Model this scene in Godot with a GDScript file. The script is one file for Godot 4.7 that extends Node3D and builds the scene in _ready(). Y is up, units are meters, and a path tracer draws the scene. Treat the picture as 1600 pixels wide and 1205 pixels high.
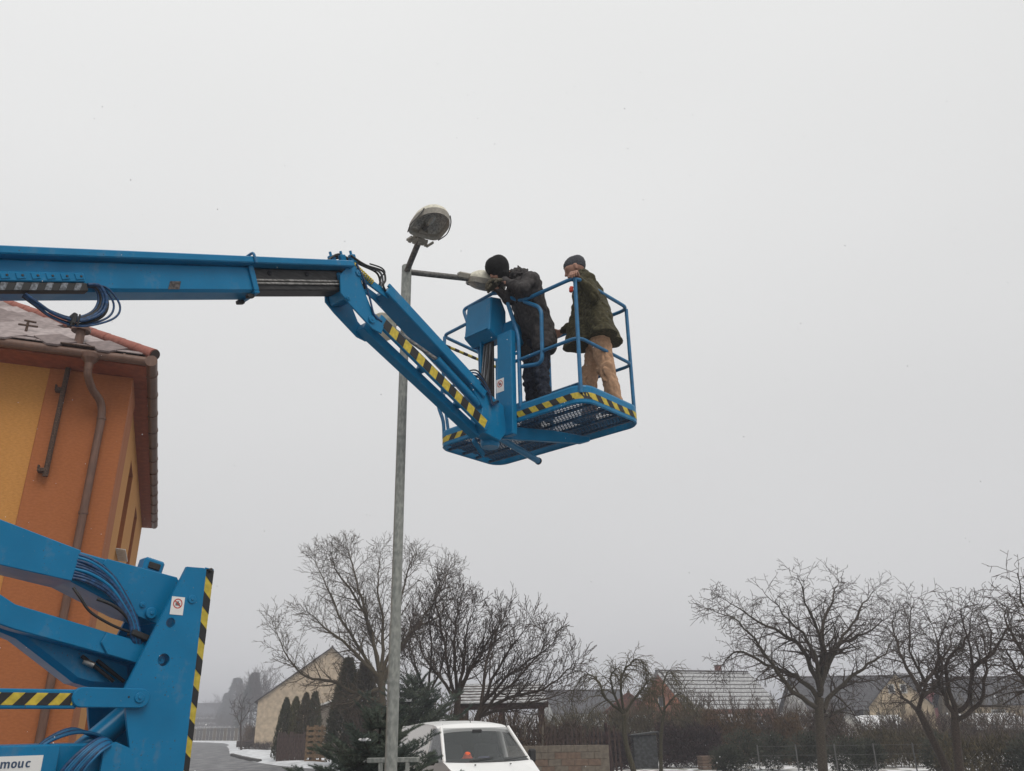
extends Node3D
# A grey winter day: a blue articulated boom lift holds two men up at a street lamp, an orange house
# stands on the left, and gardens with bare trees, hedges and houses lie behind under thin haze.

class MB:
	var v := PackedVector3Array()
	var n := PackedVector3Array()
	func tri(a: Vector3, b: Vector3, c: Vector3) -> void:
		var k := (b - a).cross(c - a)
		if k.length_squared() < 1e-18:
			return
		k = k.normalized()
		v.append(a); v.append(c); v.append(b)
		n.append(k); n.append(k); n.append(k)
	func quad(a: Vector3, b: Vector3, c: Vector3, d: Vector3) -> void:
		tri(a, b, c)
		tri(a, c, d)
	func stri(a: Vector3, b: Vector3, c: Vector3, na: Vector3, nb: Vector3, nc: Vector3) -> void:
		v.append(a); v.append(c); v.append(b)
		n.append(na); n.append(nc); n.append(nb)
	# box with chamfered edges
	func box(c: Vector3, size: Vector3, bs := Basis(), bev := 0.005) -> void:
		var h := size * 0.5
		var b: float = min(bev, min(h.x, min(h.y, h.z)) * 0.6)
		if b < 0.0004:
			var q: Array[Vector3] = []
			for i in 8:
				q.append(c + bs * Vector3(h.x if i & 1 else -h.x, h.y if i & 2 else -h.y, h.z if i & 4 else -h.z))
			quad(q[4], q[5], q[7], q[6]); quad(q[1], q[0], q[2], q[3]); quad(q[5], q[1], q[3], q[7])
			quad(q[0], q[4], q[6], q[2]); quad(q[6], q[7], q[3], q[2]); quad(q[0], q[1], q[5], q[4])
			return
		for ax in 3:
			var a1 := (ax + 1) % 3
			var a2 := (ax + 2) % 3
			for s in [-1.0, 1.0]:
				var p: Array[Vector3] = []
				for k in [[-1, -1], [1, -1], [1, 1], [-1, 1]]:
					var t := Vector3.ZERO
					t[ax] = s * h[ax]
					t[a1] = k[0] * (h[a1] - b)
					t[a2] = k[1] * (h[a2] - b)
					p.append(c + bs * t)
				if s > 0:
					quad(p[0], p[1], p[2], p[3])
				else:
					quad(p[3], p[2], p[1], p[0])
			for s1 in [-1.0, 1.0]:
				for s2 in [-1.0, 1.0]:
					var e: Array[Vector3] = []
					for k in [-1.0, 1.0]:
						var t := Vector3.ZERO
						t[ax] = k * (h[ax] - b); t[a1] = s1 * h[a1]; t[a2] = s2 * (h[a2] - b)
						e.append(c + bs * t)
						t[a1] = s1 * (h[a1] - b); t[a2] = s2 * h[a2]
						e.append(c + bs * t)
					if s1 * s2 > 0:
						quad(e[0], e[2], e[3], e[1])
					else:
						quad(e[1], e[3], e[2], e[0])
		for sx in [-1.0, 1.0]:
			for sy in [-1.0, 1.0]:
				for sz in [-1.0, 1.0]:
					var p0 := c + bs * Vector3(sx * h.x, sy * (h.y - b), sz * (h.z - b))
					var p1 := c + bs * Vector3(sx * (h.x - b), sy * h.y, sz * (h.z - b))
					var p2 := c + bs * Vector3(sx * (h.x - b), sy * (h.y - b), sz * h.z)
					if sx * sy * sz > 0:
						tri(p0, p1, p2)
					else:
						tri(p0, p2, p1)
	# bar of rectangular section between two points; up gives the section's height direction
	func bar(a: Vector3, b: Vector3, hgt: float, wid: float, up := Vector3.UP, bev := 0.004) -> void:
		var d := (b - a).normalized()
		var z := d.cross(up).normalized()
		var y := z.cross(d).normalized()
		box((a + b) * 0.5, Vector3((b - a).length(), hgt, wid), Basis(d, y, z), bev)
	# polygon in the local XY plane extruded from z0 to z1, with chamfered rims
	func prism(poly: PackedVector2Array, z0: float, z1: float, xf := Transform3D(), bev := 0.004) -> void:
		var p := poly
		if Geometry2D.is_polygon_clockwise(p):
			p = p.duplicate()
			p.reverse()
		var m := p.size()
		var ins := PackedVector2Array()
		for i in m:
			var e0 := (p[i] - p[(i + m - 1) % m]).normalized()
			var e1 := (p[(i + 1) % m] - p[i]).normalized()
			var n0 := Vector2(-e0.y, e0.x)
			var n1 := Vector2(-e1.y, e1.x)
			var mm := (n0 + n1)
			mm = mm / max(0.3, mm.length_squared() * 0.5)
			ins.append(p[i] + mm * bev)
		var t := Geometry2D.triangulate_polygon(p)
		for i in range(0, t.size(), 3):
			var a := ins[t[i]]; var b := ins[t[i + 1]]; var c := ins[t[i + 2]]
			if (b - a).cross(c - a) < 0:
				var q := b; b = c; c = q
			tri(xf * Vector3(a.x, a.y, z1), xf * Vector3(b.x, b.y, z1), xf * Vector3(c.x, c.y, z1))
			tri(xf * Vector3(a.x, a.y, z0), xf * Vector3(c.x, c.y, z0), xf * Vector3(b.x, b.y, z0))
		for i in m:
			var j := (i + 1) % m
			var a := p[i]; var b := p[j]; var ai := ins[i]; var bi := ins[j]
			quad(xf * Vector3(a.x, a.y, z0 + bev), xf * Vector3(b.x, b.y, z0 + bev), xf * Vector3(b.x, b.y, z1 - bev), xf * Vector3(a.x, a.y, z1 - bev))
			if bev > 0.0:
				quad(xf * Vector3(a.x, a.y, z1 - bev), xf * Vector3(b.x, b.y, z1 - bev), xf * Vector3(bi.x, bi.y, z1), xf * Vector3(ai.x, ai.y, z1))
				quad(xf * Vector3(ai.x, ai.y, z0), xf * Vector3(bi.x, bi.y, z0), xf * Vector3(b.x, b.y, z0 + bev), xf * Vector3(a.x, a.y, z0 + bev))
	# round tube through points; radius a number or one per point
	func tube(pts: PackedVector3Array, radius, sides := 10, caps := true) -> void:
		var m := pts.size()
		if m < 2:
			return
		var up := Vector3.UP
		var d0 := (pts[1] - pts[0]).normalized()
		if abs(d0.y) > 0.9:
			up = Vector3.RIGHT
		var x := d0.cross(up).normalized()
		var pr := PackedVector3Array(); var pn := PackedVector3Array()
		for i in m:
			var d: Vector3
			if i == 0:
				d = d0
			elif i == m - 1:
				d = (pts[m - 1] - pts[m - 2]).normalized()
			else:
				d = (pts[i + 1] - pts[i - 1]).normalized()
			x = (x - d * x.dot(d)).normalized()
			var y := d.cross(x)
			var r: float = radius if radius is float else radius[i]
			var cr := PackedVector3Array(); var cn := PackedVector3Array()
			for k in sides:
				var a := TAU * k / sides
				var q := x * cos(a) + y * sin(a)
				cn.append(q)
				cr.append(pts[i] + q * r)
			if i > 0:
				for k in sides:
					var k2 := (k + 1) % sides
					stri(pr[k], pr[k2], cr[k2], pn[k], pn[k2], cn[k2])
					stri(pr[k], cr[k2], cr[k], pn[k], cn[k2], cn[k])
			if caps and (i == 0 or i == m - 1):
				for k in sides:
					var k2 := (k + 1) % sides
					if i == 0:
						tri(pts[i], cr[k2], cr[k])
					else:
						tri(pts[i], cr[k], cr[k2])
			pr = cr; pn = cn
	# surface of revolution about local Y: profile of Vector2(r, y) from bottom to top
	func lathe(prof: PackedVector2Array, xf := Transform3D(), sides := 20) -> void:
		var m := prof.size()
		for i in m - 1:
			var a := prof[i]; var b := prof[i + 1]
			var t := (b - a)
			if t.length() < 1e-6:
				continue
			var nn := Vector2(t.y, -t.x).normalized()
			for k in sides:
				var a0 := TAU * k / sides; var a1 := TAU * (k + 1) / sides
				var c0 := Vector3(cos(a0), 0, -sin(a0)); var c1 := Vector3(cos(a1), 0, -sin(a1))
				var n0 := xf.basis * (c0 * nn.x + Vector3.UP * nn.y); var n1 := xf.basis * (c1 * nn.x + Vector3.UP * nn.y)
				var p00 := xf * (c0 * a.x + Vector3.UP * a.y); var p01 := xf * (c1 * a.x + Vector3.UP * a.y)
				var p10 := xf * (c0 * b.x + Vector3.UP * b.y); var p11 := xf * (c1 * b.x + Vector3.UP * b.y)
				if a.x > 1e-6:
					stri(p00, p01, p11, n0, n1, n1)
				if b.x > 1e-6:
					stri(p00, p11, p10, n0, n1, n0)
	func mesh() -> ArrayMesh:
		var am := ArrayMesh.new()
		if v.is_empty():
			return am
		var arr := []
		arr.resize(Mesh.ARRAY_MAX)
		arr[Mesh.ARRAY_VERTEX] = v
		arr[Mesh.ARRAY_NORMAL] = n
		am.add_surface_from_arrays(Mesh.PRIMITIVE_TRIANGLES, arr)
		return am

var M := {}
var taken := {}
var rng := RandomNumberGenerator.new()

func lin(r: float, g: float, b: float) -> Color:
	return Color(r, g, b).linear_to_srgb()

func ntex(sd: int, freq: float, lo: Color, hi: Color, size := 256, oct := 4, normal := 0.0, kind := FastNoiseLite.TYPE_SIMPLEX_SMOOTH, bias := 0.0) -> NoiseTexture2D:
	var f := FastNoiseLite.new()
	f.seed = sd
	f.frequency = freq
	f.noise_type = kind
	f.fractal_octaves = oct
	var t := NoiseTexture2D.new()
	t.width = size
	t.height = size
	t.seamless = true
	t.noise = f
	if normal > 0.0:
		t.as_normal_map = true
		t.bump_strength = normal
	else:
		var g := Gradient.new()
		g.set_color(0, lo)
		g.set_color(1, hi)
		g.set_offset(0, clamp(0.22 + bias, 0, 1))
		g.set_offset(1, clamp(0.78 + bias, 0, 1))
		t.color_ramp = g
	return t

var T := {}
func mat(key: String, col: Color, rough := 0.7, tex = null, sc = 1.0, nrm = null, nsc := 0.5) -> StandardMaterial3D:
	var m := StandardMaterial3D.new()
	m.resource_name = key
	m.albedo_color = col
	m.roughness = rough
	m.uv1_triplanar = true
	m.uv1_scale = sc if sc is Vector3 else Vector3(sc, sc, sc)
	if tex != null:
		m.albedo_texture = tex
	if nrm != null:
		m.normal_enabled = true
		m.normal_texture = nrm
		m.normal_scale = nsc
	M[key] = m
	return m

func part(parent: Node, called: String, mb: MB, m, label := "") -> MeshInstance3D:
	var o := MeshInstance3D.new()
	o.name = called
	o.mesh = mb.mesh()
	o.material_override = m if m is Material else M[m]
	parent.add_child(o, true)
	if label != "":
		o.set_meta("label", label)
	return o

func numbered(called: String) -> String:
	if not taken.has(called):
		taken[called] = 0
		return called
	taken[called] += 1
	return "%s_%03d" % [called, taken[called]]

func tag(o: Node, label: String, category: String, group := "") -> Node:
	o.set_meta("label", label)
	o.set_meta("category", category)
	if group != "":
		o.set_meta("group", group)
	return o

func thing(called: String, label: String, category: String, at := Vector3.ZERO, turn := 0.0, group := "") -> Node3D:
	var o := Node3D.new()
	o.name = numbered(called)
	add_child(o)
	o.position = at
	o.rotation.y = turn
	tag(o, label, category, group)
	return o

func structure(called: String, mb: MB, m) -> MeshInstance3D:
	var o := part(self, numbered(called), mb, m)
	o.set_meta("kind", "structure")
	return o

func pv(a: Array) -> PackedVector2Array:
	var p := PackedVector2Array()
	for q in a:
		p.append(Vector2(q[0], q[1]))
	return p

func p3(a: Array) -> PackedVector3Array:
	var p := PackedVector3Array()
	for q in a:
		p.append(q)
	return p

# smooth curve through control points
func spline(a: Array, per := 6) -> PackedVector3Array:
	var out := PackedVector3Array()
	var m := a.size()
	for i in m - 1:
		var p0: Vector3 = a[max(0, i - 1)]
		var p1: Vector3 = a[i]
		var p2: Vector3 = a[i + 1]
		var p3_: Vector3 = a[min(m - 1, i + 2)]
		for k in per:
			out.append(p1.cubic_interpolate(p2, p0, p3_, float(k) / per))
	out.append(a[m - 1])
	return out

# polyline with its corners rounded at radius r
func rounded(a: Array, r: float, per := 5) -> PackedVector3Array:
	var out := PackedVector3Array()
	var m := a.size()
	out.append(a[0])
	for i in range(1, m - 1):
		var p: Vector3 = a[i]
		var d0: Vector3 = (a[i - 1] - p)
		var d1: Vector3 = (a[i + 1] - p)
		var rr: float = min(r, min(d0.length(), d1.length()) * 0.48)
		var q0 := p + d0.normalized() * rr
		var q1 := p + d1.normalized() * rr
		for k in per + 1:
			var t := float(k) / per
			out.append(q0.lerp(p, t).lerp(p.lerp(q1, t), t))
	out.append(a[m - 1])
	return out

func disc(c: Vector3, axis: Vector3, r: float, thick: float, mb: MB, sides := 18) -> void:
	var y := axis.normalized()
	var x := y.cross(Vector3(0.3, 0.9, 0.2)).normalized()
	var z := x.cross(y)
	var b: float = min(0.004, thick * 0.4)
	mb.lathe(pv([[0, 0], [r, 0], [r, thick - b], [r - b, thick], [0, thick]]), Transform3D(Basis(x, y, z), c), sides)
func _ready() -> void:
	rng.seed = 7
	# ---- camera
	var cam := Camera3D.new()
	cam.name = "camera"
	add_child(cam)
	cam.position = Vector3(0, 1.8, 0)
	cam.basis = Basis(Vector3.RIGHT, deg_to_rad(22.7)) * Basis(Vector3.BACK, deg_to_rad(-1.0))
	cam.fov = rad_to_deg(2.0 * atan(602.5 / 1260.0))
	cam.far = 2000.0
	cam.current = true
	# ---- sky: even cloud, a little brighter overhead
	var we := WorldEnvironment.new()
	we.name = "environment"
	var env := Environment.new()
	env.background_mode = Environment.BG_SKY
	env.tonemap_mode = Environment.TONE_MAPPER_LINEAR
	env.tonemap_exposure = 1.0
	env.sdfgi_enabled = true
	env.ssao_enabled = true
	env.ssil_enabled = true
	var img := Image.create(512, 256, false, Image.FORMAT_RGBF)
	var cn := FastNoiseLite.new()
	cn.seed = 4
	cn.frequency = 0.9
	cn.fractal_octaves = 3
	for y in 256:
		var el := (0.5 - (y + 0.5) / 256.0) * PI
		for x in 512:
			var az := (x + 0.5) / 512.0 * TAU
			var d := Vector3(cos(el) * sin(az), sin(el), cos(el) * cos(az))
			var h: float = clamp(sin(max(el, 0.0)), 0.0, 1.0)
			var t := pow(h, 0.95)
			var c := Color(0.645, 0.645, 0.655).lerp(Color(0.905, 0.91, 0.90), t)
			var nz := cn.get_noise_3d(d.x, d.y * 2.0, d.z) * 0.055
			c = c * (1.0 + nz)
			img.set_pixel(x, y, c)
	var pano := PanoramaSkyMaterial.new()
	pano.panorama = ImageTexture.create_from_image(img)
	var sky := Sky.new()
	sky.sky_material = pano
	env.sky = sky
	# thin winter haze
	env.fog_enabled = true
	env.fog_density = 0.0024
	env.fog_light_color = Color(0.95, 0.96, 1.0)
	we.environment = env
	add_child(we)
	# ---- sun behind the cloud
	var sun := DirectionalLight3D.new()
	sun.name = "sun"
	sun.light_energy = 0.5
	sun.light_angular_distance = 30.0
	sun.light_color = Color(1.0, 0.97, 0.93)
	sun.shadow_enabled = true
	add_child(sun)
	sun.rotation_degrees = Vector3(-52, 28, 0)
	materials()
	setting()
	orange_house()
	lift()
	street_lamp()
	people()
	van()
	gardens()
	far_houses()
	trees()
	snowfall()
# colour picture of used paint, made from seamless noise
func worn_paint(base: Color) -> ImageTexture:
	var n := 512
	var im: Array[PackedByteArray] = []
	for q in [[61, 0.006, 5], [62, 0.05, 3], [63, 0.022, 4], [64, 0.11, 2]]:
		var f := FastNoiseLite.new()
		f.seed = q[0]
		f.frequency = q[1]
		f.fractal_octaves = q[2]
		im.append(f.get_seamless_image(n, n).get_data())
	var out := Image.create(n, n, false, Image.FORMAT_RGB8)
	var dust := Color(0.17, 0.19, 0.20)
	var chip := Color(0.06, 0.05, 0.045)
	for y in n:
		for x in n:
			var i := y * n + x
			var lo := im[0][i] / 255.0
			var fi := im[1][i] / 255.0
			var run := im[2][((y / 7) % n) * n + x] / 255.0
			var c := base * (0.90 + 0.20 * lo)
			c = c.lerp(dust, clampf((lo - 0.55) * 0.45 + (run - 0.62) * 0.55 + (fi - 0.7) * 0.3, 0.0, 0.22))
			if im[3][i] > 218 and lo > 0.52:
				c = c.lerp(chip, 0.75)
			elif im[3][i] < 30 and fi > 0.55:
				c = c.lerp(dust, 0.5)
			out.set_pixel(x, y, Color(c.r, c.g, c.b).linear_to_srgb())
	return ImageTexture.create_from_image(out)

func materials() -> void:
	var g := func(x: float) -> Color: return Color(x, x, x)
	T.mottle = ntex(1, 0.02, g.call(0.86), g.call(1.0), 256, 5)
	T.fine = ntex(2, 0.12, g.call(0.78), g.call(1.0), 256, 3)
	T.blotch = ntex(3, 0.008, g.call(0.72), g.call(1.0), 256, 5)
	T.strong = ntex(4, 0.03, g.call(0.55), g.call(1.0), 256, 5)
	T.bump = ntex(5, 0.15, g.call(0), g.call(1), 256, 4, 2.5)
	T.soft = ntex(6, 0.03, g.call(0), g.call(1), 256, 4, 3.0)
	T.render = ntex(7, 0.09, g.call(0), g.call(1), 512, 4, 3.5)
	# worn blue machine paint: dust film, dried runs, chips and scratches
	var bp := mat("blue_paint", Color(1, 1, 1), 0.40, worn_paint(Color(0.003, 0.150, 0.315)), 0.8)
	bp.metallic_specular = 0.35
	bp.roughness_texture = ntex(9, 0.02, g.call(0.7), g.call(1.0), 256, 4)
	mat("blue_tube", lin(0.006, 0.145, 0.32), 0.42, T.mottle, 2.0)
	mat("black_tape", lin(0.012, 0.012, 0.013), 0.6, T.mottle, 6.0)
	mat("yellow_tape", lin(0.56, 0.43, 0.04), 0.55, T.mottle, 4.0)
	mat("grey_tape", lin(0.20, 0.22, 0.25), 0.6, T.strong, 4.0)
	mat("rubber", lin(0.013, 0.013, 0.014), 0.55, T.mottle, 5.0)
	mat("blue_hose", lin(0.008, 0.07, 0.20), 0.5, T.strong, 4.0)
	mat("grey_hose", lin(0.13, 0.14, 0.16), 0.55, T.mottle, 5.0)
	mat("dark_steel", lin(0.028, 0.027, 0.028), 0.5, T.strong, Vector3(1, 4, 4))
	var rod := mat("rod_steel", lin(0.42, 0.41, 0.39), 0.35, T.strong, Vector3(2, 5, 5))
	rod.metallic = 0.6
	mat("grating", lin(0.012, 0.085, 0.19), 0.55, T.strong, 3.0)
	mat("sticker_white", lin(0.68, 0.68, 0.67), 0.45)
	mat("sticker_red", lin(0.45, 0.06, 0.04), 0.5)
	mat("sticker_grey", lin(0.12, 0.12, 0.13), 0.5)
	mat("letter_blue", lin(0.03, 0.06, 0.12), 0.5)
	mat("hole_black", lin(0.01, 0.012, 0.016), 0.8)
	mat("smudge", lin(0.10, 0.09, 0.09), 0.8, T.strong, 4.0)
	# street lamp
	var gal := mat("galvanised", lin(0.30, 0.31, 0.30), 0.5, ntex(11, 0.05, Color(0.78, 0.79, 0.78), Color(1, 1, 0.98), 256, 5), Vector3(2.2, 0.9, 2.2))
	gal.metallic = 0.1
	mat("arm_steel", lin(0.155, 0.15, 0.145), 0.55, T.strong, 3.0)
	mat("lamp_shell", lin(0.68, 0.65, 0.54), 0.5, T.mottle, 4.0)
	mat("lamp_rim", lin(0.31, 0.29, 0.25), 0.6, T.mottle, 5.0)
	mat("reflector", lin(0.62, 0.60, 0.55), 0.4, T.strong, 5.0)
	var gl := mat("lamp_glass", Color(0.75, 0.76, 0.73, 0.28), 0.12)
	gl.transparency = BaseMaterial3D.TRANSPARENCY_ALPHA
	mat("cream_enamel", lin(0.60, 0.57, 0.46), 0.45, T.mottle, 3.0)
	# people
	mat("skin", lin(0.42, 0.22, 0.155), 0.55, T.fine, 6.0)
	mat("eye_dark", lin(0.02, 0.015, 0.012), 0.3)
	mat("black_knit", lin(0.006, 0.006, 0.007), 0.95, T.strong, 12.0, T.bump, 0.8)
	mat("grey_knit", lin(0.075, 0.08, 0.095), 0.95, T.strong, 12.0, T.bump, 0.8)
	mat("charcoal_cloth", lin(0.052, 0.046, 0.047), 0.8, T.strong, 3.0, T.bump, 0.6)
	mat("olive_cloth", lin(0.078, 0.068, 0.030), 0.92, T.strong, 4.0, T.bump, 0.7)
	mat("olive_glove", lin(0.12, 0.105, 0.07), 0.9, T.strong, 8.0)
	mat("denim_dark", lin(0.026, 0.034, 0.055), 0.9, ntex(12, 0.04, Color(0.35, 0.35, 0.38), Color(1.5, 1.5, 1.5), 256, 5), 3.0, T.bump, 0.6)
	mat("tan_cloth", lin(0.47, 0.285, 0.175), 0.9, T.mottle, 5.0, T.bump, 0.7)
	mat("red_cloth", lin(0.55, 0.055, 0.03), 0.8)
	mat("boot", lin(0.02, 0.017, 0.014), 0.7, T.strong, 6.0)
	# orange house
	mat("render_yellow", lin(0.50, 0.235, 0.062), 0.95, ntex(13, 0.02, Color(0.93, 0.92, 0.90), Color(1, 1, 1), 512, 6), Vector3(1.6, 4.0, 1.6), T.render, 0.45)
	mat("render_orange", lin(0.345, 0.115, 0.038), 0.95, ntex(14, 0.02, Color(0.93, 0.925, 0.92), Color(1, 1, 1), 512, 6), Vector3(1.3, 3.2, 1.3), T.render, 0.45)
	mat("soffit_brown", lin(0.27, 0.066, 0.026), 0.8, T.mottle, 1.2)
	mat("copper_brown", lin(0.135, 0.066, 0.042), 0.5, T.mottle, Vector3(3, 0.8, 3))
	mat("rust_brown", lin(0.10, 0.055, 0.035), 0.85, T.strong, 5.0)
	mat("ridge_red", lin(0.33, 0.115, 0.085), 0.8, T.mottle, 3.0)
	for k in 4:
		mat("slate_%d" % k, lin(0.20 + 0.06 * k, 0.155 + 0.055 * k, 0.15 + 0.055 * k), 0.7, T.mottle, 1.5)
	mat("roof_under", lin(0.04, 0.025, 0.02), 0.9)
	var wg := mat("window_glass", lin(0.03, 0.032, 0.035), 0.06)
	wg.metallic_specular = 0.6
	# van
	var wp := mat("white_paint", lin(0.80, 0.81, 0.81), 0.3)
	wp.clearcoat_enabled = true
	wp.clearcoat = 0.6
	var vg := mat("van_glass", Color(0.18, 0.21, 0.21, 0.42), 0.04)
	vg.transparency = BaseMaterial3D.TRANSPARENCY_ALPHA
	mat("black_plastic", lin(0.014, 0.014, 0.015), 0.6, T.mottle, 4.0)
	mat("seat_grey", lin(0.035, 0.036, 0.04), 0.9, T.fine, 6.0)
	mat("hi_vis", lin(0.85, 0.13, 0.04), 0.75, T.mottle, 5.0)
	var lens := mat("headlight_lens", lin(0.45, 0.46, 0.47), 0.1)
	lens.metallic = 0.5
	mat("cloth_blue", lin(0.10, 0.11, 0.2), 0.9)
	mat("paper_cream", lin(0.6, 0.57, 0.48), 0.8)
	# ground
	mat("snow", lin(0.72, 0.74, 0.77), 0.9, ntex(21, 0.015, Color(0.80, 0.80, 0.80), Color(1, 1, 1), 512, 6), 0.11, T.soft, 0.6)
	mat("garden_ground", lin(0.70, 0.71, 0.73), 0.95, ntex(22, 0.03, Color(0.25, 0.21, 0.14), Color(1, 1, 1), 512, 6, 0.0, FastNoiseLite.TYPE_SIMPLEX_SMOOTH, -0.2), 0.09, T.soft, 0.5)
	mat("asphalt", lin(0.16, 0.16, 0.165), 0.55, ntex(23, 0.02, Color(0.62, 0.62, 0.64), Color(1.0, 1.0, 1.0), 512, 6), Vector3(0.12, 0.12, 0.05), T.bump, 0.3)
	mat("kerb_stone", lin(0.12, 0.115, 0.11), 0.9, T.strong, 2.0)
	# plants
	mat("bark_walnut", lin(0.10, 0.078, 0.046), 0.95, T.strong, 3.0, T.bump, 0.8)
	mat("bark_brown", lin(0.070, 0.050, 0.037), 0.95, T.strong, 3.0, T.bump, 0.8)
	mat("bark_grey", lin(0.080, 0.065, 0.046), 0.95, T.strong, 3.0, T.bump, 0.8)
	mat("bark_green", lin(0.078, 0.068, 0.038), 0.95, T.strong, 3.0, T.bump, 0.8)
	mat("twig_dark", lin(0.080, 0.058, 0.046), 0.95, T.strong, 1.0)
	mat("twig_walnut", lin(0.105, 0.080, 0.050), 0.95, T.strong, 1.0)
	mat("twig_brown", lin(0.105, 0.068, 0.043), 0.95, T.strong, 0.7)
	mat("twig_olive", lin(0.115, 0.092, 0.046), 0.95, T.strong, 0.7)
	mat("twig_rust", lin(0.135, 0.080, 0.036), 0.95, T.strong, 0.7)
	mat("twig_purple", lin(0.052, 0.028, 0.028), 0.95, T.strong, 0.7)
	var ndl := mat("needles", lin(0.072, 0.105, 0.080), 0.8, T.strong, 3.0)
	ndl.backlight_enabled = true
	ndl.backlight = Color(0.02, 0.03, 0.02)
	mat("needles_light", lin(0.125, 0.16, 0.115), 0.8, T.strong, 3.0)
	mat("thuja_green", lin(0.115, 0.105, 0.032), 0.9, T.strong, 1.5)
	mat("thuja_dark", lin(0.062, 0.064, 0.022), 0.9, T.strong, 1.5)
	mat("thuja_brown", lin(0.085, 0.066, 0.026), 0.9, T.strong, 1.5)
	mat("shrub_green", lin(0.042, 0.050, 0.027), 0.85, T.strong, 1.5)
	mat("far_conifer", lin(0.035, 0.042, 0.036), 0.9)
	# far buildings and fences
	mat("cream_render", lin(0.46, 0.37, 0.265), 0.95, T.mottle, 0.35, T.soft, 0.3)
	mat("roof_dark", lin(0.07, 0.06, 0.057), 0.85, T.strong, 0.8)
	mat("roof_grey", lin(0.10, 0.10, 0.11), 0.85, T.strong, 0.5)
	mat("roof_snow", lin(0.55, 0.56, 0.57), 0.9, T.strong, 0.5)
	mat("orange_render", lin(0.40, 0.13, 0.05), 0.95, T.blotch, 0.3)
	mat("beige_render", lin(0.50, 0.40, 0.27), 0.95, T.blotch, 0.3)
	mat("pink_render", lin(0.36, 0.13, 0.14), 0.95, T.blotch, 0.3)
	mat("white_render", lin(0.6, 0.6, 0.58), 0.95, T.blotch, 0.3)
	mat("red_roof", lin(0.22, 0.07, 0.045), 0.9, T.strong, 0.6)
	mat("wood_brown", lin(0.085, 0.052, 0.042), 0.9, T.strong, Vector3(4, 0.5, 4))
	mat("wood_tan", lin(0.24, 0.15, 0.075), 0.9, T.strong, Vector3(0.8, 4, 4))
	mat("wood_red", lin(0.06, 0.022, 0.016), 0.85, T.strong, 2.0)
	mat("wall_grey", lin(0.17, 0.145, 0.115), 0.95, T.mottle, 1.2, T.render, 0.6)
	mat("wall_brown", lin(0.18, 0.125, 0.092), 0.95, T.mottle, 1.2, T.render, 0.6)
	mat("fence_grey", lin(0.20, 0.19, 0.185), 0.95, T.strong, 0.6)
	mat("shed_grey", lin(0.055, 0.06, 0.063), 0.8, T.strong, 0.8)
	mat("wire_grey", lin(0.10, 0.10, 0.10), 0.6)
	mat("white_metal", lin(0.62, 0.63, 0.63), 0.5, T.mottle, 2.0)
	mat("snow_cap", lin(0.76, 0.77, 0.79), 0.9, T.mottle, 2.0)
# ------------------------------------------------------------------ boom lift
# Local axes of the lift: x runs along the booms towards the basket, y up, z across.
var LIFT_AT := Vector3(-0.074, 0, -7.628)
const LIFT_TURN := 48.0

# yellow strip with slanted black pieces along a path; out = outward direction per path point
func tape(parent: Node, pts: PackedVector3Array, outs: PackedVector3Array, up: Vector3, width: float, n_black: int, slant: float, base := "yellow_tape", first := 0.0) -> void:
	var acc := PackedFloat32Array([0.0])
	for i in range(1, pts.size()):
		acc.append(acc[i - 1] + pts[i].distance_to(pts[i - 1]))
	var total := acc[acc.size() - 1]
	var at := func(s: float, lift_: float) -> Vector3:
		s = clamp(s, 0.0, total)
		var i := 0
		while i < acc.size() - 2 and acc[i + 1] < s:
			i += 1
		var t: float = (s - acc[i]) / max(1e-6, acc[i + 1] - acc[i])
		return pts[i].lerp(pts[i + 1], t) + outs[i].lerp(outs[i + 1], t).normalized() * lift_
	var strip := MB.new()
	var steps: int = max(1, pts.size() - 1)
	for i in steps:
		var a: Vector3 = at.call(acc[i], 0.002); var b: Vector3 = at.call(acc[i + 1], 0.002)
		strip.quad(a, b, b + up * width, a + up * width)
	var holder := part(parent, "warning_tape", strip, base)
	var pitch := total / n_black
	for k in n_black:
		var s0 := (k + first) * pitch
		var s1 := s0 + pitch * 0.5
		var mb := MB.new()
		var seg := 3
		for q in seg:
			var a0: float = lerp(s0, s1, float(q) / seg); var a1: float = lerp(s0, s1, float(q + 1) / seg)
			if a0 + slant * 0.0 > total:
				continue
			var p0: Vector3 = at.call(a0, 0.0035); var p1: Vector3 = at.call(a1, 0.0035)
			var p2: Vector3 = at.call(a1 + slant, 0.0035); var p3q: Vector3 = at.call(a0 + slant, 0.0035)
			mb.quad(p0, p1, p2 + up * width, p3q + up * width)
		if not mb.v.is_empty():
			part(holder, "black_stripe", mb, "black_tape")

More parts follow.
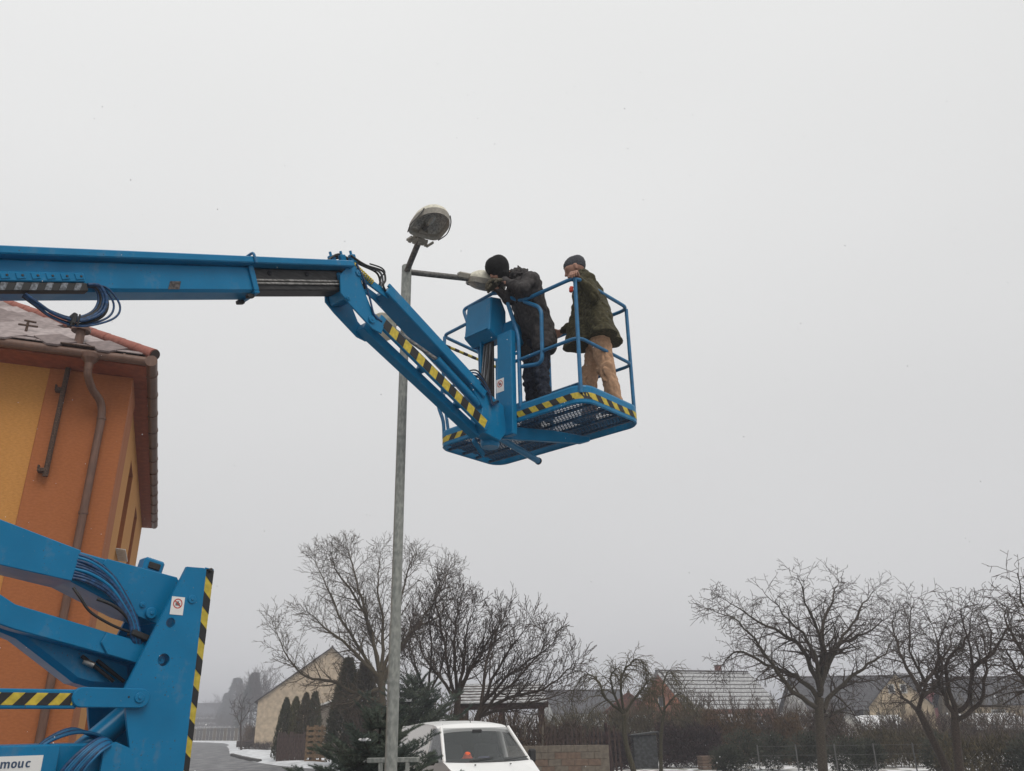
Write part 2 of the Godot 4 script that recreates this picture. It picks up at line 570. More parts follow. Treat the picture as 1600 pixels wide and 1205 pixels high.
func sticker(parent: Node, c: Vector3, x: Vector3, y: Vector3, w: float, h: float) -> void:
	var z := x.cross(y).normalized()
	var bs := Basis(x.normalized(), y.normalized(), z)
	var mb := MB.new()
	mb.box(c, Vector3(w, h, 0.002), bs, 0.0)
	var s := part(parent, "sticker", mb, "sticker_white", "small white warning sticker with a red ring")
	mb = MB.new()
	var cc := c + bs.y * h * 0.12 + z * 0.0018
	var ro := w * 0.36
	for k in 24:
		var a0 := TAU * k / 24; var a1 := TAU * (k + 1) / 24
		var d0 := bs.x * cos(a0) + bs.y * sin(a0); var d1 := bs.x * cos(a1) + bs.y * sin(a1)
		mb.quad(cc + d0 * ro * 0.78, cc + d0 * ro, cc + d1 * ro, cc + d1 * ro * 0.78)
	mb.box(cc + z * 0.001, Vector3(ro * 1.7, ro * 0.2, 0.001), bs * Basis(Vector3.BACK, -0.7), 0.0)
	part(s, "red_ring", mb, "sticker_red")
	mb = MB.new()
	mb.prism(pv([[-ro * 0.48, -ro * 0.4], [ro * 0.48, -ro * 0.4], [ro * 0.48, ro * 0.1], [ro * 0.2, ro * 0.12], [ro * 0.2, ro * 0.45], [-ro * 0.2, ro * 0.45], [-ro * 0.2, ro * 0.12], [-ro * 0.48, ro * 0.1]]), 0.0, 0.0007, Transform3D(bs, cc), 0.0)
	part(s, "pictogram", mb, "sticker_grey")

func pin(parent: Node, c: Vector3, r: float, t: float, m := "blue_paint") -> void:
	var mb := MB.new()
	disc(c, Vector3.BACK, r, t, mb, 20)
	var o := part(parent, "pivot_pin", mb, m)
	mb = MB.new()
	disc(c + Vector3(0, 0, t), Vector3.BACK, r * 0.35, 0.006, mb, 6)
	part(o, "bolt", mb, m)

func lift() -> void:
	var L := thing("boom_lift", "blue articulated boom lift with yellow and black warning stripes", "boom lift", LIFT_AT, deg_to_rad(LIFT_TURN))
	var Z := Vector3.BACK
	var mb: MB
	# ---------------- upper boom
	var th := atan(0.40)
	var bd := Vector3(cos(th), sin(th), 0)
	var bn := Vector3(-sin(th), cos(th), 0)
	var B := Basis(bd, bn, Z)
	var b0 := Vector3(-6.9, 3.392, 0)
	var S := func(u: float) -> float: return (u + 6.9) / cos(th)
	mb = MB.new()
	var s_end: float = S.call(-2.93)
	mb.box(b0 + bd * (s_end * 0.5), Vector3(s_end, 0.215, 0.20), B, 0.02)
	var outer := part(L, "outer_boom", mb, "blue_paint")
	mb = MB.new()
	# collar of four bars round the mouth of the outer boom
	var ce := b0 + bd * (s_end - 0.02)
	mb.box(ce + bn * 0.112, Vector3(0.045, 0.022, 0.235), B, 0.004)
	mb.box(ce - bn * 0.112, Vector3(0.045, 0.022, 0.235), B, 0.004)
	mb.box(ce + Z * 0.109, Vector3(0.045, 0.20, 0.020), B, 0.004)
	mb.box(ce - Z * 0.109, Vector3(0.045, 0.20, 0.020), B, 0.004)
	part(outer, "collar", mb, "blue_paint")
	for sg in [-1.0, 1.0]:
		mb = MB.new()
		mb.box(ce - bn * 0.132 + Z * 0.07 * sg - bd * 0.04, Vector3(0.06, 0.03, 0.04), B, 0.005)
		part(outer, "wear_pad", mb, "rubber")
	mb = MB.new()
	mb.prism(pv([[-0.05, -0.0], [0.035, -0.0], [0.06, 0.06], [-0.02, 0.06]]), 0.0, 0.002, Transform3D(B, b0 + bd * S.call(-3.555) - bn * 0.092 + Z * 0.1005), 0.0)
	part(outer, "bare_patch", mb, "smudge", "scuffed grey patch in the blue paint")
	# tray with the hoses along the top
	var t_end: float = S.call(-2.02)
	mb = MB.new()
	mb.box(b0 + bd * (t_end * 0.5 + 0.3) + bn * 0.130 + Z * 0.035, Vector3(t_end - 0.6, 0.055, 0.27), B, 0.008)
	var tray := part(L, "hose_tray", mb, "blue_paint")
	for u in [-4.60, -2.94]:
		mb = MB.new()
		var c: Vector3 = b0 + bd * S.call(u)
		mb.tube(rounded([c + bn * 0.10 + Z * 0.176, c + bn * 0.185 + Z * 0.176, c + bn * 0.185 - Z * 0.09], 0.03), 0.011, 8)
		part(tray, "tray_clamp", mb, "blue_tube")
	mb = MB.new()
	mb.box(b0 + bd * S.call(-4.66) + bn * 0.15 + Z * 0.180, Vector3(0.20, 0.075, 0.012), B, 0.004)
	var brk := part(L, "tray_bracket", mb, "blue_paint")
	for k in 3:
		mb = MB.new()
		disc(b0 + bd * (S.call(-4.73) + 0.07 * k) + bn * 0.155 + Z * 0.186, Z, 0.012, 0.008, mb, 6)
		part(brk, "bolt", mb, "dark_steel")
	# inner, telescoped boom
	var s2: float = S.call(-2.06)
	mb = MB.new()
	mb.box(b0 + bd * ((s_end - 0.4 + s2) * 0.5) + bn * 0.005, Vector3(s2 - s_end + 0.4, 0.185, 0.155), B, 0.012)
	var inner := part(L, "inner_boom", mb, "dark_steel")
	for k in 2:
		mb = MB.new()
		var off := -0.006 - 0.026 * k
		mb.tube(p3([b0 + bd * (s_end - 0.1) + bn * off + Z * 0.088, b0 + bd * (s2 - 0.01) + bn * off + Z * 0.088]), 0.010, 10)
		part(inner, "rod", mb, "rod_steel")
	for u in [-2.78, -2.45]:
		mb = MB.new()
		disc(b0 + bd * S.call(u) + bn * 0.055 + Z * 0.077, Z, 0.02, 0.010, mb, 14)
		part(inner, "bolt", mb, "hole_black")
	# side track with drag chain, low on the outer boom
	mb = MB.new()
	mb.box(b0 + bd * S.call(-4.95) - bn * 0.040 + Z * 0.135, Vector3(1.75, 0.062, 0.07), B, 0.006)
	var track := part(L, "chain_track", mb, "blue_paint")
	mb = MB.new()
	mb.box(b0 + bd * S.call(-4.93) - bn * 0.103 + Z * 0.135, Vector3(1.72, 0.055, 0.06), B, 0.004)
	part(track, "chain_box", mb, "black_tape")
	for k in 13:
		mb = MB.new()
		mb.prism(pv([[-0.03, -0.024], [0.008, -0.024], [0.034, 0.024], [-0.004, 0.024]]), 0.0, 0.004, Transform3D(B, b0 + bd * (S.call(-4.19) - 0.085 * k) - bn * 0.103 + Z * 0.1655), 0.0)
		part(track, "grey_stripe", mb, "grey_tape")
		mb = MB.new()
		mb.box(b0 + bd * (S.call(-4.17) - 0.085 * k) - bn * 0.036 + Z * 0.172, Vector3(0.05, 0.042, 0.008), B * Basis(Z, 0.12), 0.004)
		var lk := part(track, "chain_link", mb, "blue_paint")
		mb = MB.new()
		disc(b0 + bd * (S.call(-4.16) - 0.085 * k) - bn * 0.036 + Z * 0.176, Z, 0.008, 0.005, mb, 6)
		part(lk, "bolt", mb, "dark_steel")
	# hanging coil of hoses
	var hr := RandomNumberGenerator.new()
	hr.seed = 3
	for k in 7:
		mb = MB.new()
		var j := 0.008 * k
		var z := 0.11 + 0.012 * (k % 4)
		var far_: float = [0.0, 0.005, 0.01, 0.02, 0.035, 0.065, 0.095][k]
		mb.tube(spline([Vector3(-4.42, 4.235 - j * 0.2, z), Vector3(-4.34, 4.21 - j * 0.5, z), Vector3(-4.24 + j * 0.2, 4.185 - j, z), Vector3(-4.12 + j, 4.19 - j, z), Vector3(-4.02 + j + far_ * 0.8, 4.27 - j * 0.4 + far_ * 0.1, z), Vector3(-3.995 + j * 0.6 + far_, 4.37, z), Vector3(-4.03 + far_ * 0.6, 4.44 + j * 0.4, z), Vector3(-4.09, 4.43, z)], 7), 0.0105 if k < 5 else 0.007, 8)
		part(L, "hose", mb, "rubber" if k % 3 == 1 else "blue_hose")
	mb = MB.new()
	for k in 2:
		mb.tube(p3([Vector3(-4.135 + 0.03 * k, 4.20, 0.17), Vector3(-4.14 + 0.035 * k, 4.115 + 0.01 * k, 0.165)]), 0.006, 6)
	mb.box(Vector3(-4.13, 4.165, 0.13), Vector3(0.03, 0.075, 0.085), Basis(), 0.006)
	part(L, "hose_tie", mb, "rubber")
	# ---------------- boom head and jib
	for sg in [1.0, -1.0]:
		mb = MB.new()
		mb.prism(pv([[-2.175, 5.33], [-2.06, 5.50], [-2.0, 5.47], [-1.94, 5.33], [-1.80, 5.10], [-1.68, 5.02], [-1.70, 4.94], [-1.80, 4.95], [-2.05, 5.09], [-2.15, 5.16]]), 0.10, 0.118, Transform3D(Basis(), Vector3(0, 0, -0.218 if sg < 0 else 0.0)), 0.004)
		part(L, "head_plate", mb, "blue_paint")
	mb = MB.new()
	mb.box(Vector3(-2.08, 5.27, 0), Vector3(0.14, 0.24, 0.198), B, 0.01)
	part(L, "boom_head", mb, "blue_paint")
	pin(L, Vector3(-1.99, 5.42, 0.118), 0.03, 0.014)
	pin(L, Vector3(-1.82, 5.03, 0.118), 0.035, 0.016)
	pin(L, Vector3(-2.08, 5.14, 0.118), 0.022, 0.012)
	# upper jib beam
	var ja := Vector3(-1.98, 5.59, 0)
	var jb := Vector3(-0.40, 4.755, 0)
	mb = MB.new()
	mb.bar(Vector3(-1.64, 5.412, 0.0), jb + Vector3(0.02, 0.0, 0), 0.085, 0.205, Vector3.UP, 0.008)
	var ju := part(L, "jib_upper_beam", mb, "blue_paint")
	mb = MB.new()
	mb.bar(Vector3(-1.635, 5.462, 0.092), Vector3(-0.46, 4.842, 0.092), 0.04, 0.022, Vector3.UP, 0.004)
	part(ju, "edge_strip", mb, "blue_paint")
	for sg in [1.0, -1.0]:
		mb = MB.new()
		mb.bar(Vector3(-2.0, 5.47, 0.06 * sg), Vector3(-1.60, 5.37, 0.06 * sg), 0.07, 0.02, Vector3.UP, 0.004)
		part(ju, "hinge_ear", mb, "blue_paint")
	# lower jib: striped bar on the near side, plain bar on the far side
	var la := Vector3(-1.72, 5.085, 0.0)
	var lb := Vector3(-0.36, 4.432, 0.0)
	mb = MB.new()
	mb.bar(la + Z * 0.085, lb + Z * 0.085, 0.115, 0.03, Vector3.UP, 0.004)
	var near_bar := part(L, "jib_lower_bar", mb, "blue_paint")
	mb = MB.new()
	mb.bar(la - Z * 0.05 + Vector3(-0.08, -0.055, 0), lb - Z * 0.05 + Vector3(0.0, -0.05, 0), 0.085, 0.11, Vector3.UP, 0.006)
	part(L, "jib_lower_bar", mb, "blue_paint")
	for t in [0.0, 0.42, 0.76, 0.99]:
		mb = MB.new()
		var c := la.lerp(lb, t)
		mb.box(c + Z * 0.03, Vector3(0.07, 0.06, 0.09), Basis(Z, atan2(lb.y - la.y, lb.x - la.x)), 0.004)
		part(near_bar, "cross_piece", mb, "blue_paint")
	var jd := (lb - la).normalized()
	var ju_ := Vector3(-jd.y, jd.x, 0)
	tape(near_bar, p3([la + jd * 0.06 + Z * 0.1005 - ju_ * 0.048, lb - jd * 0.03 + Z * 0.1005 - ju_ * 0.048]), p3([Z, Z]), ju_, 0.096, 8, -0.012, "yellow_tape", 0.0)
	# jib cylinder between the beams
	mb = MB.new()
	mb.tube(p3([Vector3(-0.42, 4.66, 0.03), Vector3(-0.98, 4.96, 0.03)]), 0.04, 14)
	var cyl := part(L, "jib_cylinder", mb, "blue_paint")
	mb = MB.new()
	mb.tube(p3([Vector3(-0.98, 4.96, 0.03), Vector3(-1.82, 5.16, 0.03)]), 0.019, 12)
	part(cyl, "piston_rod", mb, "rod_steel")
	# yellow coiled guard and hoses at the head
	mb = MB.new()
	var cp := PackedVector3Array()
	for k in 90:
		var t := k / 89.0
		var ax := Vector3(-2.02, 5.505, 0.085).lerp(Vector3(-1.80, 5.415, 0.085), t)
		cp.append(ax + (Vector3(0.38, 0.92, 0) * cos(t * TAU * 11) + Z * sin(t * TAU * 11)) * 0.02)
	mb.tube(cp, 0.0065, 6)
	part(L, "hose_guard", mb, "yellow_tape", "yellow coiled hose guard")
	for k in 6:
		mb = MB.new()
		var z := -0.06 + 0.03 * k
		if k < 3:
			mb.tube(spline([Vector3(-2.24, 5.48, z), Vector3(-2.13, 5.58 + 0.01 * k, z), Vector3(-2.0, 5.64 - 0.02 * k, z), Vector3(-1.91, 5.60 - 0.015 * k, z), Vector3(-1.87, 5.50, z), Vector3(-1.82, 5.38, z)]), 0.010, 7)
		else:
			mb.tube(spline([Vector3(-2.06, 5.58, z), Vector3(-1.9, 5.615 - 0.012 * k, z), Vector3(-1.76 + 0.01 * k, 5.575, z), Vector3(-1.70 + 0.006 * k, 5.50, z), Vector3(-1.69, 5.43, z), Vector3(-1.6, 5.37, z * 0.7)]), 0.010, 7)
		part(L, "hose", mb, "rubber" if k != 4 else "grey_hose")
	mb = MB.new()
	mb.tube(spline([Vector3(-1.83, 5.61, 0.06), Vector3(-1.70, 5.625, 0.06), Vector3(-1.655, 5.59, 0.06), Vector3(-1.70, 5.53, 0.06), Vector3(-1.695, 5.44, 0.06)]), 0.007, 7)
	part(L, "hose", mb, "rubber")
	mb = MB.new()
	mb.tube(spline([Vector3(-2.02, 5.50, 0.125), Vector3(-1.93, 5.36, 0.135), Vector3(-1.86, 5.22, 0.13), Vector3(-1.80, 5.08, 0.128), Vector3(-1.70, 5.06, 0.11)]), 0.009, 7)
	part(L, "hose", mb, "blue_hose")
	for c in [Vector3(-2.08, 5.57, 0.0), Vector3(-2.02, 5.575, 0.06), Vector3(-2.16, 5.545, -0.04)]:
		mb = MB.new()
		mb.box(c, Vector3(0.06, 0.08, 0.05), B, 0.008)
		mb.tube(p3([c + bn * 0.03, c + bn * 0.075]), 0.012, 6)
		part(L, "valve_block", mb, "blue_paint")
	# ---------------- basket support
	mb = MB.new()
	mb.prism(pv([[-0.62, 4.86], [-0.40, 4.90], [-0.26, 4.78], [-0.10, 4.72], [-0.06, 4.45], [-0.16, 4.34], [-0.38, 4.37], [-0.44, 4.46], [-0.40, 4.62]]), -0.075, 0.075, Transform3D(), 0.006)
	var wrist := part(L, "wrist_bracket", mb, "blue_paint")
	mb = MB.new()
	mb.lathe(pv([[0, 4.30], [0.085, 4.30], [0.095, 4.33], [0.095, 4.70], [0.08, 4.74], [0, 4.74]]), Transform3D(Basis(), Vector3(-0.16, 0, -0.06)), 20)
	part(wrist, "rotator", mb, "blue_paint")
	pin(wrist, Vector3(-0.40, 4.76, 0.075), 0.03, 0.014)
	pin(wrist, Vector3(-0.37, 4.43, 0.075), 0.03, 0.014)
	mb = MB.new()
	mb.box(Vector3(-0.045, 4.98, 0.07), Vector3(0.07, 1.14, 0.205), Basis(), 0.008)
	var mast := part(L, "basket_mast", mb, "blue_paint")
	mb = MB.new()
	mb.box(Vector3(-0.02, 5.0, -0.20), Vector3(0.03, 1.1, 0.13), Basis(), 0.006)
	part(mast, "mast_channel", mb, "dark_steel")
	mb = MB.new()
	mb.box(Vector3(-0.045, 5.0, -0.268), Vector3(0.085, 1.1, 0.014), Basis(), 0.004)
	part(mast, "mast_flange", mb, "blue_paint")
	sticker(mast, Vector3(-0.0815, 4.965, 0.01), Vector3(0, 0, 1), Vector3(0, 1, 0), 0.105, 0.145)
	for k in 6:
		mb = MB.new()
		var z := -0.24 + 0.022 * k
		mb.tube(spline([Vector3(-0.05, 5.50, z), Vector3(-0.07, 5.25, z - 0.01 + 0.01 * sin(k * 2.1)), Vector3(-0.10 - 0.01 * (k % 3), 5.0, z + 0.012 * sin(k * 1.3)), Vector3(-0.11, 4.80, z), Vector3(-0.16, 4.68, -0.15 + 0.02 * k)], 6), 0.009, 7)
		part(mast, "cable", mb, "grey_hose" if k % 2 == 0 else "rubber")
	for k in 4:
		mb = MB.new()
		mb.tube(spline([Vector3(-0.62, 4.93 - 0.01 * k, 0.06 - 0.03 * k), Vector3(-0.48, 4.98 - 0.03 * k, 0.08), Vector3(-0.34, 4.83 - 0.02 * k, 0.10), Vector3(-0.29, 4.70 - 0.012 * k, 0.10), Vector3(-0.20, 4.74, 0.09), Vector3(-0.12, 4.72 + 0.01 * k, 0.0)], 6), 0.008, 7)
		part(L, "hose", mb, "rubber" if k % 2 == 0 else "blue_hose")
	# beams under the floor
	mb = MB.new()
	var fbd := Vector3(0.82, 0, 0.47).normalized()
	mb.prism(pv([[0, 4.40], [0.84, 4.425], [0.94, 4.46], [0.94, 4.50], [0.55, 4.535], [0, 4.535]]), -0.025, 0.025, Transform3D(Basis(fbd, Vector3.UP, fbd.cross(Vector3.UP)), Vector3(-0.05, 0, 0.0)), 0.006)
	part(L, "floor_beam", mb, "blue_paint")
	mb = MB.new()
	mb.tube(p3([Vector3(-0.16, 4.46, -0.06), Vector3(0.80, 4.42, -0.26)]), 0.034, 14)
	var fb := part(L, "floor_beam", mb, "blue_paint")
	mb = MB.new()
	disc(Vector3(0.80, 4.42, -0.26), Vector3(0.96, -0.04, -0.2), 0.04, 0.02, mb)
	part(fb, "end_cap", mb, "rubber")
	mb = MB.new()
	mb.bar(Vector3(-0.10, 4.47, -0.36), Vector3(0.12, 4.36, -0.42), 0.06, 0.02, Vector3.UP, 0.003)
	part(L, "floor_strut", mb, "blue_paint")
	basket(L)
	knuckle(L)
	undercarriage(L)

func basket(L: Node3D) -> void:
	var Z := Vector3.BACK
	var mb: MB
	var W := 1.0
	var D := 0.95
	var y0 := 4.545
	# toe board: ring with rounded corners
	var ring: Array = []
	var outs: Array = []
	var r := 0.16
	for cnr in [[D - r, W - r, 0.0], [r, W - r, 90.0], [r, -W + r, 180.0], [D - r, -W + r, 270.0]]:
		for k in 9:
			var a := deg_to_rad(cnr[2] + 90.0 * k / 8.0)
			var o := Vector3(cos(a), 0, sin(a))
			ring.append(Vector3(cnr[0], 0, cnr[1]) + o * r)
			outs.append(o)
	mb = MB.new()
	var m := ring.size()
	var prof := [[0.0, 0.0], [0.012, 0.012], [0.012, 0.165], [0.004, 0.185], [-0.012, 0.185], [-0.012, 0.012]]
	for i in m:
		var j := (i + 1) % m
		for q in prof.size():
			var q2 := (q + 1) % prof.size()
			var a: Vector3 = ring[i] + outs[i] * prof[q][0] + Vector3.UP * (y0 + prof[q][1])
			var b: Vector3 = ring[i] + outs[i] * prof[q2][0] + Vector3.UP * (y0 + prof[q2][1])
			var c: Vector3 = ring[j] + outs[j] * prof[q2][0] + Vector3.UP * (y0 + prof[q2][1])
			var d: Vector3 = ring[j] + outs[j] * prof[q][0] + Vector3.UP * (y0 + prof[q][1])
			mb.quad(a, b, c, d)
	var toe := part(L, "toe_board", mb, "blue_paint")
	# tape round the near right corner, and on the near left
	var path := PackedVector3Array(); var po := PackedVector3Array()
	path.append(Vector3(-0.012, y0 + 0.045, 0.06)); po.append(Vector3.LEFT)
	for i in range(17, 8, -1):
		path.append(ring[i] + outs[i] * 0.012 + Vector3.UP * (y0 + 0.045)); po.append(outs[i])
	for i in range(8, 0, -1):
		path.append(ring[i] + outs[i] * 0.012 + Vector3.UP * (y0 + 0.045)); po.append(outs[i])
	tape(toe, path, po, Vector3.UP, 0.065, 11, -0.05, "yellow_tape", 0.3)
	path = PackedVector3Array(); po = PackedVector3Array()
	for i in range(24, 17, -1):
		path.append(ring[i] + outs[i] * 0.012 + Vector3.UP * (y0 + 0.045)); po.append(outs[i])
	path.append(Vector3(-0.012, y0 + 0.045, -0.34)); po.append(Vector3.LEFT)
	tape(toe, path, po, Vector3.UP, 0.065, 4, 0.05, "yellow_tape", 0.3)
	# floor: bearers and expanded metal mesh
	for k in 4:
		mb = MB.new()
		var u := 0.16 + 0.21 * k
		mb.box(Vector3(u, y0 + 0.022, 0), Vector3(0.03, 0.028, 2 * W - 0.03), Basis(), 0.004)
		part(L, "floor_bearer", mb, "grating")
	mb = MB.new()
	var step := 0.040
	var n1 := int(2.0 * W / step)
	for i in range(-30, n1 + 30):
		for sg in [1.0, -1.0]:
			var w0 := -W + i * step * 1.0
			# slanted strands, clipped to the floor
			var a := Vector3(0.05, y0 + 0.05, w0)
			var b := Vector3(D - 0.05, y0 + 0.05, w0 + sg * 0.40)
			var dz := b.z - a.z
			var t0 := 0.0; var t1 := 1.0
			for lim in [-W + 0.05, W - 0.05]:
				var t: float = (lim - a.z) / dz
				var inside_first: bool = (a.z < lim) if lim > 0 else (a.z > lim)
				if t > 0 and t < 1:
					if inside_first:
						t1 = min(t1, t)
					else:
						t0 = max(t0, t)
				elif not inside_first:
					t1 = -1.0
			if t1 - t0 > 0.03:
				mb.bar(a.lerp(b, t0), a.lerp(b, t1), 0.009, 0.007, Vector3.UP, 0.0)
	var gr := part(L, "mesh_floor", mb, "grating")
	gr.set_meta("kind", "stuff")
	# rails
	var ty := 5.875
	var my := 5.215
	var rr := 0.0195
	mb = MB.new()
	mb.tube(rounded([Vector3(0.0, 6.07, -0.02), Vector3(0.0, ty, 0.24), Vector3(0.0, ty, W - 0.03), Vector3(D - 0.03, ty, W - 0.03), Vector3(D - 0.03, ty, 0.45)], 0.11), rr, 12)
	part(L, "top_rail", mb, "blue_tube")
	mb = MB.new()
	mb.tube(rounded([Vector3(D - 0.03, ty, 0.45), Vector3(D - 0.03, ty, -W + 0.03), Vector3(0.03, ty + 0.03, -W + 0.02), Vector3(0.0, ty + 0.03, -0.50)], 0.09), rr, 12)
	part(L, "top_rail", mb, "blue_tube")
	mb = MB.new()
	mb.tube(rounded([Vector3(-0.03, my, 0.05), Vector3(0.0, my, 0.12), Vector3(0.0, my, W - 0.03), Vector3(D - 0.03, my, W - 0.03), Vector3(D - 0.03, my, -W + 0.03)], 0.11), rr * 0.9, 12)
	part(L, "middle_rail", mb, "blue_tube")
	mb = MB.new()
	mb.tube(rounded([Vector3(D - 0.03, my, -W + 0.03), Vector3(0.0, my, -W + 0.03), Vector3(0.0, my, -0.30)], 0.09), rr * 0.9, 12)
	part(L, "middle_rail", mb, "blue_tube")
	# gate bar with stripes on the left end
	mb = MB.new()
	mb.tube(p3([Vector3(0.02, 5.79, -W + 0.03), Vector3(D - 0.05, 5.79, -W + 0.03)]), 0.017, 10)
	var gate := part(L, "gate_bar", mb, "yellow_tape")
	for k in 6:
		mb = MB.new()
		mb.tube(p3([Vector3(0.06 + 0.14 * k, 5.79, -W + 0.03), Vector3(0.13 + 0.14 * k, 5.79, -W + 0.03)]), 0.0185, 10)
		part(gate, "black_band", mb, "black_tape")
	# posts
	for q in [[0.02, W - 0.05, 0.0], [D - 0.03, W - 0.06, 0.0], [D - 0.03, 0.40, 0.0], [D - 0.03, -0.15, 0.0], [D - 0.05, -W + 0.05, 0.0]]:
		mb = MB.new()
		mb.tube(p3([Vector3(q[0], y0 + 0.10, q[1]), Vector3(q[0], ty, q[1])]), rr, 12)
		part(L, "rail_post", mb, "blue_tube")
	mb = MB.new()
	mb.tube(spline([Vector3(0.03, y0 + 0.10, -W + 0.07), Vector3(0.02, 4.85, -W + 0.06), Vector3(-0.02, 5.05, -W + 0.02), Vector3(0.0, my, -W + 0.06), Vector3(0.02, ty, -W + 0.06)]), rr, 12)
	part(L, "rail_post", mb, "blue_tube")
	mb = MB.new()
	mb.tube(p3([Vector3(0.06, y0 + 0.10, -W + 0.12), Vector3(0.02, my - 0.05, -W + 0.06)]), rr * 0.9, 10)
	part(L, "rail_post", mb, "blue_tube")
	# loop round the control box, coming down as the near posts
	mb = MB.new()
	mb.tube(rounded([Vector3(0.0, y0 + 0.15, 0.21), Vector3(0.0, 5.49, 0.20), Vector3(0.0, 6.075, 0.01), Vector3(0.0, 6.13, -0.16)], 0.09), rr * 1.1, 12)
	part(L, "control_loop", mb, "blue_tube")
	mb = MB.new()
	mb.tube(rounded([Vector3(0.0, 6.13, -0.16), Vector3(0.0, 6.10, -0.62), Vector3(0.0, 5.57, -0.42), Vector3(0.0, 5.50, -0.36), Vector3(0.0, y0 + 0.15, -0.33)], 0.06), rr * 1.0, 12)
	part(L, "control_loop", mb, "blue_tube")
	mb = MB.new()
	mb.tube(rounded([Vector3(0.0, 5.86, 0.29), Vector3(0.0, 5.70, 0.52), Vector3(0.0, 5.08, 0.51), Vector3(0.0, 5.13, 0.24)], 0.09, 7), rr * 1.05, 12)
	part(L, "hand_loop", mb, "blue_tube")
	# control box: sloped cover and lower housing
	mb = MB.new()
	# cross section in (x, y), extruded along z
	mb.prism(pv([[-0.17, 5.60], [-0.05, 5.53], [0.10, 5.55], [0.10, 5.90], [0.02, 6.04], [-0.13, 6.00]]), -0.43, -0.055, Transform3D(), 0.012)
	var cb := part(L, "control_box", mb, "blue_paint")
	mb = MB.new()
	mb.box(Vector3(-0.178, 5.612, -0.24), Vector3(0.02, 0.022, 0.34), Basis(Z, -0.1), 0.005)
	part(cb, "lip", mb, "blue_paint")
	mb = MB.new()
	mb.prism(pv([[0.03, 5.57], [0.09, 5.48], [0.26, 5.49], [0.26, 5.66], [0.05, 5.74]]), -0.13, 0.10, Transform3D(), 0.014)
	var lh := part(L, "control_housing", mb, "blue_paint")
	for k in 3:
		mb = MB.new()
		mb.tube(p3([Vector3(0.12, 5.70, -0.09 + 0.06 * k), Vector3(0.115, 5.77, -0.09 + 0.06 * k)]), 0.010, 8)
		part(lh, "switch", mb, "rubber")

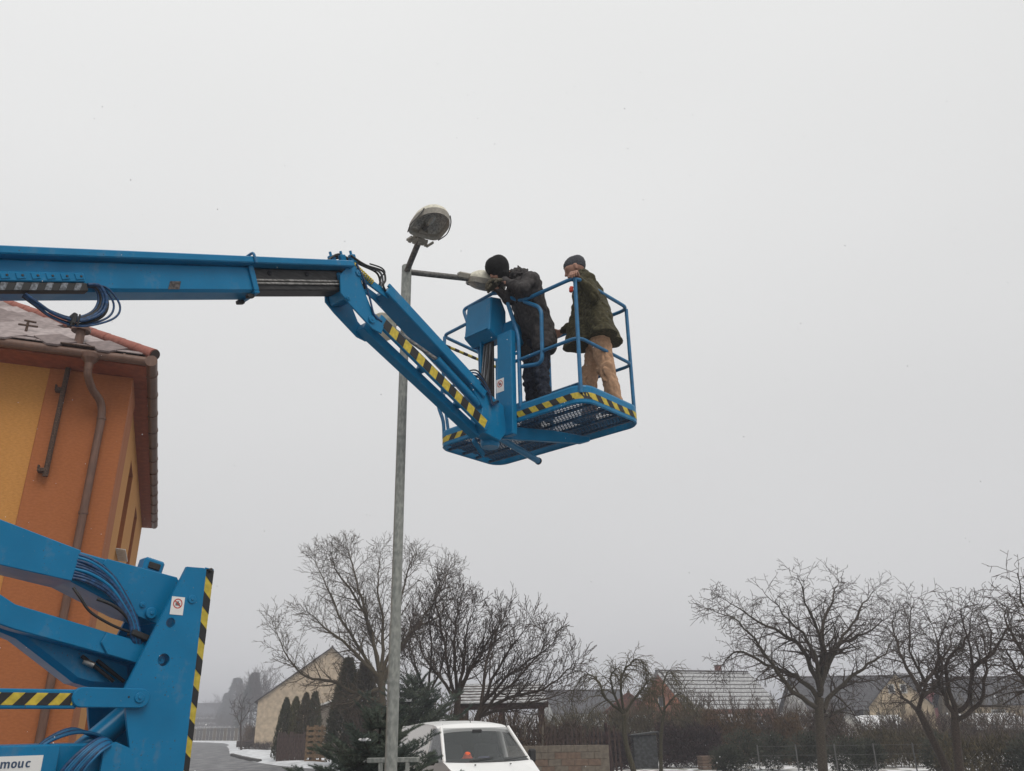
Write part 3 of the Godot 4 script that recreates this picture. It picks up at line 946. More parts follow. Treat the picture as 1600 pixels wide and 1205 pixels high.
func knuckle(L: Node3D) -> void:
	var Z := Vector3.BACK
	var mb: MB
	var poly := pv([[-3.235, 2.728], [-3.125, 2.733], [-3.105, 2.72], [-3.095, 2.15], [-3.085, 1.45], [-3.42, 1.42], [-3.56, 1.50], [-3.56, 1.72], [-3.50, 1.738], [-3.42, 1.705], [-3.465, 1.86], [-3.50, 2.015]])
	for sg in [1.0, -1.0]:
		var c := CSGCombiner3D.new()
		c.name = "knuckle_plate"
		var pl := CSGPolygon3D.new()
		pl.name = "plate"
		pl.polygon = poly
		pl.depth = 0.022
		c.add_child(pl)
		pl.position.z = 0.022
		for h in [] if sg < 0 else [[-3.288, 2.388, 0.029], [-3.298, 2.176, 0.036]]:
			var cy := CSGCylinder3D.new()
			cy.name = "bore"
			cy.operation = CSGShape3D.OPERATION_SUBTRACTION
			cy.radius = h[2]
			cy.height = 0.2
			cy.sides = 24
			cy.material = M["hole_black"]
			c.add_child(cy, true)
			cy.position = Vector3(h[0], h[1], 0.011)
			cy.rotation.x = PI / 2
		c.material_override = M["blue_paint"]
		L.add_child(c, true)
		c.position.z = 0.245 if sg > 0 else -0.267
	# striped edge plate, bent back from the near side plate
	mb = MB.new()
	var fa := Vector3(-3.104, 1.45, 0.262); var fb := Vector3(-3.035, 1.45, 0.236)
	var fd := (fb - fa).normalized()
	var fo := Vector3.UP.cross(fd) * -1.0
	if fo.z < 0:
		fo = -fo
	mb.box((fa + fb) * 0.5 + Vector3(-0.005, 0.645, -0.006), Vector3(0.078, 1.29, 0.012), Basis(fd, Vector3.UP, fd.cross(Vector3.UP)), 0.003)
	var ed := part(L, "edge_plate", mb, "blue_paint")
	var c0 := (fa + fb) * 0.5 + Vector3(-0.005, 0.005, -0.006) + fo * 0.006
	tape(ed, p3([c0 + fd * 0.035, c0 + fd * 0.035 + Vector3.UP * 1.275]), p3([fo, fo]), -fd, 0.070, 7, 0.05, "yellow_tape", 0.5)
	mb = MB.new()
	disc(Vector3(-3.075, 2.725, 0.255), Z, 0.014, 0.02, mb, 10)
	part(ed, "bolt", mb, "dark_steel")
	mb = MB.new()
	mb.box(Vector3(-3.07, 2.08, -0.02), Vector3(0.012, 1.27, 0.49), Basis(), 0.003)
	part(L, "knuckle_back", mb, "blue_paint")
	sticker(L, Vector3(-3.262, 2.489, 0.2685), Vector3.RIGHT, Vector3.UP, 0.082, 0.106)
	pin(L, Vector3(-3.175, 2.535, 0.267), 0.026, 0.008)
	pin(L, Vector3(-3.298, 2.176, 0.20), 0.024, 0.035)
	pin(L, Vector3(-3.24, 1.545, 0.267), 0.03, 0.012)
	pin(L, Vector3(-3.275, 1.535, 0.267), 0.014, 0.018)
	# upper riser arm, rising to the left
	mb = MB.new()
	mb.prism(pv([[-7.0, 3.49], [-4.28, 2.868], [-3.83, 2.758], [-3.42, 2.695], [-3.24, 2.672], [-3.17, 2.58], [-3.30, 2.40], [-3.48, 2.44], [-3.85, 2.585], [-4.23, 2.64], [-7.0, 3.24]]), -0.15, 0.15, Transform3D(), 0.008)
	var ua := part(L, "upper_riser_arm", mb, "blue_paint")
	mb = MB.new()
	mb.prism(pv([[-5.4, 3.14], [-4.28, 2.872], [-3.835, 2.762], [-3.855, 2.585], [-4.23, 2.63], [-5.4, 2.90]]), 0.151, 0.172, Transform3D(), 0.004)
	part(ua, "cover_plate", mb, "blue_paint")
	mb = MB.new()
	mb.prism(pv([[-3.68, 2.735], [-3.42, 2.70], [-3.24, 2.675], [-3.16, 2.57], [-3.30, 2.38], [-3.44, 2.42], [-3.56, 2.52], [-3.60, 2.62], [-3.70, 2.70]]), 0.151, 0.166, Transform3D(), 0.004)
	part(ua, "end_plate", mb, "blue_paint")
	pin(ua, Vector3(-3.375, 2.445, 0.166), 0.034, 0.022)
	pin(ua, Vector3(-3.43, 2.49, 0.166), 0.018, 0.010)
	mb = MB.new()
	mb.box(Vector3(-3.37, 2.735, 0.06), Vector3(0.13, 0.09, 0.10), Basis(Z, -0.18), 0.012)
	var tb := part(L, "cable_block", mb, "blue_paint")
	mb = MB.new()
	mb.box(Vector3(-3.37, 2.735, 0.113), Vector3(0.075, 0.04, 0.012), Basis(Z, -0.18), 0.004)
	part(tb, "socket", mb, "rubber")
	# hoses running down the upper arm into the knuckle
	for k in 9:
		mb = MB.new()
		var o := 0.017 * k
		mb.tube(spline([Vector3(-3.86, 2.742 - o, 0.155), Vector3(-3.78, 2.715 - o * 0.95, 0.19 + 0.004 * (k % 3)), Vector3(-3.66, 2.645 - o * 0.8, 0.20 + 0.004 * (k % 2)), Vector3(-3.555 - o * 0.1, 2.53 - o * 0.55, 0.205), Vector3(-3.475 - o * 0.2, 2.41 - o * 0.25, 0.205), Vector3(-3.425 - o * 0.35, 2.29, 0.20), Vector3(-3.40, 2.20, 0.16)], 6), 0.0095, 8)
		part(ua, "hose", mb, "blue_hose" if k % 4 != 1 else "blue_paint")
	mb = MB.new()
	mb.tube(spline([Vector3(-3.84, 2.55, 0.17), Vector3(-3.80, 2.49, 0.20), Vector3(-3.735, 2.42, 0.205), Vector3(-3.61, 2.36, 0.205), Vector3(-3.49, 2.325, 0.20)]), 0.008, 8)
	part(ua, "hose", mb, "rubber")
	mb = MB.new()
	mb.tube(spline([Vector3(-3.70, 2.50, 0.17), Vector3(-3.62, 2.47, 0.2), Vector3(-3.54, 2.42, 0.205), Vector3(-3.49, 2.36, 0.20)]), 0.010, 8)
	part(ua, "hose", mb, "rubber")
	mb = MB.new()
	mb.box(Vector3(-3.435, 2.31, 0.19), Vector3(0.11, 0.035, 0.075), Basis(Z, -0.3), 0.006)
	part(ua, "hose_clamp", mb, "rubber")
	# second riser arm
	mb = MB.new()
	mb.prism(pv([[-7.0, 3.06], [-4.2, 2.475], [-4.12, 2.432], [-3.40, 2.272], [-3.36, 2.20], [-3.42, 2.158], [-4.10, 2.302], [-4.20, 2.33], [-7.0, 2.91]]), 0.09, 0.185, Transform3D(), 0.006)
	var ub := part(L, "second_riser_arm", mb, "blue_paint")
	mb = MB.new()
	mb.prism(pv([[-3.62, 2.318], [-3.40, 2.272], [-3.34, 2.20], [-3.43, 2.158], [-3.60, 2.198], [-3.645, 2.26]]), 0.186, 0.20, Transform3D(), 0.004)
	part(ub, "end_plate", mb, "blue_paint")
	# wide cylinder fairing under it
	mb = MB.new()
	mb.prism(pv([[-4.30, 2.40], [-3.40, 2.17], [-3.36, 2.02], [-3.62, 2.03], [-3.70, 2.05], [-4.04, 2.27], [-4.30, 2.36]]), -0.12, 0.07, Transform3D(), 0.03)
	part(L, "cylinder_fairing", mb, "blue_paint")
	for k in 2:
		mb = MB.new()
		mb.tube(p3([Vector3(-3.70 + 0.09 * k, 2.19 - 0.02 * k, 0.10), Vector3(-3.50 + 0.06 * k, 2.06, 0.10)]), 0.011, 8)
		part(L, "hose", mb, "rubber")
	mb = MB.new()
	mb.tube(p3([Vector3(-3.68, 2.165, 0.09), Vector3(-3.63, 2.14, 0.115)]), 0.018, 10)
	part(L, "fitting", mb, "rod_steel")
	# lower links with stripes
	mb = MB.new()
	mb.box(Vector3(-5.0, 1.955, 0.275), Vector3(2.5, 0.098, 0.022), Basis(), 0.008)
	var ll := part(L, "lower_link", mb, "blue_paint")
	tape(ll, p3([Vector3(-4.45, 1.925, 0.2865), Vector3(-3.775, 1.925, 0.2865)]), p3([Z, Z]), Vector3.UP, 0.06, 6, 0.05, "yellow_tape", 0.4)
	mb = MB.new()
	var lp: Array = []
	for k in 9:
		var a := PI * 0.5 + PI * k / 8.0
		lp.append([-3.735 + 0.052 * cos(a), 1.965 + 0.052 * sin(a)])
	for k in 9:
		var a := -PI * 0.5 + PI * k / 8.0
		lp.append([-3.415 + 0.052 * cos(a), 1.962 + 0.052 * sin(a)])
	mb.prism(pv(lp), 0.269, 0.302, Transform3D(), 0.005)
	part(ll, "link_end", mb, "blue_paint")
	pin(ll, Vector3(-3.425, 1.965, 0.302), 0.028, 0.008)
	mb = MB.new()
	disc(Vector3(-3.485, 1.968, 0.302), Z, 0.006, 0.001, mb, 10)
	part(ll, "hole", mb, "hole_black")
	# lower riser beam with sign and hose bundle
	mb = MB.new()
	mb.prism(pv([[-7.3, 1.735], [-3.60, 1.735], [-3.48, 1.69], [-3.40, 1.55], [-3.45, 1.40], [-7.3, 1.40]]), -0.21, 0.21, Transform3D(), 0.012)
	var lr := part(L, "lower_riser_arm", mb, "blue_paint")
	mb = MB.new()
	mb.box(Vector3(-5.3, 1.57, 0.232), Vector3(3.04, 0.325, 0.04), Basis(), 0.006)
	part(lr, "side_cover", mb, "blue_paint")
	mb = MB.new()
	mb.box(Vector3(-4.10, 1.612, 0.2545), Vector3(0.48, 0.145, 0.004), Basis(), 0.0)
	var sg2 := part(lr, "sign", mb, "sticker_white", "white sign with dark blue lettering")
	var tm := TextMesh.new()
	tm.text = "omouc"
	var sf := SystemFont.new()
	sf.font_names = PackedStringArray(["Droid Sans"])
	sf.font_weight = 700
	sf.font_italic = true
	tm.font = sf
	tm.font_size = 32
	tm.pixel_size = 0.00168
	tm.depth = 0.002
	tm.horizontal_alignment = HORIZONTAL_ALIGNMENT_RIGHT
	var tmi := MeshInstance3D.new()
	tmi.name = "lettering"
	tmi.mesh = tm
	tmi.material_override = M["letter_blue"]
	sg2.add_child(tmi)
	tmi.position = Vector3(-3.915, 1.648, 0.2575)
	for k in 8:
		mb = MB.new()
		var o := 0.018 * k
		mb.tube(spline([Vector3(-3.79 + o * 0.9, 1.52, 0.265), Vector3(-3.765 + o * 0.9, 1.61, 0.285), Vector3(-3.69 + o * 0.75, 1.70 - o * 0.12, 0.295), Vector3(-3.60 + o * 0.5, 1.755 - o * 0.30, 0.27), Vector3(-3.52 + o * 0.2, 1.745 - o * 0.2, 0.22), Vector3(-3.44, 1.70, 0.12)], 6), 0.0095, 8)
		part(lr, "hose", mb, "blue_hose" if k % 3 == 0 else "blue_tube")
	for k in 4:
		mb = MB.new()
		mb.tube(spline([Vector3(-3.88 + 0.01 * k, 1.70, 0.18 - 0.03 * k), Vector3(-3.80, 1.755, 0.17 - 0.03 * k), Vector3(-3.68, 1.79 + 0.006 * k, 0.16 - 0.03 * k), Vector3(-3.56, 1.775, 0.15 - 0.03 * k), Vector3(-3.47, 1.73, 0.1)], 5), 0.0095, 8)
		part(lr, "hose", mb, "blue_tube" if k % 2 == 0 else "blue_hose")
	mb = MB.new()
	mb.tube(p3([Vector3(-3.62, 1.64, 0.0), Vector3(-3.20, 2.02, 0.0)]), 0.07, 18)
	part(L, "riser_cylinder", mb, "blue_paint")

func undercarriage(L: Node3D) -> void:
	var mb := MB.new()
	# upper knuckle joining the risers to the upper boom, behind the left edge of the view
	mb.prism(pv([[-7.15, 3.62], [-6.75, 3.60], [-6.72, 2.85], [-7.2, 2.80]]), -0.20, -0.17, Transform3D(), 0.004)
	mb.prism(pv([[-7.15, 3.62], [-6.75, 3.60], [-6.72, 2.85], [-7.2, 2.80]]), 0.20, 0.23, Transform3D(), 0.004)
	mb.box(Vector3(-7.16, 3.2, 0.015), Vector3(0.02, 0.75, 0.40), Basis(), 0.004)
	part(L, "upper_knuckle", mb, "blue_paint")
	mb = MB.new()
	mb.prism(pv([[-7.5, 0.82], [-4.9, 0.82], [-4.9, 1.20], [-5.3, 1.42], [-7.5, 1.42]]), -0.75, 0.75, Transform3D(), 0.03)
	mb.box(Vector3(-6.2, 1.66, 0), Vector3(0.5, 0.55, 0.36), Basis(), 0.01)
	part(L, "turntable", mb, "blue_paint")
	mb = MB.new()
	mb.lathe(pv([[0, 0.70], [0.55, 0.70], [0.55, 0.82], [0, 0.82]]), Transform3D(Basis(), Vector3(-6.2, 0, 0)), 28)
	part(L, "slew_ring", mb, "dark_steel")
	mb = MB.new()
	mb.box(Vector3(-6.2, 0.55, 0), Vector3(2.3, 0.30, 1.0), Basis(), 0.02)
	for u in [-7.2, -5.2]:
		mb.box(Vector3(u, 0.45, 0), Vector3(0.18, 0.18, 1.7), Basis(), 0.02)
	part(L, "chassis", mb, "blue_paint")
	for u in [-7.2, -5.2]:
		for w in [-0.92, 0.92]:
			mb = MB.new()
			var xf := Transform3D(Basis(Vector3.RIGHT, PI / 2), Vector3(u, 0.45, w))
			mb.lathe(pv([[0.27, -0.16], [0.40, -0.16], [0.45, -0.12], [0.45, 0.12], [0.40, 0.16], [0.27, 0.16]]), xf, 28)
			var ty := part(L, "wheel", mb, "rubber")
			mb = MB.new()
			mb.lathe(pv([[0, -0.10], [0.10, -0.10], [0.27, -0.14], [0.27, 0.14], [0.10, 0.10], [0, 0.10]]), xf, 28)
			part(ty, "rim", mb, "sticker_white")
# ------------------------------------------------------------------ street lamp
# luminaire: x along the arm, y up
func luminaire(parent: Node, xf: Transform3D, broken: bool) -> void:
	var out: Array = []
	var n := 28
	for i in n:
		var a := TAU * i / n
		# horseshoe: blunt at the arm, round at the tip
		var x := 0.25 + 0.225 * cos(a)
		var wz := 0.158 * sin(a)
		if cos(a) < 0:
			wz = 0.158 * sign(sin(a)) * pow(abs(sin(a)), 0.42)
			x = 0.25 - 0.20 * pow(abs(cos(a)), 0.5)
		out.append(Vector3(x, 0, wz))
	var c := Vector3(0.25, 0, 0)
	var shell := MB.new()
	var inner := MB.new()
	var rings := 7
	for j in rings:
		for i in n:
			var k := (i + 1) % n
			var f := func(idx: int, t: float, sc: float, hh: float, push: float) -> Vector3:
				var p: Vector3 = c + (out[idx] - c) * sc * cos(t * PI * 0.5)
				p.y = push + hh * pow(sin(t * PI * 0.5), 0.9)
				return p
			var t0 := float(j) / rings; var t1 := float(j + 1) / rings
			var p00: Vector3 = f.call(i, t0, 1.0, 0.12, 0.0); var p01: Vector3 = f.call(k, t0, 1.0, 0.12, 0.0)
			var p11: Vector3 = f.call(k, t1, 1.0, 0.12, 0.0); var p10: Vector3 = f.call(i, t1, 1.0, 0.12, 0.0)
			var nf := func(p: Vector3) -> Vector3: return Vector3((p.x - 0.25) / 0.05, p.y / 0.014, p.z / 0.025).normalized()
			var N := xf.basis
			shell.stri(xf * p00, xf * p10, xf * p11, N * nf.call(p00), N * nf.call(p10), N * nf.call(p11))
			shell.stri(xf * p00, xf * p11, xf * p01, N * nf.call(p00), N * nf.call(p11), N * nf.call(p01))
			var q00: Vector3 = f.call(i, t0, 0.86, 0.085, 0.0); var q01: Vector3 = f.call(k, t0, 0.86, 0.085, 0.0)
			var q11: Vector3 = f.call(k, t1, 0.86, 0.085, 0.0); var q10: Vector3 = f.call(i, t1, 0.86, 0.085, 0.0)
			inner.quad(xf * q00, xf * q01, xf * q11, xf * q10)
	var head := part(parent, "lamp_head", shell, "lamp_shell")
	part(head, "reflector", inner, "reflector")
	# dark skirt below the shell
	var rim := MB.new()
	for i in n:
		var k := (i + 1) % n
		var a0: Vector3 = out[i]; var a1: Vector3 = out[k]
		var cs := [[1.015, 0.012], [1.015, -0.045], [0.86, -0.03], [0.86, 0.005]]
		for q in 4:
			var q2 := (q + 1) % 4
			var p := func(b: Vector3, s: Array) -> Vector3:
				var r: Vector3 = c + (b - c) * s[0]
				r.y = s[1]
				return xf * r
			rim.quad(p.call(a0, cs[q2]), p.call(a0, cs[q]), p.call(a1, cs[q]), p.call(a1, cs[q2]))
	part(head, "rim", rim, "lamp_rim")
	var mb := MB.new()
	mb.tube(p3([xf * Vector3(0.10, 0.02, 0), xf * Vector3(0.17, 0.02, 0)]), 0.022, 10)
	part(head, "lamp_holder", mb, "arm_steel")
	mb = MB.new()
	mb.tube(p3([xf * Vector3(0.17, 0.02, 0), xf * Vector3(0.20, 0.015, 0), xf * Vector3(0.28, 0.01, 0), xf * Vector3(0.33, 0.01, 0), xf * Vector3(0.345, 0.01, 0)]), [0.014, 0.026, 0.033, 0.024, 0.006], 12)
	part(head, "bulb", mb, "lamp_glass")
	for s in [-1.0, 1.0]:
		mb = MB.new()
		mb.tube(spline([xf * Vector3(0.08, -0.045, 0.15 * s), xf * Vector3(0.22, -0.052, 0.175 * s), xf * Vector3(0.36, -0.035, 0.15 * s), xf * Vector3(0.40, 0.02, 0.125 * s)]), 0.006, 6)
		part(head, "clip_wire", mb, "arm_steel")
	# gear housing next to the arm
	mb = MB.new()
	mb.box(xf * Vector3(0.01, 0.015, 0.0), Vector3(0.16, 0.07, 0.10), xf.basis, 0.012)
	part(head, "gear_housing", mb, "lamp_rim")
	if broken:
		var r2 := RandomNumberGenerator.new()
		r2.seed = 5
		for k in 7:
			mb = MB.new()
			var z := -0.11 + 0.036 * k + r2.randf_range(-0.008, 0.008)
			var l := r2.randf_range(0.05, 0.11)
			mb.box(xf * Vector3(0.02 - l * 0.4, -0.045, z), Vector3(l, 0.022, r2.randf_range(0.012, 0.03)), xf.basis * Basis(Vector3.UP, r2.randf_range(-0.3, 0.3)), 0.002)
			part(head, "broken_edge", mb, "lamp_rim")
	else:
		mb = MB.new()
		for j in 5:
			for i in n:
				var k := (i + 1) % n
				var g := func(idx: int, t: float) -> Vector3:
					var p: Vector3 = c + (out[idx] - c) * 0.9 * cos(t * PI * 0.5)
					p.y = -0.03 - 0.07 * sin(t * PI * 0.5)
					return xf * p
				mb.quad(g.call(i, j / 5.0), g.call(k, j / 5.0), g.call(k, (j + 1) / 5.0), g.call(i, (j + 1) / 5.0))
		part(head, "bowl", mb, "lamp_rim")

func street_lamp() -> void:
	var at := Vector3(-1.045, 0, -7.35)
	var R := thing("street_lamp", "grey galvanised street lamp post with two lamp heads at right angles", "street lamp", at)
	var lean := Vector3(-0.042, 6.25, 0)
	var q := func(y: float) -> Vector3: return lean * (y / 6.25)
	var mb := MB.new()
	mb.tube(p3([q.call(0.0), q.call(1.0), q.call(2.6), q.call(2.62), q.call(5.75)]), [0.054, 0.053, 0.0515, 0.047, 0.043], 20)
	part(R, "pole", mb, "galvanised")
	mb = MB.new()
	mb.tube(p3([q.call(5.73), q.call(5.74), q.call(6.25), q.call(6.26)]), [0.046, 0.052, 0.052, 0.048], 20)
	part(R, "sleeve", mb, "galvanised")
	mb = MB.new()
	mb.lathe(pv([[0, 0], [0.16, 0], [0.16, 0.03], [0.07, 0.035], [0.062, 0.10], [0, 0.10]]), Transform3D(), 20)
	part(R, "base_plate", mb, "galvanised")
	var a1s := Vector3(-0.04, 6.19, 0.0); var a1 := Vector3(-0.405, 6.235, -7.60) - at
	var a2s := Vector3(-0.04, 6.18, 0.02); var a2 := Vector3(-0.865, 6.30, -6.80) - at
	for a in [[a1s, a1], [a2s, a2]]:
		mb = MB.new()
		mb.tube(p3([a[0], a[1]]), 0.031, 14)
		part(R, "arm", mb, "arm_steel")
	var d2 := (a2 - a2s).normalized()
	d2 = (d2 + Vector3(0.12, -0.20, 0)).normalized()
	var z2 := d2.cross(Vector3.UP).normalized()
	luminaire(R, Transform3D(Basis(d2, z2.cross(d2), z2).scaled(Vector3.ONE * 1.08), a2 - d2 * 0.06), true)
	var d1 := (a1 - a1s).normalized()
	d1 = (d1 + Vector3(0, -0.10, 0)).normalized()
	var z1 := d1.cross(Vector3.UP).normalized()
	luminaire(R, Transform3D(Basis(d1, 0.40) * Basis(d1, z1.cross(d1), z1), a1 - d1 * 0.10), false)
	# round cream fixture strapped to the pole, half hidden by the jib
	var F := thing("round_fixture", "round cream fixture on the lamp post, half hidden behind the jib", "fixture", at + q.call(5.545) + Vector3(-0.20, 0, 0.02))
	mb = MB.new()
	var ax := Vector3(-0.35, -0.55, 0.75).normalized()
	var xx := ax.cross(Vector3.UP).normalized()
	mb.lathe(pv([[0, -0.10], [0.05, -0.10], [0.07, -0.05], [0.13, 0.0], [0.148, 0.03], [0.145, 0.045], [0.10, 0.06], [0, 0.07]]), Transform3D(Basis(xx, ax, xx.cross(ax)), Vector3.ZERO), 28)
	part(F, "bowl", mb, "cream_enamel")
	mb = MB.new()
	mb.tube(p3([-ax * 0.09, Vector3(0.16, 0.02, -0.01)]), 0.014, 8)
	part(F, "bracket", mb, "arm_steel")
	# steel frame behind the post
	var S := thing("steel_stand", "low grey steel stand, one crossbar on two legs, behind the lamp post", "stand", Vector3(-1.10, 0, -7.8))
	mb = MB.new()
	mb.box(Vector3(0, 1.515, 0), Vector3(0.46, 0.04, 0.04), Basis(), 0.004)
	part(S, "crossbar", mb, "galvanised")
	for x in [-0.11, 0.125]:
		mb = MB.new()
		mb.box(Vector3(x, 0.7475, 0), Vector3(0.035, 1.495, 0.035), Basis(), 0.004)
		part(S, "leg", mb, "galvanised")
# ------------------------------------------------------------------ people
# Smoothly joined tapered limbs: each entry [a, b, ra, rb]; meshed as surface nets.
func sdf(prims: Array, cell: float, k: float, fold := 0.0, freq := 9.0, cutlo := -99.0, cuthi := 99.0, sd := 1) -> MB:
	var lo := Vector3(99, 99, 99); var hi := -lo
	for p in prims:
		for q in 2:
			var r: float = p[2 + q] + k * 0.3 + fold + 2.5 * cell
			lo = lo.min(p[q] - Vector3(r, r, r))
			hi = hi.max(p[q] + Vector3(r, r, r))
	var nx := int((hi.x - lo.x) / cell) + 2; var ny := int((hi.y - lo.y) / cell) + 2; var nz := int((hi.z - lo.z) / cell) + 2
	var f := PackedFloat32Array()
	f.resize(nx * ny * nz)
	f.fill(0.5)
	for p in prims:
		var a: Vector3 = p[0]; var b: Vector3 = p[1]
		var ra: float = p[2]; var rb: float = p[3]
		var rm: float = max(ra, rb) + k + 3.0 * cell + fold
		var l := ((a.min(b) - Vector3(rm, rm, rm)) - lo) / cell
		var h := ((a.max(b) + Vector3(rm, rm, rm)) - lo) / cell
		var ab := b - a
		var ll: float = max(ab.length_squared(), 1e-9)
		for x in range(max(0, int(l.x)), min(nx, int(h.x) + 2)):
			for y in range(max(0, int(l.y)), min(ny, int(h.y) + 2)):
				var base := (x * ny + y) * nz
				var pos := lo + Vector3(x, y, 0) * cell
				for z in range(max(0, int(l.z)), min(nz, int(h.z) + 2)):
					pos.z = lo.z + z * cell
					var ap := pos - a
					var t: float = clamp(ap.dot(ab) / ll, 0.0, 1.0)
					var d := (ap - ab * t).length() - lerpf(ra, rb, t)
					var i := base + z
					var o := f[i]
					if d - o < k and o - d < k:
						var hh := clampf(0.5 + 0.5 * (o - d) / k, 0.0, 1.0)
						f[i] = lerpf(o, d, hh) - k * hh * (1.0 - hh)
					elif d < o:
						f[i] = d
	if fold > 0.0 or cutlo > -90.0 or cuthi < 90.0:
		var nz_ := FastNoiseLite.new()
		nz_.seed = sd
		nz_.frequency = 1.0
		nz_.fractal_octaves = 2
		nz_.noise_type = FastNoiseLite.TYPE_SIMPLEX_SMOOTH
		for x in nx:
			for y in ny:
				var yy := lo.y + y * cell
				for z in nz:
					var i := (x * ny + y) * nz + z
					var o := f[i]
					if abs(o) < 0.06:
						if fold > 0.0:
							o += fold * (1.0 - 2.6 * absf(nz_.get_noise_3d((lo.x + x * cell) * freq + yy * freq * 0.4, yy * freq * 0.8, (lo.z + z * cell) * freq)))
					o = max(o, max(cutlo - yy, yy - cuthi))
					f[i] = o
	var idx := PackedInt32Array()
	idx.resize(nx * ny * nz)
	idx.fill(-1)
	var vs := PackedVector3Array(); var ns := PackedVector3Array()
	var sy := nz; var sx := ny * nz
	for x in nx - 1:
		for y in ny - 1:
			for z in nz - 1:
				var i := x * sx + y * sy + z
				var f0 := f[i]
				if abs(f0) > 2.5 * cell:
					continue
				var c := [f0, f[i + 1], f[i + sy], f[i + sy + 1], f[i + sx], f[i + sx + 1], f[i + sx + sy], f[i + sx + sy + 1]]
				var neg := 0
				for q in c:
					if q < 0.0:
						neg += 1
				if neg == 0 or neg == 8:
					continue
				var s := Vector3.ZERO
				var m := 0
				for e in [[0, 1], [2, 3], [4, 5], [6, 7], [0, 2], [1, 3], [4, 6], [5, 7], [0, 4], [1, 5], [2, 6], [3, 7]]:
					var u: float = c[e[0]]; var w: float = c[e[1]]
					if (u < 0.0) != (w < 0.0):
						var t := u / (u - w)
						var pa := Vector3(e[0] >> 2, (e[0] >> 1) & 1, e[0] & 1)
						var pb := Vector3(e[1] >> 2, (e[1] >> 1) & 1, e[1] & 1)
						s += pa.lerp(pb, t)
						m += 1
				idx[i] = vs.size()
				vs.append(lo + (Vector3(x, y, z) + s / m) * cell)
				ns.append(Vector3(c[4] + c[5] + c[6] + c[7] - c[0] - c[1] - c[2] - c[3], c[2] + c[3] + c[6] + c[7] - c[0] - c[1] - c[4] - c[5], c[1] + c[3] + c[5] + c[7] - c[0] - c[2] - c[4] - c[6]).normalized())
	var mb := MB.new()
	for x in range(1, nx - 1):
		for y in range(1, ny - 1):
			for z in range(1, nz - 1):
				var i := x * sx + y * sy + z
				var f0 := f[i]
				if abs(f0) > 2.5 * cell:
					continue
				for ax in 3:
					var st: int = [sx, sy, 1][ax]
					var f1 := f[i + st]
					if (f0 < 0.0) == (f1 < 0.0):
						continue
					var s1: int = [sy, 1, sx][ax]; var s2: int = [1, sx, sy][ax]
					var a := idx[i]; var b := idx[i - s1]; var c := idx[i - s1 - s2]; var d := idx[i - s2]
					if a < 0 or b < 0 or c < 0 or d < 0:
						continue
					if f0 < 0.0:
						mb.stri(vs[a], vs[b], vs[c], ns[a], ns[b], ns[c]); mb.stri(vs[a], vs[c], vs[d], ns[a], ns[c], ns[d])
					else:
						mb.stri(vs[a], vs[c], vs[b], ns[a], ns[c], ns[b]); mb.stri(vs[a], vs[d], vs[c], ns[a], ns[d], ns[c])
	return mb

# hand: wrist, pointing direction, palm normal (towards the inside), curl amount
func hand_prims(wr: Vector3, dir: Vector3, palm: Vector3, thumb_side: float, curl: float, grow := 0.0) -> Array:
	var d := dir.normalized()
	var p := (palm - d * palm.dot(d)).normalized()
	var s := d.cross(p) * thumb_side
	var out: Array = []
	for k in 4:
		var o := s * (0.030 - 0.020 * k)
		out.append([wr + o * 0.6, wr + d * 0.085 + o, 0.016 + grow, 0.013 + grow])
		var ln: float = [0.040, 0.046, 0.042, 0.033][k]
		var c := wr + d * 0.085 + o
		var dd := d
		for j in 3:
			dd = (dd * cos(curl * 0.75) + p * sin(curl * 0.75))
			var pp := (p - dd * p.dot(dd)).normalized()
			p = pp
			var l: float = ln * [1.0, 0.7, 0.55][j]
			out.append([c, c + dd * l, 0.0098 - 0.0008 * j + grow, 0.009 - 0.0008 * j + grow])
			c += dd * l
		p = (palm - d * palm.dot(d)).normalized()
	var t0 := wr + d * 0.02 + s * 0.03
	var t1 := t0 + (d * 0.5 + s * 0.7 + p * 0.3).normalized() * 0.045
	var t2 := t1 + (d * 0.75 + s * 0.1 + p * 0.6).normalized() * 0.032
	out.append([t0, t1, 0.014 + grow, 0.0105 + grow])
	out.append([t1, t2, 0.0105 + grow, 0.0085 + grow])
	return out

# head: centre, facing direction, up direction -> skull, jaw, nose, ears
func head_prims(c: Vector3, f: Vector3, u: Vector3) -> Array:
	f = f.normalized()
	u = (u - f * u.dot(f)).normalized()
	var s := f.cross(u)
	var o: Array = [
		[c + u * 0.025 - f * 0.02, c + u * 0.02 + f * 0.025, 0.090, 0.082],
		[c - u * 0.01 + f * 0.03, c - u * 0.085 + f * 0.055, 0.066, 0.038],
		[c - u * 0.07 + f * 0.055 + s * 0.02, c - u * 0.07 + f * 0.055 - s * 0.02, 0.034, 0.034],
		[c - u * 0.005 + f * 0.098, c - u * 0.035 + f * 0.112, 0.010, 0.014],
		[c - u * 0.063 + f * 0.088 + s * 0.018, c - u * 0.063 + f * 0.088 - s * 0.018, 0.010, 0.010]]
	for q in [-1.0, 1.0]:
		o.append([c + u * 0.012 - f * 0.005 + s * 0.082 * q, c - u * 0.025 - f * 0.004 + s * 0.08 * q, 0.014, 0.010])
		o.append([c + u * 0.016 + f * 0.084 + s * 0.032 * q, c + u * 0.018 + f * 0.080 + s * 0.048 * q, 0.012, 0.010])
	return o

func eyes(parent: Node, c: Vector3, f: Vector3, u: Vector3) -> void:
	f = f.normalized()
	u = (u - f * u.dot(f)).normalized()
	var s := f.cross(u)
	for q in [-1.0, 1.0]:
		var mb := sdf([[c - u * 0.004 + f * 0.083 + s * 0.030 * q, c - u * 0.004 + f * 0.081 + s * 0.040 * q, 0.009, 0.008]], 0.004, 0.004)
		part(parent, "eye", mb, "eye_dark")

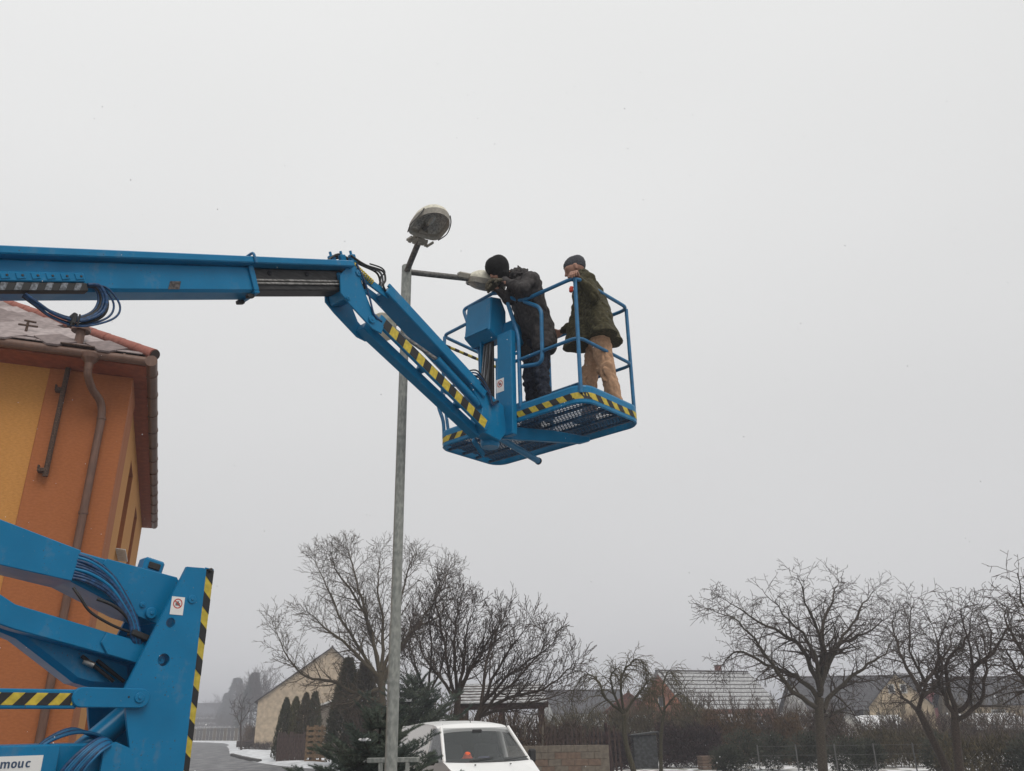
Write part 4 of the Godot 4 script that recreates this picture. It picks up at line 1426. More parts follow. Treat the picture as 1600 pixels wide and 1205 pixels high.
func shift(prims: Array, by: Vector3) -> Array:
	var o: Array = []
	for p in prims:
		var q: Array = p.duplicate()
		q[0] = p[0] - by
		q[1] = p[1] - by
		o.append(q)
	return o

func join(target: MB, other: MB) -> void:
	target.v.append_array(other.v)
	target.n.append_array(other.n)

func people() -> void:
	var turn := deg_to_rad(LIFT_TURN)
	var rot := Basis(Vector3.UP, turn)
	var fl := 4.60
	var V := func(u: float, y: float, w: float) -> Vector3: return Vector3(u, y, w)
	# ---------- the man in the green coat, his left hand on the rail
	var b2 := Vector3(0.60, fl, 0.78)
	var P2 := thing("person", "person in dark green coat, grey beanie and tan trousers, hand on the basket rail", "person", LIFT_AT + rot * b2, turn)
	var hc := Vector3(0.375, 6.235, 0.69)
	var hf := Vector3(-0.62, -0.28, -0.74).normalized()
	var hu := Vector3(-0.12, 1.0, -0.14)
	var neck := Vector3(0.43, 6.10, 0.735); var chest := Vector3(0.47, 5.90, 0.76); var pel := Vector3(0.56, 5.46, 0.80)
	var shl := Vector3(0.32, 6.00, 0.88); var shr := Vector3(0.62, 6.00, 0.63)
	var ell := Vector3(0.27, 5.77, 0.985); var hal := Vector3(0.065, 5.905, 0.945)
	var elr := Vector3(0.64, 5.76, 0.50); var har := Vector3(0.57, 5.70, 0.31)
	var hil := Vector3(0.50, 5.44, 0.86); var hir := Vector3(0.63, 5.44, 0.75)
	var knl := Vector3(0.50, 5.05, 0.925); var knr := Vector3(0.62, 5.06, 0.61)
	var anl := Vector3(0.62, fl + 0.09, 0.93); var anr := Vector3(0.66, fl + 0.09, 0.56)
	var body := MB.new()
	var core: Array = [[neck, chest, 0.055, 0.10], [chest, pel, 0.085, 0.085], [shl, shr, 0.045, 0.045],
		[shl, ell, 0.034, 0.030], [ell, hal, 0.030, 0.024], [shr, elr, 0.034, 0.030], [elr, har, 0.030, 0.024],
		[hil, knl, 0.055, 0.04], [knl, anl, 0.038, 0.030], [hir, knr, 0.055, 0.04], [knr, anr, 0.038, 0.030], [hc - hu * 0.06, neck, 0.052, 0.056]]
	body = sdf(shift(core, b2), 0.014, 0.03)
	join(body, sdf(shift(head_prims(hc, hf, hu) + [[hc - Vector3(0, 0.05, 0), neck, 0.05, 0.052]], b2), 0.006, 0.018))
	var hd := (Vector3(0.005, 5.90, 0.965) - hal)
	join(body, sdf(shift(hand_prims(hal + Vector3(0.0, 0.015, 0), Vector3(-0.9, 0.05, 0.30), Vector3(0.0, -1, 0.0), -1.0, 0.85), b2), 0.004, 0.006))
	join(body, sdf(shift(hand_prims(har, Vector3(-0.25, -0.4, -0.8), Vector3(-0.6, 0, 0.4), 1.0, 0.5), b2), 0.004, 0.006))
	var bd := part(P2, "body", body, "skin")
	eyes(bd, hc - b2, hf, hu)
	var coat: Array = [[chest + Vector3(0, 0.04, 0), Vector3(0.53, 5.62, 0.79), 0.155, 0.175], [Vector3(0.45, 5.95, 0.84), Vector3(0.45, 5.62, 0.90), 0.11, 0.15], [Vector3(0.52, 5.95, 0.68), Vector3(0.56, 5.62, 0.66), 0.11, 0.15],
		[shl, shr, 0.085, 0.085], [Vector3(0.43, 5.55, 0.93), Vector3(0.43, 5.36, 0.98), 0.12, 0.135], [Vector3(0.56, 5.55, 0.64), Vector3(0.54, 5.40, 0.61), 0.11, 0.12], [Vector3(0.56, 5.55, 0.84), Vector3(0.62, 5.36, 0.90), 0.15, 0.15], [Vector3(0.45, 5.55, 0.74), Vector3(0.44, 5.36, 0.70), 0.13, 0.14], [Vector3(0.47, 5.80, 0.66), Vector3(0.46, 5.38, 0.55), 0.09, 0.11],
		[neck + Vector3(0, 0.02, 0), chest, 0.075, 0.13], [neck + Vector3(0.05, 0.015, 0.03), neck + Vector3(0.07, -0.03, 0.04), 0.07, 0.075],
		[shl, ell, 0.082, 0.070], [ell, hal + Vector3(0.035, -0.005, 0), 0.066, 0.048], [shr, elr, 0.082, 0.068], [elr, har + Vector3(0.01, 0.01, 0.035), 0.064, 0.047]]
	part(P2, "coat", sdf(shift(coat, b2), 0.010, 0.05, 0.011, 6.0, 5.385 - b2.y, 99.0, 4), "olive_cloth")
	part(P2, "trousers", sdf(shift([[hil, knl, 0.115, 0.088], [knl, anl, 0.086, 0.078], [hir, knr, 0.115, 0.088], [knr, anr, 0.086, 0.078], [hil, hir, 0.12, 0.12], [pel, pel + Vector3(0, 0.1, 0), 0.13, 0.13]], b2), 0.010, 0.03, 0.012, 8.5, 0.045, 99.0, 8), "tan_cloth")
	for q in [[anl, -0.03], [anr, -0.03]]:
		var a: Vector3 = q[0]
		part(P2, "boot", sdf(shift([[a + Vector3(0, 0.04, 0), a + Vector3(0, -0.045, 0), 0.055, 0.05], [a + Vector3(0.02, -0.05, 0.02), a + Vector3(-0.10, -0.055, -0.10), 0.042, 0.036]], b2), 0.008, 0.02, 0.0, 1.0, 0.002), "boot")
	part(P2, "beanie", sdf(shift([[hc + hu * 0.045 - hf * 0.03, hc + hu * 0.048 + hf * 0.025, 0.098, 0.088], [hc + hu * 0.075 - hf * 0.045, hc + hu * 0.085, 0.085, 0.075]], b2), 0.006, 0.02, 0.004, 40.0, hc.y + 0.012 - b2.y), "grey_knit")
	part(P2, "scarf_end", sdf(shift([[neck + Vector3(-0.11, -0.10, -0.06), neck + Vector3(-0.115, -0.135, -0.065), 0.022, 0.024]], b2), 0.006, 0.01, 0.006, 30.0), "red_cloth")
	part(P2, "hood", sdf(shift([[hc + Vector3(0.05, -0.07, 0.06), hc + Vector3(0.08, -0.11, 0.05), 0.075, 0.085], [hc + Vector3(0.0, -0.11, 0.07), hc + Vector3(0.09, -0.10, -0.02), 0.05, 0.06]], b2), 0.008, 0.03, 0.010, 16.0), "olive_cloth")
	# ---------- the man in the black beanie, bent over the lamp head
	var b1 := Vector3(0.34, fl, 0.17)
	var P1 := thing("person", "person in dark jacket and black beanie bending over the lower lamp head", "person", LIFT_AT + rot * b1, turn)
	hc = Vector3(-0.165, 6.265, 0.075)
	hf = Vector3(-0.62, -0.62, -0.48).normalized()
	hu = Vector3(-0.55, 0.80, -0.30)
	neck = Vector3(-0.03, 6.19, 0.155); chest = Vector3(0.10, 5.99, 0.24); pel = Vector3(0.29, 5.52, 0.20)
	shl = Vector3(0.00, 6.07, 0.40); shr = Vector3(0.10, 6.10, 0.07)
	ell = Vector3(-0.10, 5.94, 0.37); hal = Vector3(-0.20, 6.08, 0.15)
	elr = Vector3(0.02, 5.99, 0.06); har = Vector3(-0.17, 6.07, 0.03)
	hil = Vector3(0.27, 5.50, 0.29); hir = Vector3(0.32, 5.50, 0.11)
	knl = Vector3(0.24, 5.07, 0.29); knr = Vector3(0.28, 5.07, 0.12)
	anl = Vector3(0.32, fl + 0.09, 0.30); anr = Vector3(0.40, fl + 0.09, 0.06)
	core = [[neck, chest, 0.055, 0.10], [chest, pel, 0.085, 0.085], [shl, shr, 0.045, 0.045],
		[shl, ell, 0.034, 0.030], [ell, hal, 0.030, 0.024], [shr, elr, 0.034, 0.030], [elr, har, 0.030, 0.024],
		[hil, knl, 0.055, 0.04], [knl, anl, 0.038, 0.030], [hir, knr, 0.055, 0.04], [knr, anr, 0.038, 0.030], [hc - hu * 0.06, neck, 0.052, 0.056]]
	body = sdf(shift(core, b1), 0.014, 0.03)
	join(body, sdf(shift(head_prims(hc, hf, hu) + [[hc - hu * 0.05, neck, 0.05, 0.052]], b1), 0.006, 0.018))
	bd = part(P1, "body", body, "skin")
	eyes(bd, hc - b1, hf, hu)
	var gl := sdf(shift(hand_prims(hal, Vector3(-0.7, -0.05, -0.6), Vector3(-0.4, -0.5, -0.5), 1.0, 0.55, 0.006), b1), 0.004, 0.008)
	part(P1, "glove", gl, "olive_glove")
	gl = sdf(shift(hand_prims(har, Vector3(-0.9, -0.2, 0.1), Vector3(0.1, -0.8, 0.4), -1.0, 0.55, 0.006), b1), 0.004, 0.008)
	part(P1, "glove", gl, "olive_glove")
	coat = [[chest + Vector3(0.02, 0.03, 0), Vector3(0.25, 5.66, 0.22), 0.155, 0.155], [shl + Vector3(0.05, -0.05, -0.03), Vector3(0.24, 5.62, 0.31), 0.11, 0.12], [shr + Vector3(0.04, -0.05, 0.02), Vector3(0.30, 5.62, 0.12), 0.11, 0.12],
		[shl, shr, 0.09, 0.09], [Vector3(0.25, 5.64, 0.31), Vector3(0.26, 5.42, 0.34), 0.13, 0.135], [Vector3(0.30, 5.64, 0.12), Vector3(0.31, 5.42, 0.10), 0.12, 0.125],
		[neck + Vector3(0.02, 0.0, 0.0), chest, 0.085, 0.14], [neck + Vector3(0.07, 0.04, 0.05), Vector3(0.14, 6.10, 0.22), 0.075, 0.10],
		[shl, ell, 0.085, 0.072], [ell, hal + Vector3(0.03, 0, 0.02), 0.068, 0.050], [shr, elr, 0.082, 0.068], [elr, har + Vector3(0.035, 0.0, -0.01), 0.064, 0.048]]
	part(P1, "jacket", sdf(shift(coat, b1), 0.010, 0.045, 0.013, 6.0, 5.35 - b1.y, 99.0, 11), "charcoal_cloth")
	part(P1, "hood", sdf(shift([[neck + Vector3(0.09, 0.05, 0.10), neck + Vector3(0.08, 0.06, -0.04), 0.055, 0.06], [neck + Vector3(0.02, 0.04, 0.08), neck + Vector3(0.02, 0.04, -0.06), 0.062, 0.06], [neck + Vector3(-0.02, 0.0, 0.06), neck + Vector3(0.0, 0.0, -0.05), 0.065, 0.065]], b1), 0.008, 0.03, 0.014, 16.0), "charcoal_cloth")
	part(P1, "jeans", sdf(shift([[hil, knl, 0.105, 0.082], [knl, anl, 0.080, 0.075], [hir, knr, 0.105, 0.082], [knr, anr, 0.080, 0.075], [hil, hir, 0.115, 0.115]], b1), 0.012, 0.03, 0.014, 8.0, 0.045, 99.0, 9), "denim_dark")
	for q in [anl, anr]:
		var a: Vector3 = q
		part(P1, "boot", sdf(shift([[a + Vector3(0, 0.04, 0), a + Vector3(0, -0.045, 0), 0.055, 0.05], [a + Vector3(0.02, -0.05, 0.0), a + Vector3(-0.14, -0.055, -0.03), 0.042, 0.036]], b1), 0.008, 0.02, 0.0, 1.0, 0.002), "boot")
	part(P1, "beanie", sdf(shift([[hc + hu * 0.02 - hf * 0.035, hc + hu * 0.045 + hf * 0.022, 0.108, 0.096], [hc + hu * 0.05 - hf * 0.05, hc + hu * 0.06, 0.095, 0.09], [hc - hu * 0.02 - hf * 0.01, hc - hu * 0.07 + hf * 0.0, 0.100, 0.090], [hc + hu * 0.02 + hf * 0.04, hc + hf * 0.035, 0.078, 0.07]], b1), 0.006, 0.02, 0.004, 40.0), "black_knit")
# ------------------------------------------------------------------ ground, road
func setting() -> void:
	# one sheet of snowy garden ground to the horizon, gently uneven
	var gn := FastNoiseLite.new()
	gn.seed = 31
	gn.frequency = 0.05
	var mb := MB.new()
	var xs := PackedFloat32Array(); var zs := PackedFloat32Array()
	for i in range(-24, 25):
		xs.append(sign(i) * pow(abs(i) / 24.0, 1.8) * 700.0)
	for i in range(-8, 41):
		zs.append(sign(i) * -pow(abs(i) / 40.0, 1.8) * 900.0)
	var hgt := func(x: float, z: float) -> float:
		var far_: float = clamp((-z - 95.0) / 400.0, 0.0, 1.0)
		return gn.get_noise_2d(x, z) * 0.02 + far_ * far_ * 6.0
	for i in xs.size() - 1:
		for j in zs.size() - 1:
			var a := Vector3(xs[i], hgt.call(xs[i], zs[j]), zs[j]); var b := Vector3(xs[i + 1], hgt.call(xs[i + 1], zs[j]), zs[j])
			var c := Vector3(xs[i + 1], hgt.call(xs[i + 1], zs[j + 1]), zs[j + 1]); var d := Vector3(xs[i], hgt.call(xs[i], zs[j + 1]), zs[j + 1])
			mb.tri(a, b, c)
			mb.tri(a, c, d)
	structure("ground", mb, "garden_ground")
	# road: comes in under the lift and bends away to the left
	var right_edge := spline([Vector3(6.5, 0, 12), Vector3(3.0, 0, -12), Vector3(-1.5, 0, -25), Vector3(-5.6, 0, -34.5), Vector3(-7.75, 0, -38.5), Vector3(-9.66, 0, -41), Vector3(-12.2, 0, -45), Vector3(-16.1, 0, -53), Vector3(-20.5, 0, -64), Vector3(-28, 0, -86), Vector3(-38, 0, -112), Vector3(-60, 0, -140)], 6)
	var left_edge := spline([Vector3(-3.5, 0, 12), Vector3(-4.8, 0, -12), Vector3(-9.5, 0, -25), Vector3(-13.5, 0, -35), Vector3(-15.8, 0, -40), Vector3(-17.5, 0, -43.5), Vector3(-19.8, 0, -48.5), Vector3(-24, 0, -57), Vector3(-29.5, 0, -70), Vector3(-36.5, 0, -90), Vector3(-45.5, 0, -112), Vector3(-66, 0, -134)], 6)
	mb = MB.new()
	var vb := MB.new()
	for i in right_edge.size() - 1:
		var y := Vector3(0, 0.045, 0)
		mb.quad(left_edge[i] + y, right_edge[i] + y, right_edge[i + 1] + y, left_edge[i + 1] + y)
	structure("road", mb, "asphalt")
	# banked snow along the right edge
	var n2 := FastNoiseLite.new()
	n2.seed = 9
	n2.frequency = 0.25
	for i in range(14, right_edge.size() - 1):
		for q in 2:
			pass
		var prof := func(p: Vector3, idx: int) -> Array:
			var t := (right_edge[min(idx + 1, right_edge.size() - 1)] - right_edge[max(idx - 1, 0)]).normalized()
			var o := Vector3(-t.z, 0, t.x)
			var w := 1.0 + 0.35 * n2.get_noise_1d(idx * 3.0)
			return [p - o * 0.35 * w + Vector3(0, 0.05, 0), p + o * 0.15 + Vector3(0, 0.16 * w, 0), p + o * 1.0 + Vector3(0, 0.20 * w, 0), p + o * 2.8 * w + Vector3(0, 0.12, 0), p + o * 5.2 * w + Vector3(0, 0.03, 0)]
		var a: Array = prof.call(right_edge[i], i); var b: Array = prof.call(right_edge[i + 1], i + 1)
		for k in 4:
			vb.quad(a[k], a[k + 1], b[k + 1], b[k])
	structure("snow_bank", vb, "snow")
	vb = MB.new()
	for i in range(14, left_edge.size() - 1):
		var t := (left_edge[i + 1] - left_edge[i]).normalized()
		var o := Vector3(t.z, 0, -t.x)
		var y := Vector3(0, 0.06, 0)
		var t2 := (left_edge[min(i + 2, left_edge.size() - 1)] - left_edge[i]).normalized()
		var o2 := Vector3(t2.z, 0, -t2.x)
		vb.quad(left_edge[i] - o * 0.3 + y, left_edge[i + 1] - o2 * 0.3 + y, left_edge[i + 1] + o2 * 3.0 + y * 3.0, left_edge[i] + o * 3.0 + y * 3.0)
	structure("roadside", vb, "snow")
	# dark kerb stones showing through the snow
	for q in [[-19.3, -59.6, -17.3, -55.0], [-17.2, -54.7, -15.6, -51.3], [-15.5, -51.0, -14.0, -48.0], [-7.6, -38.0, -6.3, -36.0], [-6.2, -35.8, -4.9, -33.8]]:
		mb = MB.new()
		mb.bar(Vector3(q[0], 0.10, q[1]), Vector3(q[2], 0.10, q[3]), 0.20, 0.22, Vector3.UP, 0.03)
		var o := part(self, numbered("kerb"), mb, "kerb_stone")
		o.set_meta("kind", "structure")

# ------------------------------------------------------------------ orange house
func orange_house() -> void:
	var H := thing("orange_house", "orange and yellow rendered house with hipped slate roof and brown gutters", "house", Vector3(-4.996, 0, -10.323), deg_to_rad(22.4))
	var mb := MB.new()
	mb.box(Vector3(-5.18, 3.235, -0.665), Vector3(7.64, 6.47, 0.35), Basis(), 0.0)
	part(H, "wall", mb, "render_yellow")
	mb = MB.new()
	mb.box(Vector3(-0.83, 3.235, -0.63), Vector3(1.06, 6.47, 0.36), Basis(), 0.012)
	part(H, "corner_pilaster", mb, "render_orange")
	mb = MB.new()
	mb.box(Vector3(-0.49, 3.235, -1.16), Vector3(0.38, 6.47, 0.70), Basis(), 0.012)
	part(H, "corner_pilaster", mb, "render_orange")
	# side wall in pieces round its windows
	var wins := [[-3.25, -4.25, 4.55, 6.05], [-6.6, -7.6, 4.55, 6.05], [-3.25, -4.25, 1.30, 2.85], [-6.6, -7.6, 1.30, 2.85]]
	mb = MB.new()
	var zc := [-1.51, -3.25, -4.25, -6.6, -7.6, -10.4]
	for k in [0, 2, 4]:
		mb.box(Vector3(-0.52, 3.235, (zc[k] + zc[k + 1]) * 0.5), Vector3(0.36, 6.47, zc[k] - zc[k + 1]), Basis(), 0.0)
	for k in [1, 3]:
		for yr in [[0.0, 1.30], [2.85, 4.55], [6.05, 6.47]]:
			mb.box(Vector3(-0.52, (yr[0] + yr[1]) * 0.5, (zc[k] + zc[k + 1]) * 0.5), Vector3(0.356, yr[1] - yr[0], zc[k] - zc[k + 1] + 0.004), Basis(), 0.0)
	part(H, "side_wall", mb, "render_yellow")
	for w in wins:
		var c := Vector3(-0.62, (w[2] + w[3]) * 0.5, (w[0] + w[1]) * 0.5)
		mb = MB.new()
		mb.box(c, Vector3(0.02, w[3] - w[2], w[0] - w[1]), Basis(), 0.0)
		var wn := part(H, "window", mb, "window_glass")
		# painted reveals
		mb = MB.new()
		mb.box(Vector3(-0.485, c.y, w[1] + 0.008), Vector3(0.30, w[3] - w[2], 0.012), Basis(), 0.0)
		mb.box(Vector3(-0.485, w[3] - 0.008, c.z), Vector3(0.30, 0.012, w[0] - w[1] - 0.03), Basis(), 0.0)
		mb.box(Vector3(-0.485, c.y, w[0] - 0.008), Vector3(0.30, w[3] - w[2], 0.012), Basis(), 0.0)
		part(wn, "reveal", mb, "render_orange")
		mb = MB.new()
		for zz in [w[0] - 0.05, c.z, w[1] + 0.05]:
			mb.box(Vector3(-0.60, c.y, zz), Vector3(0.05, w[3] - w[2] - 0.03, 0.07), Basis(), 0.004)
		mb.box(Vector3(-0.60, w[3] - 0.05, c.z), Vector3(0.046, 0.07, w[0] - w[1] - 0.05), Basis(), 0.004)
		mb.box(Vector3(-0.60, w[2] + 0.05, c.z), Vector3(0.046, 0.07, w[0] - w[1] - 0.05), Basis(), 0.004)
		part(wn, "frame", mb, "wood_brown")
		mb = MB.new()
		mb.box(Vector3(-0.36, w[2] - 0.012, c.z), Vector3(0.34, 0.02, w[0] - w[1] + 0.08), Basis(Vector3.BACK, -0.08), 0.004)
		part(wn, "sill", mb, "white_metal")
	# closing walls out of sight
	mb = MB.new()
	mb.box(Vector3(-4.9, 3.235, -10.56), Vector3(8.4, 6.47, 0.30), Basis(), 0.0)
	mb.box(Vector3(-8.84, 3.235, -5.6), Vector3(0.32, 6.47, 9.5), Basis(), 0.0)
	part(H, "back_wall", mb, "render_yellow")
	# eaves
	mb = MB.new()
	mb.box(Vector3(-4.61, 6.485, -0.44), Vector3(8.98, 0.03, 0.88), Basis(), 0.004)
	mb.box(Vector3(-0.42, 6.485, -5.75), Vector3(0.60, 0.03, 9.72), Basis(), 0.004)
	mb.box(Vector3(-4.61, 6.565, -0.02), Vector3(8.98, 0.13, 0.03), Basis(), 0.004)
	mb.box(Vector3(-0.14, 6.565, -5.35), Vector3(0.03, 0.13, 10.62), Basis(), 0.004)
	part(H, "soffit", mb, "soffit_brown")
	# roof body: two sloped slabs meeting at the hip
	var tp := tan(deg_to_rad(33.0))
	var e := Vector3(-0.07, 6.63, 0.05)
	var top := Vector3(-5.07, 6.63 + 5.0 * tp, -4.95)
	mb = MB.new()
	var topl := Vector3(-9.1, top.y, -4.95)
	mb.quad(Vector3(-9.1, 6.63, 0.05), e, top, topl)
	var topb := Vector3(-5.07, top.y, -5.9)
	mb.quad(e, Vector3(-0.07, 6.63, -10.9), topb, top)
	mb.quad(Vector3(-0.07, 6.62, -10.9), Vector3(-9.1, 6.62, -10.9), topl, topb)
	mb.quad(Vector3(-9.1, 6.62, -10.9), Vector3(-9.1, 6.62, 0.05), e, Vector3(-0.07, 6.62, -10.9))
	var roof := part(H, "roof", mb, "roof_under")
	# slates on the front slope, diamond pattern, each a thin piece
	var cs := cos(deg_to_rad(33.0)); var sn := sin(deg_to_rad(33.0))
	var sb := Basis(Vector3.RIGHT, Vector3(0, sn, -cs), Vector3(0, cs, sn))
	var r2 := RandomNumberGenerator.new()
	r2.seed = 12
	var meshes: Array[ArrayMesh] = []
	for k in 3:
		var t := MB.new()
		var h := 0.272
		t.prism(pv([[-h * 0.25, -h], [h * 0.25, -h], [h, 0], [0, h], [-h, 0]]), 0.0, 0.028, Transform3D(Basis(Vector3.RIGHT, 0.075 + 0.014 * k), Vector3.ZERO), 0.0015)
		meshes.append(t.mesh())
	var row := 0
	var s := 0.16
	var count := 0
	while s < 4.2:
		var x := -0.06 - (0.31 if row % 2 else 0.0)
		while x > -4.6:
			if -x > s * cs + 0.16 and count < 300:
				var mi := MeshInstance3D.new()
				mi.name = "slate"
				mi.mesh = meshes[r2.randi() % 3]
				mi.material_override = M["slate_%d" % (r2.randi() % 4)]
				roof.add_child(mi, true)
				mi.transform = Transform3D(sb * Basis(Vector3.BACK, r2.randf_range(-0.02, 0.02)), Vector3(x, 6.63, 0.05) + sb * Vector3(0, s, 0.014))
				count += 1
			x -= 0.62
		s += 0.31
		row += 1
	# starter course and hip tiles
	mb = MB.new()
	for k in 14:
		mb.box(Vector3(-0.36 - 0.33 * k, 6.63, 0.05) + sb * Vector3(0, 0.045, 0.012), Vector3(0.32, 0.14, 0.012), sb, 0.002)
	var st := part(roof, "starter_course", mb, "slate_1")
	st.set_meta("kind", "stuff")
	var hd := (top - e).normalized()
	for k in 18:
		mb = MB.new()
		var a := e + hd * (0.36 * k - 0.04) + Vector3(0, 0.03, 0)
		mb.tube(p3([a, a + hd * 0.38]), [0.084, 0.079], 12)
		part(roof, "hip_tile", mb, "ridge_red")
	mb = MB.new()
	disc(e - hd * 0.055 + Vector3(0, 0.03, 0), -hd, 0.075, 0.008, mb, 14)
	part(roof, "end_cap", mb, "roof_under")
	# snow guard hook
	mb = MB.new()
	var sg := Vector3(-1.72, 6.63, 0.05) + sb * Vector3(0, 0.42, 0.03)
	mb.bar(sg, sg + Vector3(0, 0.17, 0), 0.03, 0.03, Vector3.RIGHT)
	mb.bar(sg + Vector3(-0.11, 0.10, 0), sg + Vector3(0.13, 0.10, 0), 0.025, 0.02)
	mb.bar(sg + Vector3(-0.05, 0.17, 0), sg + Vector3(0.10, 0.16, 0), 0.025, 0.02)
	part(roof, "snow_guard", mb, "rust_brown")
	# vent pipe with cap
	mb = MB.new()
	mb.lathe(pv([[0.075, 6.58], [0.075, 6.66], [0.058, 6.68], [0.058, 6.93]]), Transform3D(Basis(), Vector3(-1.03, 0, -0.10)), 16)
	var vent := part(roof, "vent_pipe", mb, "copper_brown")
	mb = MB.new()
	mb.lathe(pv([[0.05, 6.93], [0.125, 6.92], [0.12, 6.97], [0.07, 7.02], [0, 7.04]]), Transform3D(Basis(), Vector3(-1.03, 0, -0.10)), 16)
	part(vent, "cap", mb, "copper_brown")
	# gutters with brackets
	mb = MB.new()
	mb.tube(p3([Vector3(-9.1, 6.545, 0.06), Vector3(-0.02, 6.535, 0.06)]), 0.062, 14)
	var gf := part(H, "gutter", mb, "copper_brown")
	mb = MB.new()
	mb.tube(p3([Vector3(-0.07, 6.53, 0.12), Vector3(-0.07, 6.54, -10.6)]), 0.082, 14)
	var gs := part(H, "gutter", mb, "copper_brown")
	for k in 12:
		mb = MB.new()
		var z := -0.35 - 0.86 * k
		mb.tube(p3([Vector3(-0.07, 6.53, z - 0.016), Vector3(-0.07, 6.53, z + 0.016)]), 0.091, 14)
		part(gs, "bracket", mb, "copper_brown")
	for k in 9:
		mb = MB.new()
		var x := -0.42 - 0.95 * k
		mb.tube(p3([Vector3(x - 0.014, 6.54, 0.06), Vector3(x + 0.014, 6.54, 0.06)]), 0.068, 14)
		part(gf, "bracket", mb, "copper_brown")
	mb = MB.new()
	mb.box(Vector3(-1.0, 6.615, 0.09), Vector3(0.42, 0.02, 0.10), Basis(), 0.004)
	part(gf, "gutter_board", mb, "rust_brown")
	# downpipe with hopper and offset bend
	mb = MB.new()
	mb.tube(spline([Vector3(-0.83, 6.36, 0.04), Vector3(-0.82, 6.24, 0.02), Vector3(-0.76, 6.12, -0.15), Vector3(-0.66, 6.02, -0.30), Vector3(-0.615, 5.90, -0.365), Vector3(-0.60, 5.70, -0.37), Vector3(-0.60, 5.5, -0.37)], 5), 0.052, 14)
	mb.tube(p3([Vector3(-0.60, 5.5, -0.37), Vector3(-0.60, 0.05, -0.37)]), 0.0515, 14)
	var dp := part(H, "downpipe", mb, "copper_brown")
	mb = MB.new()
	mb.lathe(pv([[0.05, 6.30], [0.056, 6.40], [0.11, 6.47], [0.12, 6.53], [0, 6.53]]), Transform3D(Basis(), Vector3(-0.83, 0, 0.05)), 14)
	part(dp, "hopper", mb, "copper_brown")
	for y in [5.78, 4.45, 2.9, 1.2]:
		mb = MB.new()
		mb.tube(p3([Vector3(-0.60, y - 0.016, -0.37), Vector3(-0.60, y + 0.016, -0.37)]), 0.060, 14)
		mb.box(Vector3(-0.60, y, -0.43), Vector3(0.03, 0.02, 0.06), Basis(), 0.0)
		part(dp, "clamp", mb, "copper_brown")
	# short old pipe on brackets
	mb = MB.new()
	mb.tube(p3([Vector3(-1.13, 6.46, -0.37), Vector3(-1.13, 4.90, -0.37)]), 0.034, 12)
	var sp := part(H, "old_pipe", mb, "rust_brown")
	for y in [6.13, 4.98]:
		mb = MB.new()
		mb.box(Vector3(-1.17, y, -0.39), Vector3(0.13, 0.05, 0.11), Basis(), 0.006)
		mb.box(Vector3(-1.225, y + 0.035, -0.36), Vector3(0.025, 0.05, 0.06), Basis(), 0.004)
		mb.box(Vector3(-1.20, y - 0.02, -0.33), Vector3(0.05, 0.025, 0.03), Basis(), 0.004)
		part(sp, "bracket", mb, "rust_brown")
# ------------------------------------------------------------------ van: x forward, y up, z to its right side
func van_hw(y: float) -> float:
	if y < 1.05:
		return 0.90 - 0.04 * pow(max(0.0, (0.5 - y) / 0.4), 2.0)
	return 0.90 - 0.20 * pow((y - 1.05) / 0.80, 1.25)

func van_patch(pts: Array, mb: MB, off := 0.0, sub := 8, bow := 0.0) -> void:
	# quad patch across the van: pts = [x_low, y_low, x_high, y_high, narrowing]
	for i in sub:
		for j in 4:
			var f := func(a: float, t: float) -> Vector3:
				var x: float = lerp(pts[0], pts[2], t); var y: float = lerp(pts[1], pts[3], t)
				var h: float = van_hw(y) - pts[4]
				var dir := Vector3(pts[3] - pts[1], -(pts[2] - pts[0]), 0).normalized()
				return Vector3(x - bow * a * a, y, a * h) + dir * off
			var a0 := -1.0 + 2.0 * i / sub; var a1 := -1.0 + 2.0 * (i + 1) / sub
			var t0 := j / 4.0; var t1 := (j + 1) / 4.0
			mb.quad(f.call(a0, t0), f.call(a0, t1), f.call(a1, t1), f.call(a1, t0))

